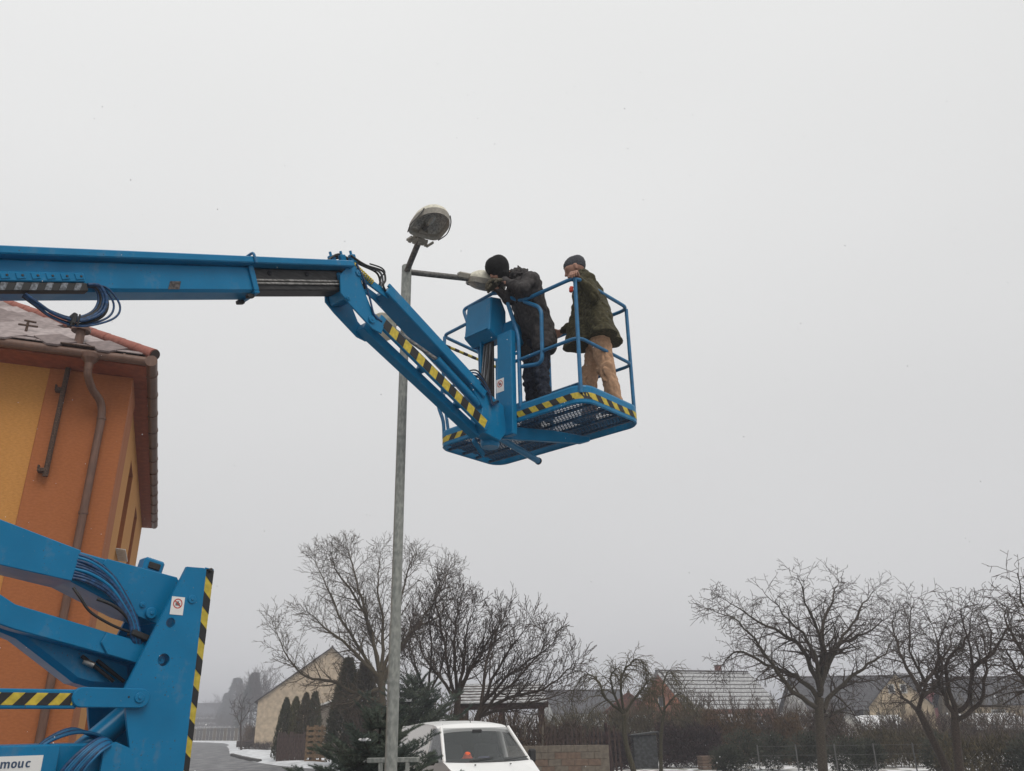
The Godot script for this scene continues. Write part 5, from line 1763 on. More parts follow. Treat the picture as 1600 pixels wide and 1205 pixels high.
func van() -> void:
	var V := thing("van", "small white van parked behind the spruce, orange cap on its dashboard", "van", Vector3(-0.70, 0, -17.2), 0.0)
	var fwd := Vector3(0.36, 0, 0.93).normalized()
	V.basis = Basis(fwd, Vector3.UP, fwd.cross(Vector3.UP))
	var mb := MB.new()
	# lower body: profile swept across with tumblehome
	var prof := pv([[-3.55, 0.35], [1.12, 0.30], [1.22, 0.45], [1.22, 0.68], [1.16, 0.86], [1.00, 0.97], [0.42, 1.12], [0.30, 1.14], [-3.60, 1.14], [-3.66, 0.9], [-3.62, 0.5]])
	var lp := func(p: Vector2, s: float, ins: float) -> Vector3:
		var front: float = clamp((p.x - 0.1) / 1.1, 0.0, 1.0)
		return Vector3(p.x, p.y, s * (van_hw(p.y) - 0.10 * front * front - ins))
	var n := prof.size()
	for i in n:
		var j := (i + 1) % n
		for s in 6:
			var s0 := -1.0 + s / 3.0; var s1 := -1.0 + (s + 1) / 3.0
			var bulge := func(p: Vector2, ss: float) -> Vector3:
				var q: Vector3 = lp.call(p, ss, 0.0)
				if p.x > 0.5:
					q.x -= 0.10 * ss * ss
					q.y -= 0.02 * ss * ss
				return q
			mb.quad(bulge.call(prof[i], s0), bulge.call(prof[j], s0), bulge.call(prof[j], s1), bulge.call(prof[i], s1))
	var tri_ := Geometry2D.triangulate_polygon(prof)
	for i in range(0, tri_.size(), 3):
		for s in [-1.0, 1.0]:
			var q: Array[Vector3] = []
			for k in 3:
				var p := prof[tri_[i + k]]
				var b: Vector3 = lp.call(p, s, 0.0)
				if p.x > 0.5:
					b.x -= 0.10
					b.y -= 0.02
				q.append(b)
			if s > 0:
				mb.tri(q[0], q[1], q[2])
			else:
				mb.tri(q[0], q[2], q[1])
	var body := part(V, "body", mb, "white_paint")
	# roof, crowned
	mb = MB.new()
	for i in 10:
		for j in 14:
			var f := func(a: float, t: float) -> Vector3:
				var x: float = lerp(-0.42, -3.62, t)
				var y: float = 1.80 + 0.06 * sin(PI * clamp(t * 1.1, 0.0, 1.0)) - 0.05 * pow(abs(a), 3.0) + (-0.09 * pow(max(0.0, 1.0 - t * 9.0), 2.0)) - 0.06 * pow(max(0.0, (t - 0.9) * 10.0), 2.0)
				return Vector3(x - 0.07 * a * a * (1.0 - t), y, a * 0.735)
			var a0 := -1.0 + i / 5.0; var a1 := -1.0 + (i + 1) / 5.0
			var p00: Vector3 = f.call(a0, j / 14.0); var p10: Vector3 = f.call(a1, j / 14.0); var p11: Vector3 = f.call(a1, (j + 1) / 14.0); var p01: Vector3 = f.call(a0, (j + 1) / 14.0)
			mb.quad(p00, p10, p11, p01)
			var dn := Vector3(0, -0.05, 0)
			mb.quad(p01 + dn, p11 + dn, p10 + dn, p00 + dn)
			if j == 0:
				mb.quad(p00 + dn, p10 + dn, p10, p00)
			if i == 0:
				mb.quad(p00, p01, p01 + dn, p00 + dn)
			if i == 9:
				mb.quad(p10 + dn, p11 + dn, p11, p10)
	var roof := part(V, "roof", mb, "white_paint")
	mb = MB.new()
	mb.tube(p3([Vector3(-0.75, 1.80, 0.0), Vector3(-0.80, 1.90, 0.0)]), 0.008, 6)
	part(roof, "aerial", mb, "black_plastic")
	# pillars
	for s in [-1.0, 1.0]:
		for q in [[0.30, 1.13, -0.47, 1.735, 0.075], [-0.95, 1.13, -1.0, 1.75, 0.09], [-3.52, 1.13, -3.5, 1.76, 0.10]]:
			mb = MB.new()
			mb.bar(Vector3(q[0], q[1], s * (van_hw(1.13) - 0.035)), Vector3(q[2], q[3], s * (van_hw(1.74) - 0.03)), q[4], 0.06, Vector3(0.3, 1, 0), 0.02)
			part(body, "pillar", mb, "white_paint")
		# closed load side behind the door window
		mb = MB.new()
		mb.quad(Vector3(-0.98, 1.13, s * 0.893), Vector3(-3.55, 1.13, s * 0.893), Vector3(-3.52, 1.77, s * 0.735), Vector3(-1.0, 1.77, s * 0.735))
		mb.quad(Vector3(-1.0, 1.77, s * 0.72), Vector3(-3.52, 1.77, s * 0.72), Vector3(-3.55, 1.13, s * 0.875), Vector3(-0.98, 1.13, s * 0.875))
		part(body, "side_panel", mb, "white_paint")
		mb = MB.new()
		mb.quad(Vector3(0.16, 1.15, s * 0.875), Vector3(-0.92, 1.15, s * 0.875), Vector3(-0.97, 1.72, s * 0.735), Vector3(-0.42, 1.72, s * 0.735))
		part(V, "side_window", mb, "van_glass")
		# mirrors
		mb = MB.new()
		mb.box(Vector3(0.02, 1.20, s * 1.03), Vector3(0.10, 0.24, 0.15), Basis(), 0.03)
		mb.bar(Vector3(0.02, 1.14, s * 0.89), Vector3(0.02, 1.15, s * 1.0), 0.05, 0.05, Vector3.UP, 0.01)
		part(V, "mirror", mb, "black_plastic")
		mb = MB.new()
		mb.box(Vector3(1.06, 0.80, s * 0.66), Vector3(0.22, 0.16, 0.24), Basis(Vector3.UP, s * -0.35), 0.04)
		part(V, "headlight", mb, "headlight_lens")
	mb = MB.new()
	mb.quad(Vector3(-3.60, 1.12, -0.88), Vector3(-3.55, 1.76, -0.73), Vector3(-3.55, 1.76, 0.73), Vector3(-3.60, 1.12, 0.88))
	mb.quad(Vector3(-3.60, 1.12, 0.88), Vector3(-3.55, 1.76, 0.73), Vector3(-3.55, 1.76, -0.73), Vector3(-3.60, 1.12, -0.88))
	part(body, "rear_door", mb, "white_paint")
	mb = MB.new()
	van_patch([0.42, 1.125, -0.44, 1.715, 0.055], mb, 0.012, 10, 0.09)
	part(V, "windscreen", mb, "van_glass")
	# black border print, wipers
	mb = MB.new()
	van_patch([0.44, 1.115, 0.33, 1.185, 0.06], mb, 0.008, 10, 0.09)
	part(V, "windscreen_border", mb, "black_plastic")
	for s in [-1.0, 1.0]:
		mb = MB.new()
		mb.tube(p3([Vector3(0.42, 1.15, 0.05 + 0.35 * s), Vector3(0.36, 1.20, 0.05 + 0.35 * s - 0.5)]), 0.008, 6)
		part(V, "wiper", mb, "black_plastic")
		mb = MB.new()
		disc(Vector3(0.62, 1.083, 0.35 * s), Vector3(0.2, 1, 0), 0.018, 0.015, mb, 8)
		part(V, "washer_jet", mb, "black_plastic")
	# interior
	mb = MB.new()
	mb.box(Vector3(0.02, 1.08, 0), Vector3(0.62, 0.12, 1.60), Basis(), 0.04)
	part(V, "dashboard", mb, "black_plastic")
	mb = MB.new()
	mb.quad(Vector3(-1.25, 1.1, -0.85), Vector3(-1.25, 1.1, 0.85), Vector3(-1.25, 1.78, 0.72), Vector3(-1.25, 1.78, -0.72))
	part(V, "bulkhead", mb, "seat_grey")
	for s in [-1.0, 1.0]:
		mb = MB.new()
		mb.box(Vector3(-0.86, 1.20, 0.38 * s), Vector3(0.16, 0.45, 0.50), Basis(Vector3.BACK, 0.2), 0.06)
		var seat := part(V, "seat", mb, "seat_grey")
		mb = MB.new()
		mb.box(Vector3(-0.93, 1.53, 0.38 * s), Vector3(0.09, 0.16, 0.26), Basis(Vector3.BACK, 0.15), 0.04)
		part(seat, "headrest", mb, "seat_grey")
	mb = MB.new()
	mb.box(Vector3(-0.33, 1.655, 0.0), Vector3(0.05, 0.07, 0.20), Basis(), 0.02)
	part(V, "rear_mirror", mb, "black_plastic")
	mb = MB.new()
	var wheel := PackedVector3Array()
	for k in 25:
		var a := TAU * k / 24
		wheel.append(Vector3(-0.32 - 0.06 * sin(a), 1.10 + 0.17 * sin(a), -0.38 + 0.18 * cos(a)))
	mb.tube(wheel, 0.014, 8)
	part(V, "steering_wheel", mb, "black_plastic")
	# grille, bumper, wheels
	mb = MB.new()
	mb.box(Vector3(1.19, 0.66, 0), Vector3(0.08, 0.10, 0.80), Basis(), 0.02)
	part(V, "grille", mb, "black_plastic")
	mb = MB.new()
	mb.box(Vector3(1.17, 0.42, 0), Vector3(0.18, 0.20, 1.50), Basis(), 0.05)
	part(V, "bumper", mb, "black_plastic")
	for x in [0.62, -2.65]:
		for s in [-1.0, 1.0]:
			mb = MB.new()
			var xf := Transform3D(Basis(Vector3.RIGHT, PI / 2), Vector3(x, 0.32, s * 0.82))
			mb.lathe(pv([[0.19, -0.10], [0.29, -0.10], [0.32, -0.07], [0.32, 0.07], [0.29, 0.10], [0.19, 0.10]]), xf, 24)
			var w := part(V, "wheel", mb, "rubber")
			mb = MB.new()
			mb.lathe(pv([[0, -0.105], [0.19, -0.09], [0.19, 0.09], [0, 0.105]]), xf, 24)
			part(w, "rim", mb, "shed_grey")
	# things on the dashboard
	var D := V.transform
	var cap := thing("cap", "bright orange cap lying behind the van windscreen", "cap", D * Vector3(0.17, 1.142, 0.36))
	cap.basis = V.basis
	part(cap, "crown", sdf([[Vector3(0, 0.03, 0), Vector3(0, 0.09, 0), 0.12, 0.075]], 0.012, 0.02, 0.006, 20.0, 0.002), "hi_vis")
	mb = MB.new()
	mb.prism(pv([[0, -0.07], [0.12, -0.10], [0.21, -0.05], [0.21, 0.05], [0.12, 0.10], [0, 0.07]]), 0.0, 0.010, Transform3D(Basis(Vector3.RIGHT, -PI / 2) * Basis(Vector3.BACK, -1.2), Vector3(0.0, 0.004, 0.04)), 0.002)
	part(cap, "peak", mb, "hi_vis")
	mb = MB.new()
	mb.box(Vector3.ZERO, Vector3(0.16, 0.07, 0.20), Basis(Vector3.UP, 0.4), 0.03)
	var cl := part(self, numbered("folded_cloth"), mb, "cloth_blue")
	tag(cl, "folded bluish cloth on the van dashboard next to the orange cap", "cloth")
	cl.position = D * Vector3(0.14, 1.178, 0.02)
	cl.basis = V.basis
# main limbs of the trees one can tell apart, in metres from each tree's foot
var TREES := {
	"walnut": {"at": Vector3(-5.18, 0, -34.00), "trunk": [Vector3(0.00, -0.05, 0.00), Vector3(0.00, 0.18, 0.00), Vector3(-0.13, 2.57, 0.00), Vector3(-0.26, 3.64, 0.00)],
		"limbs": [[Vector3(-0.19, 2.69, 0.00), Vector3(-1.10, 2.94, -0.07), Vector3(-2.16, 3.44, -0.15), Vector3(-3.21, 3.62, -0.22), Vector3(-4.07, 4.32, -0.29), Vector3(-4.56, 5.21, -0.37), Vector3(-4.86, 5.91, -0.44)],
			[Vector3(-0.24, 3.28, 0.00), Vector3(-1.09, 4.52, -0.22), Vector3(-2.14, 6.07, -0.44), Vector3(-2.96, 7.55, -0.65), Vector3(-3.56, 8.60, -0.87)],
			[Vector3(-0.26, 3.64, 0.00), Vector3(-0.74, 5.26, -0.27), Vector3(-1.42, 7.11, -0.53), Vector3(-1.88, 8.51, -0.80), Vector3(-2.19, 9.06, -1.06)],
			[Vector3(-0.24, 3.76, 0.00), Vector3(-0.33, 5.53, -0.53), Vector3(-0.72, 7.44, -1.06), Vector3(-0.73, 8.86, -1.59)],
			[Vector3(-0.20, 3.52, 0.00), Vector3(0.19, 4.99, -0.22), Vector3(0.43, 6.80, -0.43), Vector3(0.68, 8.16, -0.65), Vector3(0.86, 8.53, -0.86)],
			[Vector3(-0.16, 3.16, 0.00), Vector3(0.57, 4.75, -0.38), Vector3(1.41, 6.04, -0.76), Vector3(2.15, 7.54, -1.14), Vector3(2.34, 8.07, -1.52)],
			[Vector3(-0.25, 3.52, 0.00), Vector3(-1.46, 4.70, 0.57), Vector3(-2.54, 5.52, 1.13), Vector3(-2.94, 5.94, 1.70)],
			[Vector3(-0.26, 3.16, 0.00), Vector3(-0.83, 2.93, 0.04), Vector3(-1.55, 2.59, 0.08), Vector3(-2.54, 2.49, 0.12)],
			[Vector3(-0.25, 3.52, 0.00), Vector3(-1.10, 6.06, -0.53), Vector3(-2.54, 8.02, -1.06), Vector3(-2.98, 8.82, -1.60)],
			[Vector3(-0.20, 3.40, 0.00), Vector3(0.84, 5.23, -0.18), Vector3(1.85, 5.86, -0.36), Vector3(2.75, 6.77, -0.54)]]},
	"fruitA": {"at": Vector3(-1.73, 0, -24.50), "trunk": [Vector3(0.00, -0.05, 0.00), Vector3(0.00, 0.60, 0.00), Vector3(-0.01, 1.82, 0.00), Vector3(0.05, 2.49, 0.00)],
		"limbs": [[Vector3(0.02, 2.32, 0.00), Vector3(-0.28, 3.38, -0.36), Vector3(-0.52, 4.50, -0.72), Vector3(-0.76, 5.40, -1.08), Vector3(-0.61, 6.04, -1.44)],
			[Vector3(0.05, 2.49, 0.00), Vector3(0.24, 3.49, 0.46), Vector3(0.35, 4.31, 0.93), Vector3(0.64, 4.86, 1.39)],
			[Vector3(0.05, 2.57, 0.00), Vector3(0.58, 3.51, 0.04), Vector3(1.05, 4.21, 0.07), Vector3(1.43, 4.74, 0.11)],
			[Vector3(0.03, 2.40, 0.00), Vector3(-0.40, 2.99, 0.30), Vector3(-0.93, 3.67, 0.61), Vector3(-1.19, 4.42, 0.91)],
			[Vector3(0.05, 2.66, 0.00), Vector3(0.39, 3.17, -0.05), Vector3(0.95, 3.87, -0.11), Vector3(1.89, 4.49, -0.16)],
			[Vector3(0.05, 2.49, 0.00), Vector3(-0.08, 3.71, -0.09), Vector3(-0.00, 4.80, -0.18), Vector3(0.12, 5.46, -0.27)]]},
	"fruitB": {"at": Vector3(-1.22, 0, -23.50), "trunk": [Vector3(0.00, -0.05, 0.00), Vector3(0.00, 0.65, 0.00), Vector3(0.07, 1.65, 0.00), Vector3(0.24, 2.21, 0.00)],
		"limbs": [[Vector3(0.12, 1.89, 0.00), Vector3(0.74, 2.51, 0.44), Vector3(1.34, 2.96, 0.88), Vector3(1.94, 3.64, 1.31), Vector3(2.07, 4.00, 1.75)],
			[Vector3(0.24, 2.21, 0.00), Vector3(0.65, 3.08, 0.34), Vector3(1.10, 3.71, 0.68), Vector3(1.63, 4.33, 1.02)],
			[Vector3(0.20, 2.13, 0.00), Vector3(1.08, 2.43, 0.20), Vector3(1.94, 2.65, 0.40), Vector3(2.55, 3.04, 0.60), Vector3(2.75, 3.34, 0.79)],
			[Vector3(0.24, 2.21, 0.00), Vector3(0.36, 3.30, -0.50), Vector3(0.63, 4.21, -1.00), Vector3(0.81, 4.91, -1.50)],
			[Vector3(0.17, 1.97, 0.00), Vector3(1.07, 2.20, -0.32), Vector3(2.14, 2.44, -0.64), Vector3(2.85, 2.64, -0.96)],
			[Vector3(0.24, 2.29, 0.00), Vector3(0.91, 2.91, 0.41), Vector3(1.61, 3.36, 0.82), Vector3(2.20, 3.73, 1.23)]]},
	"fruitC": {"at": Vector3(-2.66, 0, -26.00), "trunk": [Vector3(0.00, -0.05, 0.00), Vector3(0.00, 0.54, 0.00), Vector3(-0.07, 1.83, 0.00), Vector3(-0.05, 2.55, 0.00)],
		"limbs": [[Vector3(-0.05, 2.55, 0.00), Vector3(-0.47, 3.49, -0.36), Vector3(-0.73, 4.28, -0.71), Vector3(-0.60, 5.11, -1.07)],
			[Vector3(-0.07, 2.46, 0.00), Vector3(0.40, 3.42, 0.43), Vector3(0.61, 4.30, 0.87), Vector3(0.92, 4.98, 1.30)],
			[Vector3(-0.06, 2.37, 0.00), Vector3(-0.63, 3.11, -0.21), Vector3(-0.88, 3.69, -0.42)],
			[Vector3(-0.05, 2.64, 0.00), Vector3(0.10, 3.79, 0.45), Vector3(0.03, 4.86, 0.90), Vector3(0.44, 5.55, 1.34)]]},
	"apple": {"at": Vector3(8.13, 0, -24.00), "trunk": [Vector3(0.00, -0.05, 0.00), Vector3(0.00, 0.16, 0.00), Vector3(0.03, 0.47, 0.00), Vector3(0.14, 1.66, 0.00), Vector3(0.23, 2.31, 0.00)],
		"limbs": [[Vector3(0.23, 1.98, 0.00), Vector3(-0.57, 2.48, 0.36), Vector3(-1.19, 3.13, 0.72), Vector3(-1.64, 3.77, 1.08), Vector3(-2.27, 4.33, 1.43), Vector3(-3.02, 4.55, 1.79)],
			[Vector3(0.23, 2.31, 0.00), Vector3(-0.14, 2.80, -0.27), Vector3(-0.74, 3.11, -0.53), Vector3(-1.53, 3.58, -0.80), Vector3(-1.95, 3.43, -1.07), Vector3(-2.26, 3.01, -1.34)],
			[Vector3(0.26, 2.39, 0.00), Vector3(0.24, 3.13, 0.26), Vector3(-0.06, 3.80, 0.52), Vector3(-0.67, 4.47, 0.78), Vector3(-1.27, 5.14, 1.05)],
			[Vector3(0.28, 2.48, 0.00), Vector3(0.51, 3.47, 0.26), Vector3(0.20, 4.31, 0.51), Vector3(-0.05, 4.98, 0.77), Vector3(-0.22, 5.56, 1.02)],
			[Vector3(0.32, 2.64, 0.00), Vector3(0.94, 3.51, -0.43), Vector3(1.68, 4.17, -0.87), Vector3(2.47, 4.95, -1.30), Vector3(3.14, 5.48, -1.74)],
			[Vector3(0.28, 1.98, 0.00), Vector3(0.93, 2.56, -0.34), Vector3(1.79, 3.08, -0.67), Vector3(2.75, 3.53, -1.01), Vector3(3.27, 4.19, -1.34)],
			[Vector3(0.38, 2.81, 0.00), Vector3(0.90, 3.63, 0.25), Vector3(1.57, 3.94, 0.51), Vector3(2.42, 4.45, 0.76)],
			[Vector3(0.18, 1.34, 0.00), Vector3(0.81, 1.90, -0.83), Vector3(1.82, 2.19, -1.66)],
			[Vector3(0.29, 2.56, 0.00), Vector3(-0.08, 3.67, -0.04), Vector3(-0.73, 4.13, -0.07), Vector3(-1.57, 4.68, -0.11), Vector3(-2.07, 5.05, -0.14)],
			[Vector3(0.35, 2.81, 0.00), Vector3(0.68, 4.03, -0.21), Vector3(1.18, 4.95, -0.43), Vector3(1.57, 5.62, -0.64)]]},
	"gardenA": {"at": Vector3(10.49, 0, -22.00), "trunk": [Vector3(0.00, -0.05, 0.00), Vector3(0.00, 0.25, 0.00), Vector3(0.03, 0.54, 0.00), Vector3(-0.19, 1.33, 0.00), Vector3(-0.38, 1.93, 0.00)],
		"limbs": [[Vector3(-0.38, 1.93, 0.00), Vector3(-0.22, 2.52, 0.27), Vector3(-0.54, 3.12, 0.53), Vector3(-0.58, 3.87, 0.80), Vector3(-0.43, 4.54, 1.06)],
			[Vector3(-0.38, 1.93, 0.00), Vector3(-0.37, 2.25, -0.79), Vector3(-0.11, 2.68, -1.59)],
			[Vector3(-0.24, 2.23, -0.00), Vector3(0.46, 2.68, -0.23), Vector3(0.67, 3.49, -0.46), Vector3(0.70, 4.34, -0.69)],
			[Vector3(-0.25, 2.38, 0.00), Vector3(-0.28, 3.19, -0.56), Vector3(-0.12, 4.06, -1.12), Vector3(0.32, 4.64, -1.68)],
			[Vector3(-0.17, 2.53, 0.00), Vector3(1.01, 3.34, -0.71), Vector3(1.72, 4.15, -1.42)]]},
	"gardenB": {"at": Vector3(10.31, 0, -21.00), "trunk": [Vector3(0.00, -0.05, 0.00), Vector3(0.00, 0.32, 0.00), Vector3(0.03, 0.59, 0.00), Vector3(0.16, 1.69, 0.00)],
		"limbs": [[Vector3(0.16, 1.69, 0.00), Vector3(-0.10, 2.41, 0.18), Vector3(-0.23, 2.77, 0.36), Vector3(-0.04, 3.49, 0.54), Vector3(0.34, 4.21, 0.72)],
			[Vector3(0.20, 1.77, 0.00), Vector3(0.57, 2.19, 0.12), Vector3(0.79, 3.05, 0.25), Vector3(0.69, 3.94, 0.37), Vector3(0.64, 4.31, 0.50)],
			[Vector3(0.21, 1.69, 0.00), Vector3(0.67, 2.04, 0.30), Vector3(0.83, 2.74, 0.60), Vector3(1.03, 3.58, 0.90), Vector3(0.70, 4.14, 1.20)],
			[Vector3(0.79, 2.77, 0.00), Vector3(1.26, 3.31, 0.64), Vector3(1.36, 3.90, 1.28)],
			[Vector3(0.20, 1.77, 0.00), Vector3(-0.01, 2.90, 0.52), Vector3(0.31, 3.43, 1.04), Vector3(0.33, 4.03, 1.57)]]},
	"gardenC": {"at": Vector3(10.72, 0, -18.00), "trunk": [Vector3(0.00, -0.05, 0.00), Vector3(0.00, 0.50, 0.00), Vector3(-0.00, 0.73, 0.00), Vector3(0.34, 2.23, 0.00)],
		"limbs": [[Vector3(0.34, 2.23, 0.00), Vector3(0.10, 3.10, 0.24), Vector3(-0.04, 3.86, 0.48), Vector3(-0.13, 4.55, 0.72)],
			[Vector3(0.36, 2.29, 0.00), Vector3(0.09, 3.00, -0.12), Vector3(-0.05, 3.54, -0.25), Vector3(0.07, 4.03, -0.37)],
			[Vector3(0.41, 2.48, 0.00), Vector3(-0.00, 3.42, 0.89), Vector3(-0.49, 4.06, 1.79)],
			[Vector3(0.31, 2.11, 0.00), Vector3(-0.03, 2.63, -0.32), Vector3(-0.03, 3.31, -0.64)],
			[Vector3(0.31, 2.11, 0.00), Vector3(-0.32, 2.35, 0.29), Vector3(-0.79, 2.47, 0.58)]]},
	"willowA": {"at": Vector3(3.63, 0, -28.00), "trunk": [Vector3(0.00, -0.05, 0.00), Vector3(-0.03, 0.34, 0.00), Vector3(-0.22, 1.17, 0.00), Vector3(-0.22, 1.96, 0.00)],
		"limbs": [[Vector3(-0.22, 2.02, 0.00), Vector3(-0.28, 2.88, 0.14), Vector3(-0.05, 3.42, 0.27), Vector3(0.30, 3.64, 0.41), Vector3(0.53, 3.34, 0.55), Vector3(0.58, 2.66, 0.68)],
			[Vector3(-0.27, 2.08, 0.00), Vector3(-0.78, 2.52, -0.23), Vector3(-0.94, 3.02, -0.46), Vector3(-1.33, 3.26, -0.69), Vector3(-1.66, 2.91, -0.92), Vector3(-1.81, 2.46, -1.15)],
			[Vector3(-0.15, 2.08, 0.00), Vector3(0.35, 2.68, 0.02), Vector3(0.74, 3.03, 0.05), Vector3(0.88, 2.67, 0.07)],
			[Vector3(-0.24, 2.02, 0.00), Vector3(-0.60, 2.89, 0.22), Vector3(-0.45, 3.36, 0.44), Vector3(-0.22, 3.15, 0.66)]]},
	"willowB": {"at": Vector3(4.61, 0, -29.00), "trunk": [Vector3(0.00, -0.05, 0.00), Vector3(0.01, 0.28, 0.00), Vector3(0.10, 1.33, 0.00), Vector3(0.28, 2.10, 0.00)],
		"limbs": [[Vector3(0.28, 2.10, 0.00), Vector3(0.30, 2.90, 0.02), Vector3(0.55, 3.35, 0.05), Vector3(0.78, 3.00, 0.07)],
			[Vector3(0.23, 2.01, 0.00), Vector3(-0.03, 2.62, -0.25), Vector3(-0.19, 2.83, -0.49), Vector3(-0.29, 2.43, -0.74)],
			[Vector3(0.28, 2.14, 0.00), Vector3(0.65, 2.57, 0.80), Vector3(0.73, 2.45, 1.59)]]},
	"far": {"at": Vector3(-21.94, 0, -70.00), "trunk": [Vector3(0.00, -0.05, 0.00), Vector3(-0.20, 1.19, 0.00), Vector3(-0.32, 2.23, 0.00)],
		"limbs": [[Vector3(-0.28, 1.90, -0.00), Vector3(-1.26, 2.88, -1.43), Vector3(-2.14, 3.65, -2.85)],
			[Vector3(-0.32, 2.23, 0.00), Vector3(0.13, 3.15, 1.43), Vector3(0.32, 3.73, 2.86)],
			[Vector3(-0.31, 2.13, 0.00), Vector3(-0.02, 3.00, -0.75), Vector3(-0.11, 3.69, -1.50)]]}
}
# ------------------------------------------------------------------ trees
# a branch with its side shoots; shoots of the last levels end as thin twigs
func grow(mb: MB, p: Vector3, d: Vector3, length: float, r: float, lvl: int, g: Dictionary, r2: RandomNumberGenerator) -> void:
	var seg: int = [5, 4, 3, 2][min(lvl, 3)]
	var pts := PackedVector3Array([p])
	var rad := PackedFloat32Array([r])
	var c := p
	var dd := d
	var rm: float = g.rmin
	for i in seg:
		dd = (dd + Vector3(r2.randf_range(-1, 1), r2.randf_range(-1, 1), r2.randf_range(-1, 1)) * g.wig + Vector3(0, g.trop[min(lvl, 3)], 0)).normalized()
		c += dd * length / seg
		pts.append(c)
		rad.append(max(rm, r * (1.0 - 0.75 * (i + 1) / seg)))
	mb.tube(pts, rad, 4 if lvl == 0 else 3, false)
	if lvl >= g.levels:
		return
	shoots(mb, pts, rad, length, lvl + 1, g, r2, 0.12)

func shoots(mb: MB, pts: PackedVector3Array, rad: PackedFloat32Array, length: float, lvl: int, g: Dictionary, r2: RandomNumberGenerator, start: float) -> void:
	var n: int = max(2, int(length / g.gap[min(lvl, 3)]))
	var az := r2.randf() * TAU
	for k in n:
		var t: float = lerp(start, 1.0, (k + r2.randf()) / n)
		var f := t * (pts.size() - 1)
		var i: int = min(int(f), pts.size() - 2)
		var q := pts[i].lerp(pts[i + 1], f - i)
		var r: float = lerp(rad[i], rad[i + 1], f - i)
		var ax := (pts[i + 1] - pts[i]).normalized()
		az += 2.4 + r2.randf_range(-0.5, 0.5)
		var side := ax.cross(Vector3(0.2, 0.3, 1.0)).normalized().rotated(ax, az)
		var ang: float = g.angle * r2.randf_range(0.7, 1.3)
		var dir := (ax * cos(ang) + side * sin(ang)).normalized()
		var ln: float = g.len[min(lvl, 3)] * r2.randf_range(0.55, 1.3) * (1.15 - 0.55 * t)
		grow(mb, q, dir, ln, max(g.rmin, min(0.03, r * 0.5)), lvl, g, r2)

func bare_tree(key: String, called: String, label: String, group: String, r_trunk: float, bark: String, twig: String, g: Dictionary, sd: int) -> void:
	var d: Dictionary = TREES[key]
	var R := thing(called, label, "tree", d.at, 0.0, group)
	var r2 := RandomNumberGenerator.new()
	r2.seed = sd
	var mb := MB.new()
	var tp := spline(d.trunk, 5)
	var rr := PackedFloat32Array()
	for i in tp.size():
		var t := float(i) / (tp.size() - 1)
		rr.append(r_trunk * (1.0 - 0.30 * t) * (1.0 + 0.35 * pow(max(0.0, 1.0 - t * 4.0), 2.0)) * r2.randf_range(0.95, 1.05))
	mb.tube(tp, rr, 12)
	part(R, "trunk", mb, bark)
	var tw := MB.new()
	for l in d.limbs:
		mb = MB.new()
		var lp := spline(l, 4)
		var lr := PackedFloat32Array()
		var length := 0.0
		for i in lp.size():
			var t := float(i) / (lp.size() - 1)
			if i > 0 and i < lp.size() - 1:
				lp[i] += Vector3(r2.randf_range(-1, 1), r2.randf_range(-1, 1), r2.randf_range(-1, 1)) * 0.045 * min(1.0, r_trunk * 6.0)
			if i > 0:
				length += lp[i].distance_to(lp[i - 1])
			lr.append(max(g.rmin * 1.3, r_trunk * 0.44 * pow(1.0 - t, 1.15) * (1.0 if i > 0 else 1.2) + 0.006))
		mb.tube(lp, lr, 7)
		part(R, "limb", mb, bark)
		shoots(tw, lp, lr, length, 0, g, r2, 0.15)
	var o := part(R, "crown", tw, twig)
	o.set_meta("kind", "stuff")

# cheap lens-shaped flake, two crossed slivers
func flake(mb: MB, p: Vector3, d: Vector3, s: Vector3, length: float, width: float) -> void:
	var a := p - s * width * 0.5; var b := p + s * width * 0.5; var c := p + d * length
	mb.tri(a, b, c)

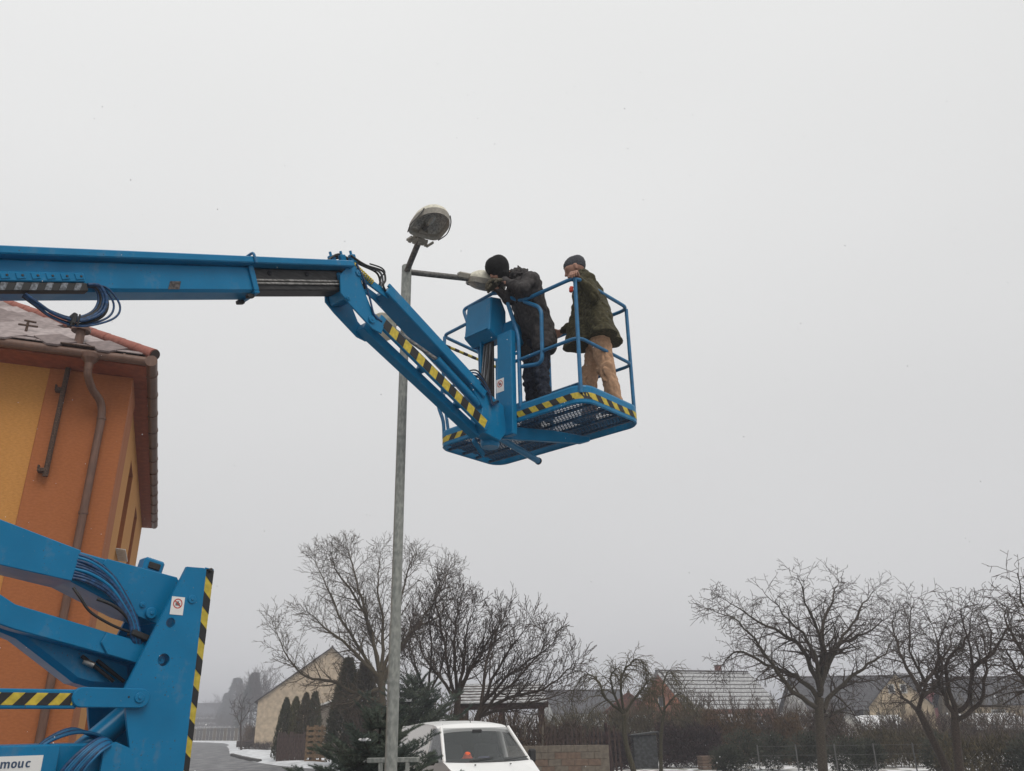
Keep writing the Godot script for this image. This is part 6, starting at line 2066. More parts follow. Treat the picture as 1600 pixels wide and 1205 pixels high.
func spruce(label: String, at: Vector3, size: float, start: int) -> void:
	var R := thing("spruce_tree", label, "tree", at, 0.7 * start, "blue-green spruces")
	R.scale = Vector3.ONE * size
	var r2 := RandomNumberGenerator.new()
	r2.seed = 76 + start
	var mb := MB.new()
	mb.tube(p3([Vector3(0, -0.05, 0), Vector3(0.01, 1.0, 0), Vector3(0.03, 1.6, 0.0), Vector3(0.05, 2.02, 0)]), [0.06, 0.045, 0.022, 0.006], 10)
	part(R, "trunk", mb, "bark_brown")
	var nd := [MB.new(), MB.new()]
	var snow := MB.new()
	var twig := func(p: Vector3, d: Vector3, ln: float, m: MB) -> void:
		var x := d.cross(Vector3(0.1, 1, 0.2)).normalized()
		var n := int(ln / 0.0030)
		for k in n:
			var t := float(k) / n
			var a := k * 2.399
			var s := x.rotated(d, a)
			var dir := (d * 0.75 + s * 0.9 + Vector3(0, 0.18, 0)).normalized()
			flake(m, p + d * ln * t, dir, dir.cross(s + Vector3(0.01, 0.02, 0.03)).normalized(), r2.randf_range(0.028, 0.042), 0.0066)
	var y := 0.15
	while y < 1.98:
		var reach: float = clamp((2.25 - y) * 0.75, 0.12, 0.92)
		var nb := 8
		var a0 := r2.randf() * TAU
		for k in nb:
			var a := a0 + TAU * k / nb + r2.randf_range(-0.25, 0.25)
			var L := reach * r2.randf_range(0.55, 1.25)
			if y < 0.75 and r2.randf() < 0.45:
				continue
			var out := Vector3(cos(a), 0, sin(a))
			var lift_ := r2.randf_range(0.12, 0.52)
			var pts := spline([Vector3(0.02, y, 0), Vector3(0.02, y, 0) + out * L * 0.5 + Vector3(0, -0.03 + lift_ * L * 0.35, 0), Vector3(0.02, y, 0) + out * L + Vector3(0, lift_ * L + 0.02, 0)], 5)
			var rad := PackedFloat32Array()
			for i in pts.size():
				rad.append(lerp(0.012, 0.003, float(i) / (pts.size() - 1)))
			mb = MB.new()
			mb.tube(pts, rad, 5)
			part(R, "bough", mb, "bark_brown")
			var m: MB = nd[0] if r2.randf() < 0.6 else nd[1]
			var i0 := 1
			for i in range(i0, pts.size()):
				var t := float(i) / (pts.size() - 1)
				var dd := (pts[i] - pts[i - 1]).normalized()
				twig.call(pts[i - 1], dd, pts[i].distance_to(pts[i - 1]), m)
				for sg in [-1.0, 1.0]:
					var sd: Vector3 = (dd * 0.75 + dd.cross(Vector3.UP).normalized() * sg * 0.75 + Vector3(0, r2.randf_range(-0.15, 0.25), 0)).normalized()
					var sl := L * 0.42 * (1.05 - t * 0.6) * r2.randf_range(0.7, 1.2)
					twig.call(pts[i], sd, sl, m)
					if sl > 0.16:
						for q in [0.4, 0.7]:
							var s3: Vector3 = (sd * 0.7 + sd.cross(Vector3.UP).normalized() * (1.0 if r2.randf() < 0.5 else -1.0) * 0.7 + Vector3(0, 0.1, 0)).normalized()
							twig.call(pts[i] + sd * sl * q, s3, sl * 0.4, m)
			twig.call(pts[pts.size() - 1], (pts[pts.size() - 1] - pts[pts.size() - 2]).normalized(), 0.09, m)
			if y < 1.7 and r2.randf() < 0.13:
				var c: Vector3 = pts[pts.size() - 3] + Vector3(0, 0.03, 0)
				for q in 4:
					var cc := c + Vector3(r2.randf_range(-0.05, 0.05), 0.005, r2.randf_range(-0.05, 0.05))
					var w := r2.randf_range(0.03, 0.055)
					snow.lathe(pv([[0, -0.012], [w, -0.008], [w * 1.05, 0.005], [w * 0.6, 0.022], [0, 0.028]]), Transform3D(Basis().scaled(Vector3(1, 1, r2.randf_range(0.7, 1.4))), cc), 7)
		y += 0.125
	var o := part(R, "needles", nd[0], "needles")
	o.set_meta("kind", "stuff")
	o = part(R, "needles", nd[1], "needles_light")
	o.set_meta("kind", "stuff")
	o = part(R, "snow_clump", snow, "snow_cap")
	o.set_meta("kind", "stuff")

# dense cone of upright sprays (thuja) or of drooping sprays (far conifer)
func cone_tree(called: String, label: String, group: String, at: Vector3, h: float, r: float, m: String, n: int, sd: int, up := 0.8, fl := 0.16, round_ := 0.55) -> void:
	var R := thing(called, label, "tree", at, 0.0, group)
	var r2 := RandomNumberGenerator.new()
	r2.seed = sd
	var mb := MB.new()
	mb.tube(p3([Vector3(0, -0.05, 0), Vector3(0, h * 0.5, 0), Vector3(0.0, h * 0.93, 0)]), [0.03 * h, 0.02 * h, 0.003 * h], 8)
	part(R, "trunk", mb, "bark_brown")
	mb = MB.new()
	var ns := FastNoiseLite.new()
	ns.seed = sd
	ns.frequency = 1.3
	for k in n:
		var t := pow(r2.randf(), 0.8)
		var a := r2.randf() * TAU
		var env: float = r * pow(1.0 - t, round_) * min(1.0, 0.72 + t * 3.0)
		env *= 1.0 + 0.30 * ns.get_noise_3d(cos(a) * 2.0, t * h, sin(a) * 2.0)
		var q := env * sqrt(r2.randf_range(0.35, 1.0))
		var o := Vector3(cos(a), 0, sin(a))
		var p := o * q + Vector3(0, 0.06 * h + t * h * 0.94, 0)
		var d := (o * (1.0 - absf(up)) * 1.5 + Vector3(0, up, 0) + Vector3(r2.randf_range(-1, 1), r2.randf_range(-1, 1), r2.randf_range(-1, 1)) * 0.30).normalized()
		var s := d.cross(Vector3(r2.randf_range(-1, 1), 0.2, r2.randf_range(-1, 1))).normalized()
		flake(mb, p, d, s, fl * r2.randf_range(0.7, 1.4), fl * 0.33)
	var c := part(R, "crown", mb, m)
	c.set_meta("kind", "stuff")

func trees() -> void:
	var g := {"levels": 2, "wig": 0.16, "trop": [0.06, 0.05, 0.03, 0.0], "gap": [0.18, 0.14, 0.14, 0.1], "len": [1.15, 0.55, 0.28, 0.2], "angle": 0.75, "rmin": 0.0068}
	bare_tree("walnut", "walnut_tree", "tallest bare tree, spreading crown behind the lamp post", "", 0.19, "bark_walnut", "twig_walnut", g, 101)
	var gf := g.duplicate()
	gf.merge({"gap": [0.145, 0.12, 0.12, 0.1], "len": [0.95, 0.42, 0.2, 0.2], "angle": 0.62, "trop": [0.10, 0.07, 0.04, 0.0], "rmin": 0.0062}, true)
	bare_tree("fruitA", "fruit_tree", "dense bare fruit tree directly behind the van, left of two", "fruit trees behind the van", 0.12, "bark_brown", "twig_dark", gf, 102)
	bare_tree("fruitB", "fruit_tree", "dense bare fruit tree leaning right above the van roof", "fruit trees behind the van", 0.11, "bark_brown", "twig_dark", gf, 103)
	bare_tree("fruitC", "fruit_tree", "slim bare fruit tree just right of the lamp post", "fruit trees behind the van", 0.08, "bark_brown", "twig_dark", gf, 104)
	var ga := g.duplicate()
	ga.merge({"gap": [0.135, 0.12, 0.12, 0.1], "len": [0.85, 0.40, 0.2, 0.2], "angle": 0.85, "trop": [-0.03, -0.05, -0.06, 0.0], "rmin": 0.0055, "wig": 0.20}, true)
	bare_tree("apple", "apple_tree", "broad bare apple tree with a single trunk and spreading limbs", "bare trees in the right gardens", 0.165, "bark_grey", "twig_dark", ga, 105)
	bare_tree("gardenA", "garden_tree", "bare tree with a trunk leaning left, before the cream gable", "bare trees in the right gardens", 0.115, "bark_brown", "twig_dark", ga, 106)
	bare_tree("gardenB", "garden_tree", "bare tree forking into a V, right of the leaning one", "bare trees in the right gardens", 0.13, "bark_brown", "twig_dark", ga, 107)
	bare_tree("gardenC", "garden_tree", "bare tree cut off by the right edge of the picture", "bare trees in the right gardens", 0.13, "bark_brown", "twig_dark", ga, 108)
	var gw := g.duplicate()
	gw.merge({"gap": [0.07, 0.09, 0.1, 0.1], "len": [0.7, 0.35, 0.2, 0.2], "angle": 0.7, "trop": [-0.16, -0.22, -0.2, 0.0], "rmin": 0.006, "wig": 0.15, "levels": 1}, true)
	bare_tree("willowA", "weeping_tree", "small weeping tree with arching bare boughs near the grey shed", "small weeping trees", 0.10, "bark_green", "twig_olive", gw, 109)
	bare_tree("willowB", "weeping_tree", "smaller weeping tree with a slim straight trunk", "small weeping trees", 0.075, "bark_green", "twig_olive", gw, 110)
	var gx := g.duplicate()
	gx.merge({"gap": [0.3, 0.25, 0.2, 0.2], "len": [0.9, 0.5, 0.3, 0.2], "rmin": 0.014, "levels": 1}, true)
	bare_tree("far", "young_tree", "thin young bare tree before the cream gable house", "", 0.09, "bark_brown", "twig_dark", gx, 111)
	spruce("nearer young spruce, its boughs around the lamp post foot", Vector3(-1.92, 0, -12.0), 1.0, 1)
	spruce("bushy spruce behind the van roof, right of the lamp post", Vector3(-2.75, 0, -23.0), 1.5, 2)
	# arborvitae in front of the cream house
	cone_tree("arborvitae", "narrow dark arborvitae, leftmost of the row before the cream gable", "arborvitae row", Vector3(-12.45, 0, -46.6), 3.15, 0.62, "thuja_dark", 3600, 1, 0.85, 0.15, 0.58)
	cone_tree("arborvitae", "yellowish green arborvitae, second from left in the row", "arborvitae row", Vector3(-11.95, 0, -46.7), 3.2, 0.66, "thuja_green", 3600, 2, 0.85, 0.15, 0.58)
	cone_tree("arborvitae", "brown-tinged arborvitae, third from left in the row", "arborvitae row", Vector3(-11.40, 0, -46.6), 3.4, 0.66, "thuja_brown", 3600, 3, 0.85, 0.15, 0.58)
	cone_tree("arborvitae", "dark green arborvitae, rightmost of the row, above the wooden pallet", "arborvitae row", Vector3(-10.95, 0, -46.7), 3.45, 0.7, "thuja_dark", 3600, 4, 0.85, 0.15, 0.58)
	cone_tree("tall_conifer", "tall dark conifer left behind the spruce", "tall dark conifers", Vector3(-8.0, 0, -40.5), 4.7, 1.0, "thuja_dark", 7000, 5, 0.6, 0.2, 0.62)
	cone_tree("tall_conifer", "tall brownish conifer right behind the spruce", "tall dark conifers", Vector3(-7.1, 0, -40.0), 4.5, 1.05, "thuja_brown", 7000, 6, 0.6, 0.2, 0.62)
	# trees far down the road, fading into the haze
	cone_tree("far_conifer", "tall hazy conifer at the end of the road", "hazy trees down the road", Vector3(-98.0, 1.7, -300), 16.2, 5.0, "far_conifer", 2600, 21, -0.25, 1.4, 0.9)
	cone_tree("far_conifer", "dark conifer peeping over the left eave of the cream house", "hazy trees down the road", Vector3(-60.5, 0.6, -197), 12.9, 3.4, "far_conifer", 2200, 22, -0.25, 1.0, 0.9)
	cone_tree("far_conifer", "slim hazy conifer left of the tall one", "hazy trees down the road", Vector3(-109.2, 2.1, -325), 11.9, 3.4, "far_conifer", 2200, 23, -0.25, 1.3, 0.9)
	var gfar := {"levels": 1, "wig": 0.16, "trop": [0.08, 0.05, 0.03, 0.0], "gap": [0.5, 0.4, 0.3, 0.3], "len": [3.2, 1.6, 0.5, 0.3], "angle": 0.6, "rmin": 0.028}
	var fi := 0
	for q in [[-86.8, -274, 13.7, "bare hazy tree right of the tall far conifer"], [-76.4, -251, 12.3, "bare hazy tree between the far conifers"], [-67.2, -216, 11.2, "bare tree rising behind the far hedge"], [-119.0, -349, 12.6, "bare hazy tree left of the far conifers"], [-53.9, -182, 11.5, "bare tree over the left eave of the cream house"], [-128.8, -363, 9.8, "low hazy tree beside the far house"]]:
		var limbs: Array = []
		var r2 := RandomNumberGenerator.new()
		r2.seed = 300 + fi
		var h: float = q[2]
		for k in 7:
			var a := TAU * k / 7.0 + r2.randf() * 0.5
			var sp := r2.randf_range(0.12, 0.30) * h
			limbs.append([Vector3(0, h * r2.randf_range(0.25, 0.45), 0), Vector3(cos(a) * sp * 0.5, h * 0.6, sin(a) * sp * 0.5), Vector3(cos(a) * sp, h * r2.randf_range(0.8, 1.0), sin(a) * sp)])
		TREES["far%d" % fi] = {"at": Vector3(q[0], 1.0, q[1]), "trunk": [Vector3(0, -1.2, 0), Vector3(0, h * 0.3, 0), Vector3(0.1, h * 0.5, 0)], "limbs": limbs}
		bare_tree("far%d" % fi, "far_tree", q[3], "hazy trees down the road", 0.17, "bark_grey", "twig_dark", gfar, 400 + fi)
		fi += 1
# ------------------------------------------------------------------ gardens
# clipped or loose hedge of fine upright twigs filling a box with an uneven top
func hedge(called: String, label: String, group: String, a: Vector3, b: Vector3, h: float, depth: float, m: String, n: int, sd: int, len_ := 0.42, up := 1.0, cat := "hedge") -> void:
	var r2 := RandomNumberGenerator.new()
	r2.seed = sd
	var ns := FastNoiseLite.new()
	ns.seed = sd
	ns.frequency = 0.9
	var mid := (a + b) * 0.5
	var mb := MB.new()
	var ax := (b - a)
	var nr := ax.cross(Vector3.UP).normalized()
	for k in n:
		var t := r2.randf()
		var w := r2.randf_range(-0.5, 0.5)
		var top: float = h * (0.86 + 0.22 * ns.get_noise_2d(t * ax.length(), w * 2.0)) * sqrt(max(0.05, 1.0 - pow(abs(w * 2.0), 3.0)))
		var y := top * pow(r2.randf(), 0.75)
		var p := a + ax * t + nr * w * depth * (1.0 + 0.3 * ns.get_noise_2d(t * 9.0, y * 2.0)) + Vector3(0, y, 0) - mid
		var d := Vector3(r2.randf_range(-1, 1), up + r2.randf_range(-0.4, 0.6), r2.randf_range(-1, 1)).normalized()
		var s := d.cross(Vector3(r2.randf_range(-1, 1), 0.1, r2.randf_range(-1, 1))).normalized()
		flake(mb, p, d, s, len_ * r2.randf_range(0.5, 1.3), r2.randf_range(0.022, 0.045))
	var o := part(self, numbered(called), mb, m)
	tag(o, label, cat, group)
	o.position = mid

# loose shrub: stems fanning from the foot, with side twigs
func shrub(called: String, label: String, group: String, at: Vector3, h: float, r: float, m: String, stems: int, sd: int) -> void:
	var r2 := RandomNumberGenerator.new()
	r2.seed = sd
	var g := {"levels": 1, "wig": 0.14, "trop": [0.06, 0.05, 0.0, 0.0], "gap": [0.22, 0.16, 0.2, 0.2], "len": [0.55, 0.28, 0.2, 0.2], "angle": 0.5, "rmin": 0.0085}
	var mb := MB.new()
	for k in stems:
		var a := r2.randf() * TAU
		var sp := r * sqrt(r2.randf())
		var hh := h * r2.randf_range(0.65, 1.0)
		var o := Vector3(cos(a), 0, sin(a))
		var pts := spline([o * 0.12 + Vector3(0, -0.03, 0), o * sp * 0.5 + Vector3(0, hh * 0.5, 0), o * sp + Vector3(0, hh, 0)], 3)
		var rad := PackedFloat32Array()
		for i in pts.size():
			rad.append(lerp(0.022, 0.009, float(i) / (pts.size() - 1)))
		mb.tube(pts, rad, 4, false)
		shoots(mb, pts, rad, hh, 0, g, r2, 0.2)
	var o2 := part(self, numbered(called), mb, m)
	tag(o2, label, "shrub", group)
	o2.position = at

func leafy(called: String, label: String, group: String, at: Vector3, h: float, r: float, m: String, n: int, sd: int) -> void:
	var r2 := RandomNumberGenerator.new()
	r2.seed = sd
	var ns := FastNoiseLite.new()
	ns.seed = sd
	ns.frequency = 1.4
	var mb := MB.new()
	for k in n:
		var d := Vector3(r2.randfn(), r2.randfn(), r2.randfn()).normalized()
		var q := pow(r2.randf(), 0.4) * (1.0 + 0.35 * ns.get_noise_3d(d.x, d.y, d.z))
		var p := Vector3(d.x * r * q, h * 0.5 + d.y * h * 0.5 * q, d.z * r * q)
		if p.y < 0.02:
			continue
		var dd := (d + Vector3(r2.randf_range(-1, 1), r2.randf_range(-0.3, 1), r2.randf_range(-1, 1)) * 0.8).normalized()
		flake(mb, p, dd, dd.cross(Vector3(r2.randf(), r2.randf(), 0.5)).normalized(), r2.randf_range(0.06, 0.14), r2.randf_range(0.035, 0.06))
	var o2 := part(self, numbered(called), mb, m)
	tag(o2, label, "shrub", group)
	o2.position = at

func gardens() -> void:
	var mb: MB
	# board fence before the arborvitae
	var F := thing("board_fence", "dark brown upright board fence under the arborvitae", "fence", Vector3(-11.8, 0, -45.9))
	var r2 := RandomNumberGenerator.new()
	r2.seed = 6
	for k in 13:
		mb = MB.new()
		var h := 1.50 + r2.randf_range(-0.08, 0.06)
		mb.box(Vector3(-0.72 + 0.122 * k, h * 0.5, r2.randf_range(-0.01, 0.01)), Vector3(0.105, h, 0.025), Basis(Vector3.BACK, r2.randf_range(-0.015, 0.015)), 0.004)
		part(F, "board", mb, "wood_brown")
	for y in [0.4, 1.2]:
		mb = MB.new()
		mb.box(Vector3(0.0, y, -0.045), Vector3(1.6, 0.08, 0.05), Basis(), 0.004)
		part(F, "rail", mb, "wood_brown")
	# wooden pallets stood on edge
	for q in [[-10.35, -44.6, 0.42, "weathered wooden pallet stood upright beside the board fence"], [-9.82, -43.9, -0.55, "reddish wooden pallet stood upright next to the steel post"]]:
		var P := thing("pallet", q[3], "pallet", Vector3(q[0], 0.03, q[1]), q[2], "upright wooden pallets")
		for k in 7:
			mb = MB.new()
			mb.box(Vector3(0, 0.14 + 0.255 * k, 0.05), Vector3(0.86, 0.155, 0.022), Basis(), 0.003)
			part(P, "slat", mb, "wood_tan")
		for x in [-0.36, 0.0, 0.36]:
			mb = MB.new()
			mb.box(Vector3(x, 0.92, 0.0), Vector3(0.10, 1.80, 0.075), Basis(), 0.004)
			part(P, "stringer", mb, "wood_tan")
	mb = MB.new()
	mb.tube(p3([Vector3(0, -0.05, 0), Vector3(0, 1.95, 0)]), 0.035, 8)
	var post := part(self, numbered("steel_post"), mb, "galvanised")
	tag(post, "pale steel post right of the wooden pallets", "post")
	post.position = Vector3(-9.42, 0, -43.2)
	# car port with snowy lattice roof
	var C := thing("carport", "red-brown timber carport with a snow-patched roof behind the van", "carport", Vector3(-0.4, 0, -32.0))
	for x in [-1.6, -0.2, 1.28]:
		for z in [0.9, -2.2]:
			mb = MB.new()
			mb.box(Vector3(x, 1.15, z), Vector3(0.14, 2.3, 0.14), Basis(), 0.01)
			part(C, "post", mb, "wood_red")
	for z in [0.9, -2.2]:
		mb = MB.new()
		mb.box(Vector3(-0.15, 2.40, z), Vector3(3.3, 0.22, 0.12), Basis(), 0.01)
		part(C, "beam", mb, "wood_red")
	var rb := Basis(Vector3.RIGHT, 0.22)
	mb = MB.new()
	mb.box(Vector3(-0.15, 2.86, -0.7), Vector3(3.2, 0.03, 3.6), rb, 0.0)
	var sheet := part(C, "roof_sheet", mb, "roof_snow")
	for k in 9:
		mb = MB.new()
		mb.box(Vector3(-1.70 + 0.388 * k, 2.80, -0.7), Vector3(0.06, 0.10, 3.65), rb, 0.004)
		part(C, "rafter", mb, "wood_red")
	for k in 6:
		mb = MB.new()
		mb.box(Vector3(-0.15, 2.886, -0.7) + rb * Vector3(0, 0, 1.4 - 0.52 * k), Vector3(3.2, 0.03, 0.05), rb, 0.0)
		part(sheet, "batten", mb, "wood_red")
	# timber cladding and clutter behind
	hedge("twiggy_hedge", "brown twiggy undergrowth under the carport roof", "background hedges", Vector3(-2.6, 0, -30.2), Vector3(0.9, 0, -30.4), 2.2, 1.4, "twig_brown", 3800, 41, 0.5)
	# low block wall right of the van
	var W := thing("block_wall", "low weathered block wall right of the van", "wall", Vector3(0.9, 0, -27.0), -0.04)
	for row in 6:
		for k in 10:
			var x := -2.0 + 0.40 * k + (0.2 if row % 2 else 0.0)
			if x > 1.75:
				continue
			mb = MB.new()
			mb.box(Vector3(x, 0.095 + 0.19 * row, r2.randf_range(-0.008, 0.008)), Vector3(0.392, 0.182, 0.20), Basis(), 0.008)
			part(W, "block", mb, "wall_grey" if r2.randf() < 0.5 or row > 4 else "wall_brown")
	mb = MB.new()
	mb.box(Vector3(-0.05, 0.57, 0), Vector3(3.8, 1.12, 0.17), Basis(), 0.0)
	part(W, "mortar", mb, "wall_grey")
	# paling fence behind the wall
	var PF := thing("paling_fence", "grey paling fence with gaps behind the block wall", "fence", Vector3(1.6, 0, -30.0))
	for k in 24:
		mb = MB.new()
		var h := 1.62 + r2.randf_range(-0.12, 0.10)
		mb.box(Vector3(-1.5 + 0.145 * k, h * 0.5, 0), Vector3(0.07, h, 0.022), Basis(Vector3.BACK, r2.randf_range(-0.05, 0.05)), 0.003)
		part(PF, "paling", mb, "wood_brown" if r2.randf() < 0.7 else "wall_grey")
	for y in [0.45, 1.25]:
		mb = MB.new()
		mb.box(Vector3(0.17, y, -0.04), Vector3(3.5, 0.07, 0.04), Basis(), 0.003)
		part(PF, "rail", mb, "wood_brown")
	mb = MB.new()
	mb.tube(p3([Vector3(0, -0.05, 0), Vector3(0.02, 0.9, 0), Vector3(-0.03, 1.75, 0)]), [0.09, 0.075, 0.05], 8)
	var stump := part(self, numbered("fence_post"), mb, "twig_purple")
	tag(stump, "dark thick wooden post at the right end of the block wall", "post")
	stump.position = Vector3(2.75, 0, -27.2)
	# hedges, from left to right
	hedge("twiggy_hedge", "olive brown hedge between the carport and the weeping trees", "background hedges", Vector3(1.2, 0, -41), Vector3(5.2, 0, -41), 2.35, 1.4, "twig_olive", 6000, 51, 0.45)
	hedge("twiggy_hedge", "brown hedge just right of the carport post", "background hedges", Vector3(1.0, 0, -36), Vector3(2.6, 0, -36), 1.9, 1.0, "twig_brown", 2600, 52, 0.4)
	hedge("twiggy_hedge", "dark purple-brown clipped hedge right of the weeping trees", "background hedges", Vector3(5.75, 0, -36.2), Vector3(8.3, 0, -36.2), 1.75, 1.0, "twig_purple", 5200, 53, 0.30, 0.6)
	hedge("twiggy_hedge", "dark red-brown brush pile left of the grey shed", "background hedges", Vector3(3.0, 0, -36.0), Vector3(4.5, 0, -36.0), 1.5, 1.0, "twig_purple", 2600, 54, 0.4, 0.4)
	hedge("twiggy_hedge", "long olive hedge running behind the weeping trees", "background hedges", Vector3(4.4, 0, -42), Vector3(9.0, 0, -42), 2.5, 1.5, "twig_olive", 7000, 55, 0.45)
	hedge("twiggy_hedge", "rust-coloured beech hedge left of the apple tree", "background hedges", Vector3(8.2, 0, -39), Vector3(10.6, 0, -39), 2.35, 1.3, "twig_rust", 5200, 56, 0.34)
	hedge("twiggy_hedge", "brown hedge directly behind the apple tree trunk", "background hedges", Vector3(10.2, 0, -39.5), Vector3(14.6, 0, -39.5), 2.3, 1.4, "twig_brown", 6500, 57, 0.42)
	hedge("twiggy_hedge", "reddish hedge piece just left of the apple trunk", "background hedges", Vector3(10.9, 0, -37.0), Vector3(11.9, 0, -37.0), 2.0, 0.9, "twig_rust", 2000, 58, 0.34)
	hedge("twiggy_hedge", "thin brown hedge right of the apple tree", "background hedges", Vector3(14.2, 0, -43), Vector3(19.2, 0, -43), 1.75, 1.2, "twig_brown", 4200, 59, 0.45)
	hedge("twiggy_hedge", "olive hedge before the cream gable house", "background hedges", Vector3(13.0, 0, -34), Vector3(16.2, 0, -34), 1.35, 1.0, "twig_olive", 3600, 60, 0.38)
	hedge("twiggy_hedge", "brown hedge between the leaning tree and right edge", "background hedges", Vector3(18.4, 0, -42), Vector3(25.5, 0, -42), 2.0, 1.4, "twig_brown", 6000, 61, 0.45)
	hedge("twiggy_hedge", "dark mixed hedge low at the right edge", "background hedges", Vector3(12.8, 0, -27), Vector3(17.6, 0, -27), 1.25, 1.2, "twig_olive", 4200, 62, 0.36)
	# green shrubs
	var si := 0
	for q in [[8.4, -33, 1.45, 0.75, "dark evergreen shrub below the rust hedge"], [9.6, -33.5, 1.35, 0.7, "evergreen shrub between rust hedge and apple trunk"], [10.4, -32, 1.35, 0.6, "upright evergreen shrub just left of the apple trunk"], [11.2, -30.5, 1.20, 0.7, "green shrub right of the apple trunk"], [7.6, -32.5, 0.9, 0.6, "low dark shrub beside the wooden crate"], [13.6, -28.5, 1.30, 0.7, "green shrub below the forked tree"], [12.2, -31.0, 1.1, 0.6, "low green shrub between the two right trees"], [15.0, -26.0, 1.25, 0.7, "green shrub near the right edge"]]:
		leafy("evergreen_shrub", q[4], "evergreen shrubs", Vector3(q[0], 0, q[1]), q[2], q[3], "shrub_green", 2400, 80 + si)
		si += 1
	# loose bare shrubs behind the hedges
	si = 0
	for q in [[6.2, -46, 3.0, 1.5, "twig_olive", "tall loose shrub behind the weeping trees"], [9.2, -46, 3.2, 1.5, "twig_brown", "loose bare shrub before the snowy roof, left"], [11.6, -47, 3.1, 1.6, "twig_brown", "loose bare shrub before the snowy roof, middle"], [14.0, -47, 2.9, 1.5, "twig_brown", "loose bare shrub before the snowy roof, right"], [16.8, -48, 2.6, 1.4, "twig_brown", "loose bare shrub left of the cream gable"], [20.6, -48, 2.8, 1.6, "twig_olive", "loose bare shrub below the pink gable"], [24.5, -46, 3.0, 1.7, "twig_olive", "loose bare shrub below the right grey roof"], [3.4, -44, 2.6, 1.5, "twig_olive", "loose greenish shrub right of the carport"], [-0.6, -38, 2.9, 1.5, "twig_brown", "loose bare shrub behind the carport roof"], [-3.6, -37, 3.2, 1.5, "twig_brown", "loose bare shrub between spruce and carport"], [-6.2, -38, 3.0, 1.5, "twig_brown", "loose bare shrub behind the spruce"], [22.6, -36, 2.4, 1.5, "twig_brown", "loose bare shrub under the right edge tree"]]:
		shrub("bare_shrub", q[5], "loose bare shrubs", Vector3(q[0], 0, q[1]), q[2], q[3], q[4], 26, 500 + si)
		si += 1
	# grey shed and small garden buildings
	var S := thing("garden_shed", "small dark grey garden shed behind the weeping tree trunk", "shed", Vector3(5.15, 0, -36.3))
	mb = MB.new()
	mb.box(Vector3(0, 0.62, 0), Vector3(0.95, 1.24, 0.9), Basis(), 0.01)
	part(S, "wall", mb, "shed_grey")
	mb = MB.new()
	mb.box(Vector3(0, 1.30, 0), Vector3(1.15, 0.05, 1.1), Basis(Vector3.BACK, 0.10), 0.006)
	part(S, "roof", mb, "shed_grey")
	var G := thing("greenhouse", "small white-framed arched greenhouse behind the weeping tree", "greenhouse", Vector3(6.35, 0, -45.5))
	for z in [0.5, 0.0, -0.5]:
		mb = MB.new()
		var arc := PackedVector3Array()
		for k in 13:
			var a := PI * k / 12.0
			arc.append(Vector3(-cos(a) * 0.62, 1.25 + sin(a) * 0.80, z))
		mb.tube(arc, 0.04, 6)
		part(G, "hoop", mb, "white_metal")
		for x in [-0.62, 0.62]:
			mb = MB.new()
			mb.box(Vector3(x, 0.62, z), Vector3(0.07, 1.25, 0.07), Basis(), 0.004)
			part(G, "post", mb, "white_metal")
	mb = MB.new()
	mb.box(Vector3(0, 1.25, 0.52), Vector3(1.3, 0.08, 0.05), Basis(), 0.004)
	part(G, "crossbar", mb, "white_metal")
	mb = MB.new()
	mb.box(Vector3(0.05, 0.65, -0.1), Vector3(0.9, 1.25, 0.7), Basis(), 0.03)
	part(G, "plant_bed", mb, "twig_purple")
	var Hh := thing("garden_hut", "small hut with a red roof left of the weeping tree", "hut", Vector3(5.2, 0, -50.0), 0.3)
	mb = MB.new()
	mb.prism(pv([[-0.75, 0], [0.75, 0], [0.75, 1.35], [0, 1.85], [-0.75, 1.35]]), -0.9, 0.9, Transform3D(), 0.0)
	part(Hh, "wall", mb, "orange_render")
	for s in [-1.0, 1.0]:
		mb = MB.new()
		mb.bar(Vector3(0, 1.92, 0), Vector3(0.95 * s, 1.27, 0), 0.05, 2.0, Vector3.UP, 0.0)
		part(Hh, "roof", mb, "red_roof")
	var K := thing("wooden_crate", "pale wooden crate on the snow below the purple hedge", "crate", Vector3(7.5, 0, -34.6), 0.15)
	for k in 4:
		mb = MB.new()
		mb.box(Vector3(0, 0.06 + 0.115 * k, 0.28), Vector3(0.95, 0.10, 0.02), Basis(), 0.003)
		part(K, "board", mb, "wall_brown")
		mb = MB.new()
		mb.box(Vector3(-0.465, 0.06 + 0.115 * k, 0.0), Vector3(0.02, 0.10, 0.53), Basis(), 0.003)
		part(K, "board", mb, "wall_brown")
		mb = MB.new()
		mb.box(Vector3(0.465, 0.06 + 0.115 * k, 0.0), Vector3(0.02, 0.10, 0.53), Basis(), 0.003)
		part(K, "board", mb, "wall_brown")
	mb = MB.new()
	mb.box(Vector3(0, 0.475, 0), Vector3(0.99, 0.02, 0.60), Basis(), 0.003)
	part(K, "lid", mb, "wall_brown")
	# wire fence with posts along the right gardens
	var N := thing("wire_fence", "thin wire fence with dark posts along the right gardens", "fence", Vector3(12.0, 0, -29.3), -0.10)
	for k in 9:
		mb = MB.new()
		mb.tube(p3([Vector3(-4.0 + 1.25 * k, -0.05, 0), Vector3(-4.0 + 1.25 * k, 0.98, 0)]), 0.022, 6)
		part(N, "post", mb, "wire_grey")
	for y in [0.35, 0.65, 0.93]:
		mb = MB.new()
		mb.tube(p3([Vector3(-4.0, y, 0), Vector3(6.0, y, 0)]), 0.004, 4)
		part(N, "wire", mb, "wire_grey")
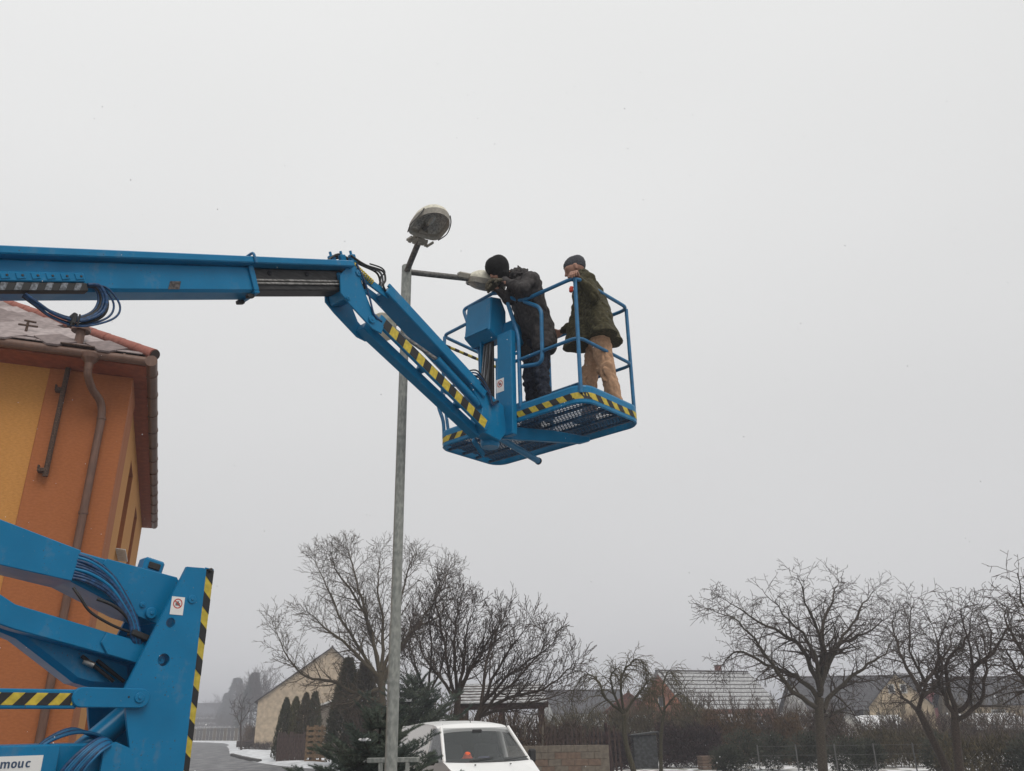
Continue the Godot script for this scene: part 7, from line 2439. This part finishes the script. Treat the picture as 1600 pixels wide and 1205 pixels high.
	# low outbuildings under snow, seen between the hedges
	for q in [[17.6, -50, 2.6, 1.0, 0.2, "low snow-covered outbuilding below the cream gable"], [21.6, -52, 2.2, 1.3, -0.15, "low snow-covered outbuilding below the pink gable"], [25.6, -47, 3.2, 1.3, 0.1, "wide snow-covered outbuilding at the right edge"], [13.4, -52, 2.4, 1.5, 0.1, "low snow-covered outbuilding right of the apple trunk"], [4.4, -47, 1.9, 1.3, 0.3, "low snow-covered outbuilding left of the weeping trees"]]:
		var LS := thing("outbuilding", q[5], "outbuilding", Vector3(q[0], 0, q[1]), q[4], "snowy outbuildings in the gardens")
		mb = MB.new()
		mb.box(Vector3(0, q[3] * 0.5, 0), Vector3(q[2], q[3], 1.6), Basis(), 0.01)
		part(LS, "wall", mb, "wall_grey")
		mb = MB.new()
		mb.box(Vector3(0, q[3] + 0.16, 0.05), Vector3(q[2] + 0.3, 0.14, 2.1), Basis(Vector3.RIGHT, 0.35), 0.05)
		part(LS, "snowy_roof", mb, "snow_cap")
	# bits along the far road
	var LP := thing("log_pile", "snowy pile of logs and boards on the verge far down the road", "log pile", Vector3(-24.4, 0, -80.0), 0.5)
	for k in 7:
		mb = MB.new()
		var y := 0.12 + 0.22 * (k / 3)
		mb.tube(p3([Vector3(-1.1 + 0.1 * (k % 3), y, -0.3 + 0.3 * (k % 3)), Vector3(1.0 - 0.05 * k, y + 0.05, -0.35 + 0.3 * (k % 3))]), 0.13, 8)
		part(LP, "log", mb, "wood_brown")
	mb = MB.new()
	mb.box(Vector3(1.6, 0.45, 0), Vector3(1.1, 0.9, 0.7), Basis(Vector3.UP, 0.2), 0.05)
	part(LP, "snow_heap", mb, "snow_cap")
	hedge("twiggy_hedge", "reddish brown hedge at the left corner of the cream house", "background hedges", Vector3(-28.6, 0, -92), Vector3(-24.8, 0, -86), 2.2, 1.2, "twig_rust", 2600, 71, 0.5)
	hedge("twiggy_hedge", "grey hazy hedge along the far bend of the road", "background hedges", Vector3(-129, 1.0, -314), Vector3(-70, 0.6, -224), 5.0, 4.0, "twig_dark", 6500, 72, 2.0)
	hedge("twiggy_hedge", "low dark brush beside the cream house wall", "background hedges", Vector3(-22.5, 0, -72), Vector3(-19.5, 0, -70), 0.7, 1.0, "twig_dark", 1200, 73, 0.4, 0.4)

# ------------------------------------------------------------------ houses
# ridge along local x, front slope towards local +z
func house(called: String, label: String, at: Vector3, turn: float, len_: float, wid: float, eave: float, ridge: float, wall: String, roofm: String, wins: Array, over := 0.35, apex := 0.0) -> Node3D:
	var H := thing(called, label, "house", at, turn)
	var hw := wid * 0.5
	var mb := MB.new()
	var xf := Transform3D(Basis(Vector3.FORWARD, Vector3.UP, Vector3.RIGHT), Vector3.ZERO)
	mb.prism(pv([[-hw, -1.0], [hw, -1.0], [hw, eave], [apex, ridge - 0.06], [-hw, eave]]), -len_ * 0.5, len_ * 0.5, xf, 0.0)
	part(H, "wall", mb, wall)
	for s in [-1.0, 1.0]:
		var run: float = hw + s * apex
		var dy := (ridge - eave) / run
		mb = MB.new()
		mb.bar(Vector3(0, ridge, -apex), Vector3(0, eave - over * dy, s * (hw + over)), 0.10, len_ + over * 2.0, Vector3.UP, 0.01)
		var r := part(H, "roof", mb, roofm)
		if s > 0 and roofm == "roof_snow":
			for k in 9:
				mb = MB.new()
				var t := (k + 0.6) / 9.5
				var c := Vector3(0, lerp(ridge, eave - over * dy, t) + 0.075, lerp(0.0, hw + over, t))
				mb.box(c, Vector3(len_ + over * 1.9, 0.05, 0.10), Basis(Vector3.RIGHT, atan(dy)), 0.0)
				part(r, "tile_course", mb, "roof_dark")
	mb = MB.new()
	mb.tube(p3([Vector3(-len_ * 0.5 - over, ridge + 0.05, -apex), Vector3(len_ * 0.5 + over, ridge + 0.05, -apex)]), 0.11, 8)
	part(H, "ridge_cap", mb, "roof_dark")
	for w in wins:   # [face, along, y, width, height]; face "g" gable at -x, "f" front at +z
		var c: Vector3; var bs: Basis
		if w[0] == "g":
			c = Vector3(-len_ * 0.5, w[2], w[1]); bs = Basis(Vector3.UP, PI / 2)
		else:
			c = Vector3(w[1], w[2], hw); bs = Basis()
		var nrm := Vector3.LEFT if w[0] == "g" else Vector3.BACK
		mb = MB.new()
		mb.box(c + nrm * 0.02, Vector3(w[3], w[4], 0.05), bs, 0.0)
		var o := part(H, "window", mb, "window_glass")
		mb = MB.new()
		for s in [-1.0, 1.0]:
			mb.box(c + nrm * 0.03 + bs * Vector3(s * w[3] * 0.5, 0, 0), Vector3(0.09, w[4] + 0.09, 0.08), bs, 0.0)
			mb.box(c + nrm * 0.03 + bs * Vector3(0, s * w[4] * 0.5, 0), Vector3(w[3] - 0.09, 0.09, 0.078), bs, 0.0)
		part(o, "frame", mb, "white_render")
	return H

func chimney(H: Node3D, c: Vector3, s: Vector3, m: String) -> void:
	var mb := MB.new()
	mb.box(c, s, Basis(), 0.02)
	var o := part(H, "chimney", mb, m)
	mb = MB.new()
	mb.box(c + Vector3(0, s.y * 0.5 + 0.04, 0), Vector3(s.x + 0.12, 0.08, s.z + 0.12), Basis(), 0.01)
	part(o, "cap", mb, "wall_grey")

func far_houses() -> void:
	var mb: MB
	# cream gable house left of the lamp post; its gable looks at us
	var H := house("gable_house", "large cream rendered house whose bare gable faces the road", Vector3(-19.8, 0.1, -86.9), deg_to_rad(104), 14.0, 11.4, 4.0, 8.6, "cream_render", "roof_dark", [["g", 4.4, 1.7, 0.8, 1.1]], 0.3, -0.6)
	mb = MB.new()
	mb.tube(p3([Vector3(-7.06, 4.0, 5.6), Vector3(-7.06, 0.1, 5.6)]), 0.06, 8)
	part(H, "downpipe", mb, "white_metal")
	var B := thing("lean_to", "grey lean-to with pale roof edge before the cream gable", "shed", Vector3(-13.3, 0, -60.5), 0.15)
	mb = MB.new()
	mb.prism(pv([[-1.1, 0], [1.3, 0], [1.3, 3.6], [-1.1, 2.75]]), -1.2, 1.2, Transform3D(), 0.0)
	part(B, "wall", mb, "wall_grey")
	mb = MB.new()
	mb.bar(Vector3(-1.35, 2.78, 0), Vector3(1.5, 3.78, 0), 0.12, 2.9, Vector3.UP, 0.01)
	part(B, "roof", mb, "white_render")
	# houses beyond the gardens on the right
	var O := house("snowy_roof_house", "house with orange gable and snow-covered tiled roof", Vector3(19.9, 0.2, -91.5), deg_to_rad(27), 11.5, 8.2, 2.9, 6.3, "orange_render", "roof_snow", [["g", 0.0, 3.4, 0.9, 1.0]], 0.45)
	chimney(O, Vector3(2.5, 6.5, -0.5), Vector3(0.55, 1.0, 0.55), "red_roof")
	mb = MB.new()
	mb.box(Vector3(-5.8, 4.62, 2.15), Vector3(0.10, 0.16, 5.6), Basis(Vector3.RIGHT, 0.69), 0.0)
	part(O, "bargeboard", mb, "roof_dark")
	house("cream_gable_house", "cream house with a pointed gable and two small dark windows", Vector3(32.6, 0.1, -74.0), deg_to_rad(90 - 24), 8.0, 4.8, 2.5, 4.95, "beige_render", "roof_grey", [["g", 0.45, 3.75, 0.42, 0.62], ["g", -0.45, 3.75, 0.42, 0.62]], 0.15)
	house("grey_roof_house", "long low house with a plain grey roof left of the cream gable", Vector3(31.0, 0.2, -80.0), deg_to_rad(4), 11.0, 7.0, 2.4, 5.0, "white_render", "roof_grey", [["f", -3.2, 1.7, 0.9, 0.9], ["f", -1.4, 1.7, 0.9, 0.9]], 0.4)
	house("pink_gable_house", "small house with a pink gable right of the cream one", Vector3(37.8, 0.1, -78.0), deg_to_rad(90 - 25), 6.0, 3.0, 2.6, 4.5, "pink_render", "roof_dark", [], 0.15)
	house("grey_roof_house", "cream walled bungalow with wide grey roof near the right edge", Vector3(41.2, 0.1, -69.0), deg_to_rad(-12), 13.0, 7.0, 2.55, 4.4, "beige_render", "roof_grey", [["f", -4.0, 1.5, 0.9, 1.0], ["f", -1.8, 1.5, 0.9, 1.0], ["f", 0.6, 1.5, 0.9, 1.0]], 0.4)
	house("red_roof_house", "distant low house with a reddish gable behind the weeping tree", Vector3(9.4, 0.0, -73.0), deg_to_rad(90 - 8), 7.0, 3.6, 2.6, 3.9, "red_roof", "red_roof", [], 0.3)
	house("dark_roof_house", "distant house whose dark roof shows between carport and weeping tree", Vector3(7.2, 0.2, -95.0), deg_to_rad(12), 8.0, 7.0, 2.6, 4.7, "white_render", "roof_grey", [], 0.4)
	# house at the far end of the road
	var E := house("far_house", "hazy house with a grey roof and white balcony at the road end", Vector3(-130.0, 1.6, -364.0), deg_to_rad(8), 21.0, 17.0, 5.0, 9.8, "shed_grey", "roof_grey", [["f", 2.0, 1.6, 1.4, 1.4]], 0.8)
	for y in [2.0, 4.0]:
		mb = MB.new()
		mb.box(Vector3(0.5, y, 8.9), Vector3(15.0, 0.85, 0.15), Basis(), 0.0)
		part(E, "balcony_rail", mb, "white_metal")
	var FF := thing("far_fence", "hazy grey board fence along the far bend of the road", "fence", Vector3(-50.0, 0.1, -136.0), deg_to_rad(-41))
	for k in 44:
		mb = MB.new()
		mb.box(Vector3(-21.5 + 1.0 * k, 0.80, 0), Vector3(0.86, 1.75, 0.05), Basis(), 0.0)
		part(FF, "board", mb, "fence_grey" if k % 3 else "wall_grey")
	for y in [0.4, 1.35]:
		mb = MB.new()
		mb.box(Vector3(0, y, -0.06), Vector3(44.0, 0.14, 0.06), Basis(), 0.0)
		part(FF, "rail", mb, "wall_grey")

# ------------------------------------------------------------------ falling snow: fine flakes in the air
func snowfall() -> void:
	var r2 := RandomNumberGenerator.new()
	r2.seed = 99
	var mb := MB.new()
	mb.lathe(pv([[0, -0.5], [0.45, -0.15], [0.4, 0.25], [0, 0.5]]), Transform3D(), 5)
	var mm := MultiMesh.new()
	mm.transform_format = MultiMesh.TRANSFORM_3D
	mm.mesh = mb.mesh()
	mm.instance_count = 700
	for k in 700:
		var f := r2.randf_range(2.2, 14.0)
		var p := Vector3(r2.randf_range(-0.72, 0.72) * f, 1.8 + r2.randf_range(-0.06, 1.0) * f, -f)
		var s := r2.randf_range(0.003, 0.0055)
		mm.set_instance_transform(k, Transform3D(Basis().rotated(Vector3(1, 0, 0), r2.randf() * 3.0).scaled(Vector3(s, s * 1.3, s)), p))
	var o := MultiMeshInstance3D.new()
	o.name = "snowflakes"
	o.multimesh = mm
	o.material_override = M["snow_cap"]
	add_child(o)
	tag(o, "fine snowflakes drifting in the air", "snowflakes")
	o.set_meta("kind", "stuff")
